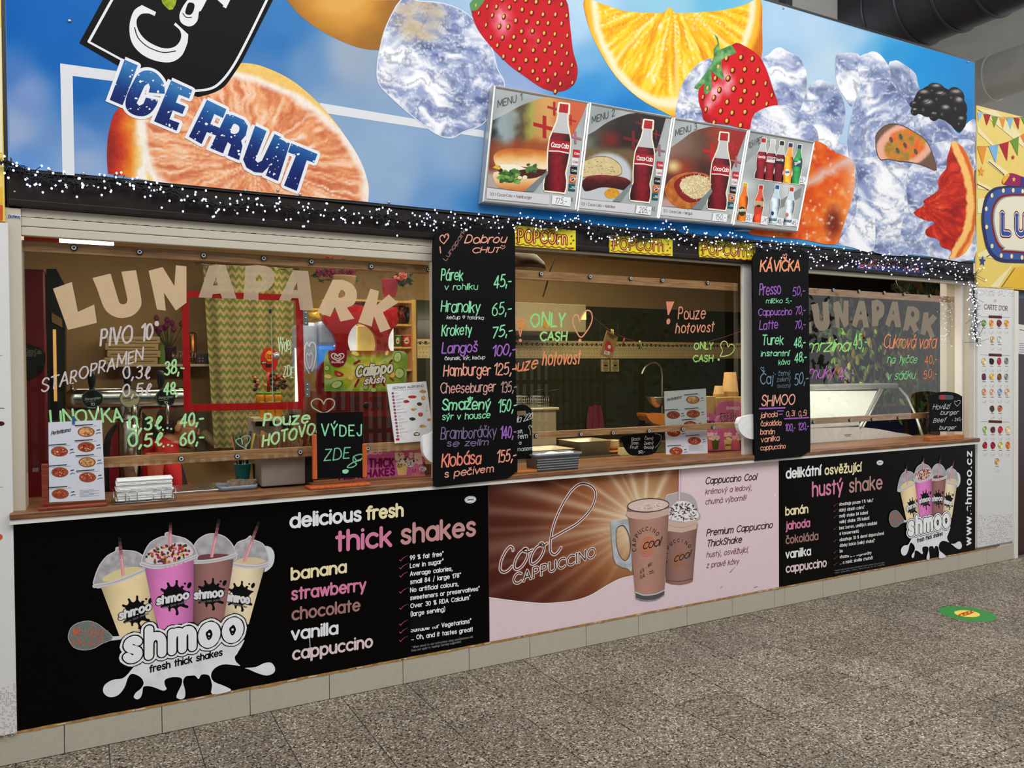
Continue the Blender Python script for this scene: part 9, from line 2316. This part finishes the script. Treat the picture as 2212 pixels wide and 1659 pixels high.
# shake box display
t=thing('kraft_box','kraft cardboard box behind the pink shake cards','box',F(1900,740,.3));KR=M('kraft_board',(206,166,104),.8)
bxv(MB(),1740,1832,272,745,.31,.50,ch=.004).build('box_body',KR,t);bxv(MB(),1832,2095,278,745,.30,.50,ch=.004).build('box_body',KR,t)
for (lb,out,tx_) in (('pink shake card with a rounded top, the bigger right one',cr([(1832,400),(1835,360),(1870,325),(1950,313),(2030,322),(2090,350)],3,False)+[(2100,745),(1832,748)],(('SHMOO',1922,388,2036,388,25,6.5,(246,226,240)),('FRESH, THICK',1872,466,2170,464,44,9.5,(112,16,70)),('MILKSHAKES',1878,522,2180,524,44,9.5,(112,16,70)))),
                       ('pink shake card with a rounded top, the smaller left one',cr([(1700,440),(1740,424),(1790,422),(1825,436),(1840,460)],3,False)+[(1862,752),(1700,756)],(('SHMOO',1690,476,1770,480,22,6,(246,226,240)),('THICK',1736,512,1822,512,24,7,(112,16,70))))):
    Yc_=.285 if 'bigger' in lb else .275
    t=thing('pink_shake_card',lb,'card',F(out[0][0]+100,745,Yc_));m=MB();m.prismv([F(x,y,Yc_) for x,y in out],(0,.004,0));m.build('card',PKC,t);m=MB()
    for q in tx_: text(m,*q,Y=Yc_-.001,gap=2.2,det=.6)
    m.build('card_lettering',PRINT,t);m=MB();R=random.Random(5)
    for x,c1,c2 in (((1935,(240,226,190),(232,200,120)),(2010,(244,206,206),(232,110,130)),(2070,(190,170,140),(90,74,56))) if 'bigger' in lb else ((1775,(244,206,200),(226,110,110)),(1825,(214,206,180),(90,90,50)))):
        fill(m,[(x-36,655),(x+36,650),(x+24,742),(x-24,744)],Yc_-.001,c2)
        for k in range(12): fill(m,ell(x+R.uniform(-28,28),R.uniform(600,660),14,11,8),Yc_-.0012-.00002*k,tuple(min(255,v+R.uniform(-16,12)) for v in c1))
        line(m,[(x+8,610),(x+14,575)],Yc_-.0016,4,(240,230,230))
    if 'bigger' in lb: text(m,'SHMOO',1912,712,1966,708,16,3.4,(60,50,40),Y=Yc_-.002,det=.5)
    m.build('milkshake_print',PRINT,t)
view()
PC=M('brown_paper_cup',(206,160,104),.7)
cup_stack('cup_stack','tall stack of brown paper cups on the kraft box',1955,58,275,.40,106,9,PC,v=bv)
cup_stack('cup_stack','short stack of brown paper cups left of the tall one',1853,178,272,.40,72,4,PC,v=bv)

# ================================================================== RIGHT WINDOW
fv=(1730,790,5.82)
view(*fv)
FY=.36;FW=M('freezer_white',(238,238,234),.3);FA=M('freezer_aluminium',(196,196,190),.35,metal=.5)
t=thing('ice_cream_freezer','white ice cream display freezer with slanted glass in the right window','freezer',F(700,1100,FY))
m=MB();m.prismv([F(x,y,FY) for x,y in [(-60,1100),(-60,790),(600,775),(760,772)]]+[F(x,y,FY) for x,y in cr([(760,772),(1000,800),(1200,840),(1440,892),(1440,1100)],2,False)[1:]],(0,.62,0));m.build('freezer_body',FW,t)
bxv(MB(),-60,1230,235,305,FY+.55,FY+.9,ch=.01).build('canopy',FA,t)
pA=[F(-60,322,FY+.55),F(960,315,FY+.55),F(800,640,FY+.05),F(-60,680,FY+.05)]
m=MB();m.add(pA,[(0,1,2,3)]);m.add([p+Vector((0,.006,0)) for p in pA],[(3,2,1,0)]);m.build('frosted_lid',M('frosted_white_lid',(226,228,220),.35),t)
m=MB();m.tube([F(1000,300,FY+.5),F(740,775,FY)],.013,8);m.tube([F(1030,300,FY+.5),F(780,775,FY)],.007,8);m.tube([F(1240,285,FY+.5),F(1340,400,FY+.35),F(1450,640,FY+.1),F(1530,895,FY)],.012,8);m.build('side_frame',FA,t)
gp3=[F(1030,300,FY+.5),F(1240,285,FY+.5),F(1340,400,FY+.35),F(1450,640,FY+.1),F(1520,892,FY),F(1440,892,FY),F(780,775,FY)]
m=MB();m.add(gp3,[tuple(range(7))]);m.build('side_glass',GL,t)
bxv(MB(),-60,740,690,775,FY-.005,FY+.04,ch=.006).build('front_rail',FW,t)
m=MB();bxv(m,120,640,958,962,FY-.004,FY,(90,92,92));bxv(m,550,640,862,866,FY-.004,FY,(160,160,160));m.build('seam_line',PAINT,t)
m=MB();text(m,'Carrier',560,890,625,886,14,3,(120,124,124),Y=FY-.004,det=.5);m.build('badge_lettering',PRINT,t)
view()
def plant(name,lb,x0,x1,y0,y1,Y,n,cols,size,seed,stems=6,hang=True,depth=.25):
    c=at((x0+x1)/2,y1,Y);t=thing(name,lb,'plant',c);R=random.Random(seed);m=MB();s_=MB()
    pts=[]
    for k in range(n):
        u=R.random();x=x0+(x1-x0)*u;y=y0+(y1-y0)*R.random();q=at(x,y,Y+R.uniform(-depth,depth)*.6)
        d=Vector((R.uniform(-.7,.7),R.uniform(-.5,.5),-1 if hang else R.uniform(-.3,1))).normalized();L_=size*R.uniform(.6,1.25);s=d.cross(Vector((R.uniform(-.3,.3),-1,R.uniform(-.3,.3)))).normalized()*L_*.3;nrm=Vector((0,-.1,.0))*L_
        col=R.choice(cols);col=tuple(v*R.uniform(.7,1.15) for v in col)
        m.add([q,q+d*L_*.35+s,q+d*L_*.75+s*.7,q+d*L_+nrm,q+d*L_*.75-s*.7,q+d*L_*.35-s,q+d*L_*.5+nrm*.8],[(0,1,6),(1,2,6),(2,3,6),(3,4,6),(4,5,6),(5,0,6)],col,False)
        pts.append(q)
    for k in range(stems):
        a=R.choice(pts);b=R.choice(pts);s_.tube([Vector((c.x+R.uniform(-.08,.08),Y,c.z)),(a+Vector((c.x,Y,c.z)))/2,a],.006,5)
    s_.build('branch',M('brown_branch',(90,66,40),.8),t);m.build('leaves',mat('leaf_surface',rough=.5,attr=True,var=.2),t,kind='stuff')
YG_,DG_=(160,168,66),(60,80,46)
plant('leafy_plant','yellow green leafy plant behind the freezer in the right window',1790,1985,705,900,1.25,420,[YG_,(90,104,40),(60,72,32),(150,150,66)],.085,5,10)
plant('leafy_plant','dark leafy plant in the right window beside the white jamb',1985,2065,690,920,1.0,200,[DG_,(70,84,60),(90,100,84)],.09,6,6)
plant('hanging_vine','dark vine hanging from the top edge of the right window',1930,2060,603,655,.8,60,[(34,50,24),(26,38,20)],.10,7,3)
plant('hanging_vine','small leafy sprig at the top middle of the right window',1930,1960,600,628,.5,16,[(60,70,30),(44,54,26)],.07,9,2)
plant('grey_green_tree','grey green artificial tree foliage behind the LUNAPARK letters on the right',1760,2040,640,720,1.7,260,[(70,84,70),(96,104,80),(120,116,84)],.085,8,8)
t=TH('tree_trunk','slim brown trunk between the leaves of the right window','tree',1990,940,1.3);m=MB();m.tube([at(1990,1000,1.3),at(1985,850,1.3),at(1975,700,1.35)],.035,10,taper=[1,.9,.6]);m.tube([at(1960,1000,1.3),at(1958,860,1.3),at(1950,760,1.3)],.025,8);m.build('trunk',M('brown_branch',(90,66,40),.8),t)
wbk=struct('trim_3');MB().box(qb.x+.06,XR+2.2,BW-.02,BW-.003,0,3).build('dark_back_cloth',M('dark_brown_back',(48,40,32),.8),wbk)
m=MB();bxv(m,1770,2060,866,900,1.9,1.93);m.box(at(1790,900,1.9).x,at(2040,900,1.9).x,1.91,1.93,.02,at(1900,900,1.9).z);t=TH('blue_counter','blue and yellow striped panel low behind the freezer','panel',1950,905,1.9);m.build('blue_band',M('blue_band',(40,60,110),.5),t);bxv(MB(),1770,2060,872,879,1.885,1.9).build('yellow_stripe',M('yellow_band',(206,170,50),.5),t)

# ================================================================== HALL BEHIND THE PHOTOGRAPHER (seen only in reflections)
hw=struct('wall_opposite');MB().box(-8,16,-12.2,-12,0,5.2).build('painted_wall',M('mural_wall',(92,100,96),.8,var=.25,scale=.8),hw)
t=thing('mural_house','painted white house front with curved gable across the hall','house front',(6.5,-11.9,0))
m=MB();m.prism([(3.5,0),(9.5,0),(9.5,2.6),(8.6,2.9),(8.2,3.6),(7.2,3.7),(6.5,4.3),(5.8,3.7),(4.8,3.6),(4.4,2.9),(3.5,2.6)],-11.95,-11.8);m.build('gable_wall',M('white_render',(206,204,196),.8),t)
for x in (4.4,6.1,7.8):
    o=MB().box(x,x+.8,-11.79,-11.75,1.4,2.4).build('window',M('dark_window',(30,34,40),.3),t)
    MB().box(x+.37,x+.43,-11.75,-11.72,1.4,2.4).build('glazing_bar',WHT,o);MB().box(x,x+.8,-11.75,-11.72,1.87,1.93).build('glazing_bar',WHT,o)
t=thing('picket_fence','dark green picket fence across the hall','fence',(5,-10.0,0))
for k in range(70):
    x=-2+k*.17;MB().box(x,x+.09,-10.0,-9.97,.05,1.7+.05*math.sin(k*1.7),ch=.01).build('picket',M('dark_green_paint',(26,44,26),.6),t)
for z in (.5,1.35): MB().box(-2,10,-9.97,-9.93,z,z+.08).build('fence_rail',M('dark_green_paint',(26,44,26),.6),t)
def bush(x,y,h,r,lb,seed):
    t=thing('artificial_tree',lb,'tree',(x,y,0));R=random.Random(seed);m=MB();m.tube([(x,y,0),(x+.05,y,h*.6),(x,y,h*.9)],.06,8);m.build('trunk',M('brown_branch',(90,66,40),.8),t);m=MB()
    for k in range(420):
        q=Vector((x+R.gauss(0,r*.5),y+R.gauss(0,r*.4),h*.75+R.gauss(0,h*.2)));d=Vector((R.uniform(-1,1),R.uniform(-.5,.5),R.uniform(-1,.4))).normalized()*.16;s=d.cross(Vector((0,1,.2))).normalized()*.05
        m.add([q,q+d*.5+s,q+d,q+d*.5-s],[(0,1,2,3)],tuple(v*R.uniform(.6,1.3) for v in (60,90,44)))
    m.build('leaves',mat('leaf_surface',rough=.5,attr=True,var=.2),t,kind='stuff')
for i,(x,y,h,r) in enumerate(((2.2,-8,2.8,1),(5.0,-8.4,3.2,1.2),(9.2,-8,2.8,1.3),(12,-7,3,1.2))): bush(x,y,h,r,['bushy tree across the hall near the left window line','tall bushy tree across the hall in the middle','bushy tree across the hall facing the right window','bushy tree at the far right across the hall'][i],i)

# ================================================================== FAIRY LIGHTS
path=[(2,352),(20,352),(45,364),(60,378),(90,382),(130,390),(170,398),(210,400),(245,392),(280,398),(330,412),(370,414),(400,428),(450,440),(500,446),(550,440),(600,448),(650,456),(700,458),(760,464),(820,468),(880,478),(920,478),(960,482),(1010,476),(1060,492),(1100,478),(1150,484),(1200,492),(1250,482),(1300,504),(1350,506),(1400,512),(1450,502),(1500,516),(1550,520),(1600,522),(1650,540),(1700,540),(1750,548),(1800,556),(1850,556),(1900,566),(1950,568),(2000,576),(2050,582),(2090,590),(2102,600),(2104,640),(2108,680),(2106,720),(2112,738)]
view()
gl=thing('fairy_light_garland','black cable garland of small white fairy lights along the bottom of the banner','fairy lights',at(1056,480,-.03))
WIRE=M('black_green_wire',(14,18,16),.5)
dn=cr(path,6,False)
R=random.Random(11)
def gp(x,y,o=0): return at(x,y,-.022+o)
m=MB()
for s in range(3):
    pts=[gp(x+R.uniform(-2,2),y+R.uniform(-5,5)+s*2-2,R.uniform(-.012,.004)) for x,y in dn]
    m.tube(pts,.0024,5)
m.build('cable',WIRE,gl)
LED=mat('white_led',(205,216,255),.3,var=0,emit=4)
tw=MB();bulbs=[]
a=np.array(dn);seg=np.hypot(*np.diff(a,axis=0).T);cum=np.concatenate([[0],np.cumsum(seg)]);tot=cum[-1]
def dens(x): return 1.0 if x<900 else (1.35 if x<1650 else 1.6)
d=0
while d<tot:
    i=min(np.searchsorted(cum,d),len(a)-1);x,y=a[i]
    k=1.0 if x<900 else .8
    vert=x>2095 and y>605
    for _ in range(2):
        if vert: dx,dy=R.gauss(0,7)-2,R.uniform(-6,10)
        else: dx,dy=R.gauss(0,12),(R.gauss(8,14) if R.random()<.72 else R.uniform(-26,-4))*k*(1.0 if x>500 else .9)
        p0=gp(x,y);p1=gp(x+dx,y+dy,R.uniform(-.03,.008));mid=(p0+p1)/2+Vector((R.uniform(-.01,.01),-.008,R.uniform(-.006,.012)))
        tw.tube([p0,mid,p1],.0018,4);bulbs.append(p1)
    for _ in range(2 if vert else 7):
        q=gp(x+R.gauss(0,10),y+R.gauss(0,8));tw.tube([gp(x+R.gauss(0,5),y+R.gauss(0,4)),q],.0018,3)
    d+=(10.0 if x<900 else 6.4 if x<1650 else 4.6)
tw.build('twig_wires',WIRE,gl,kind='stuff')
bulbs.sort(key=lambda p:(p-Vector(CAM)).length)
me0=None;rest_=MB()
for i,p in enumerate(bulbs):
    if i<290:
        if me0 is None:
            b=MB();b.ball((0,0,0),.0041,n=8,m=5,sc=(1,1,1.15));o=b.build('bulb',LED,gl,origin=(0,0,0));me0=o.data
        else: o=bpy.data.objects.new('bulb',me0);link(o);o.parent=gl
        o.location=p-gl.location
    else: rest_.ball(p,.0046 if p.x>3 else .0042,n=6,m=4)
rest_.build('bulb_field',LED,gl,kind='stuff')
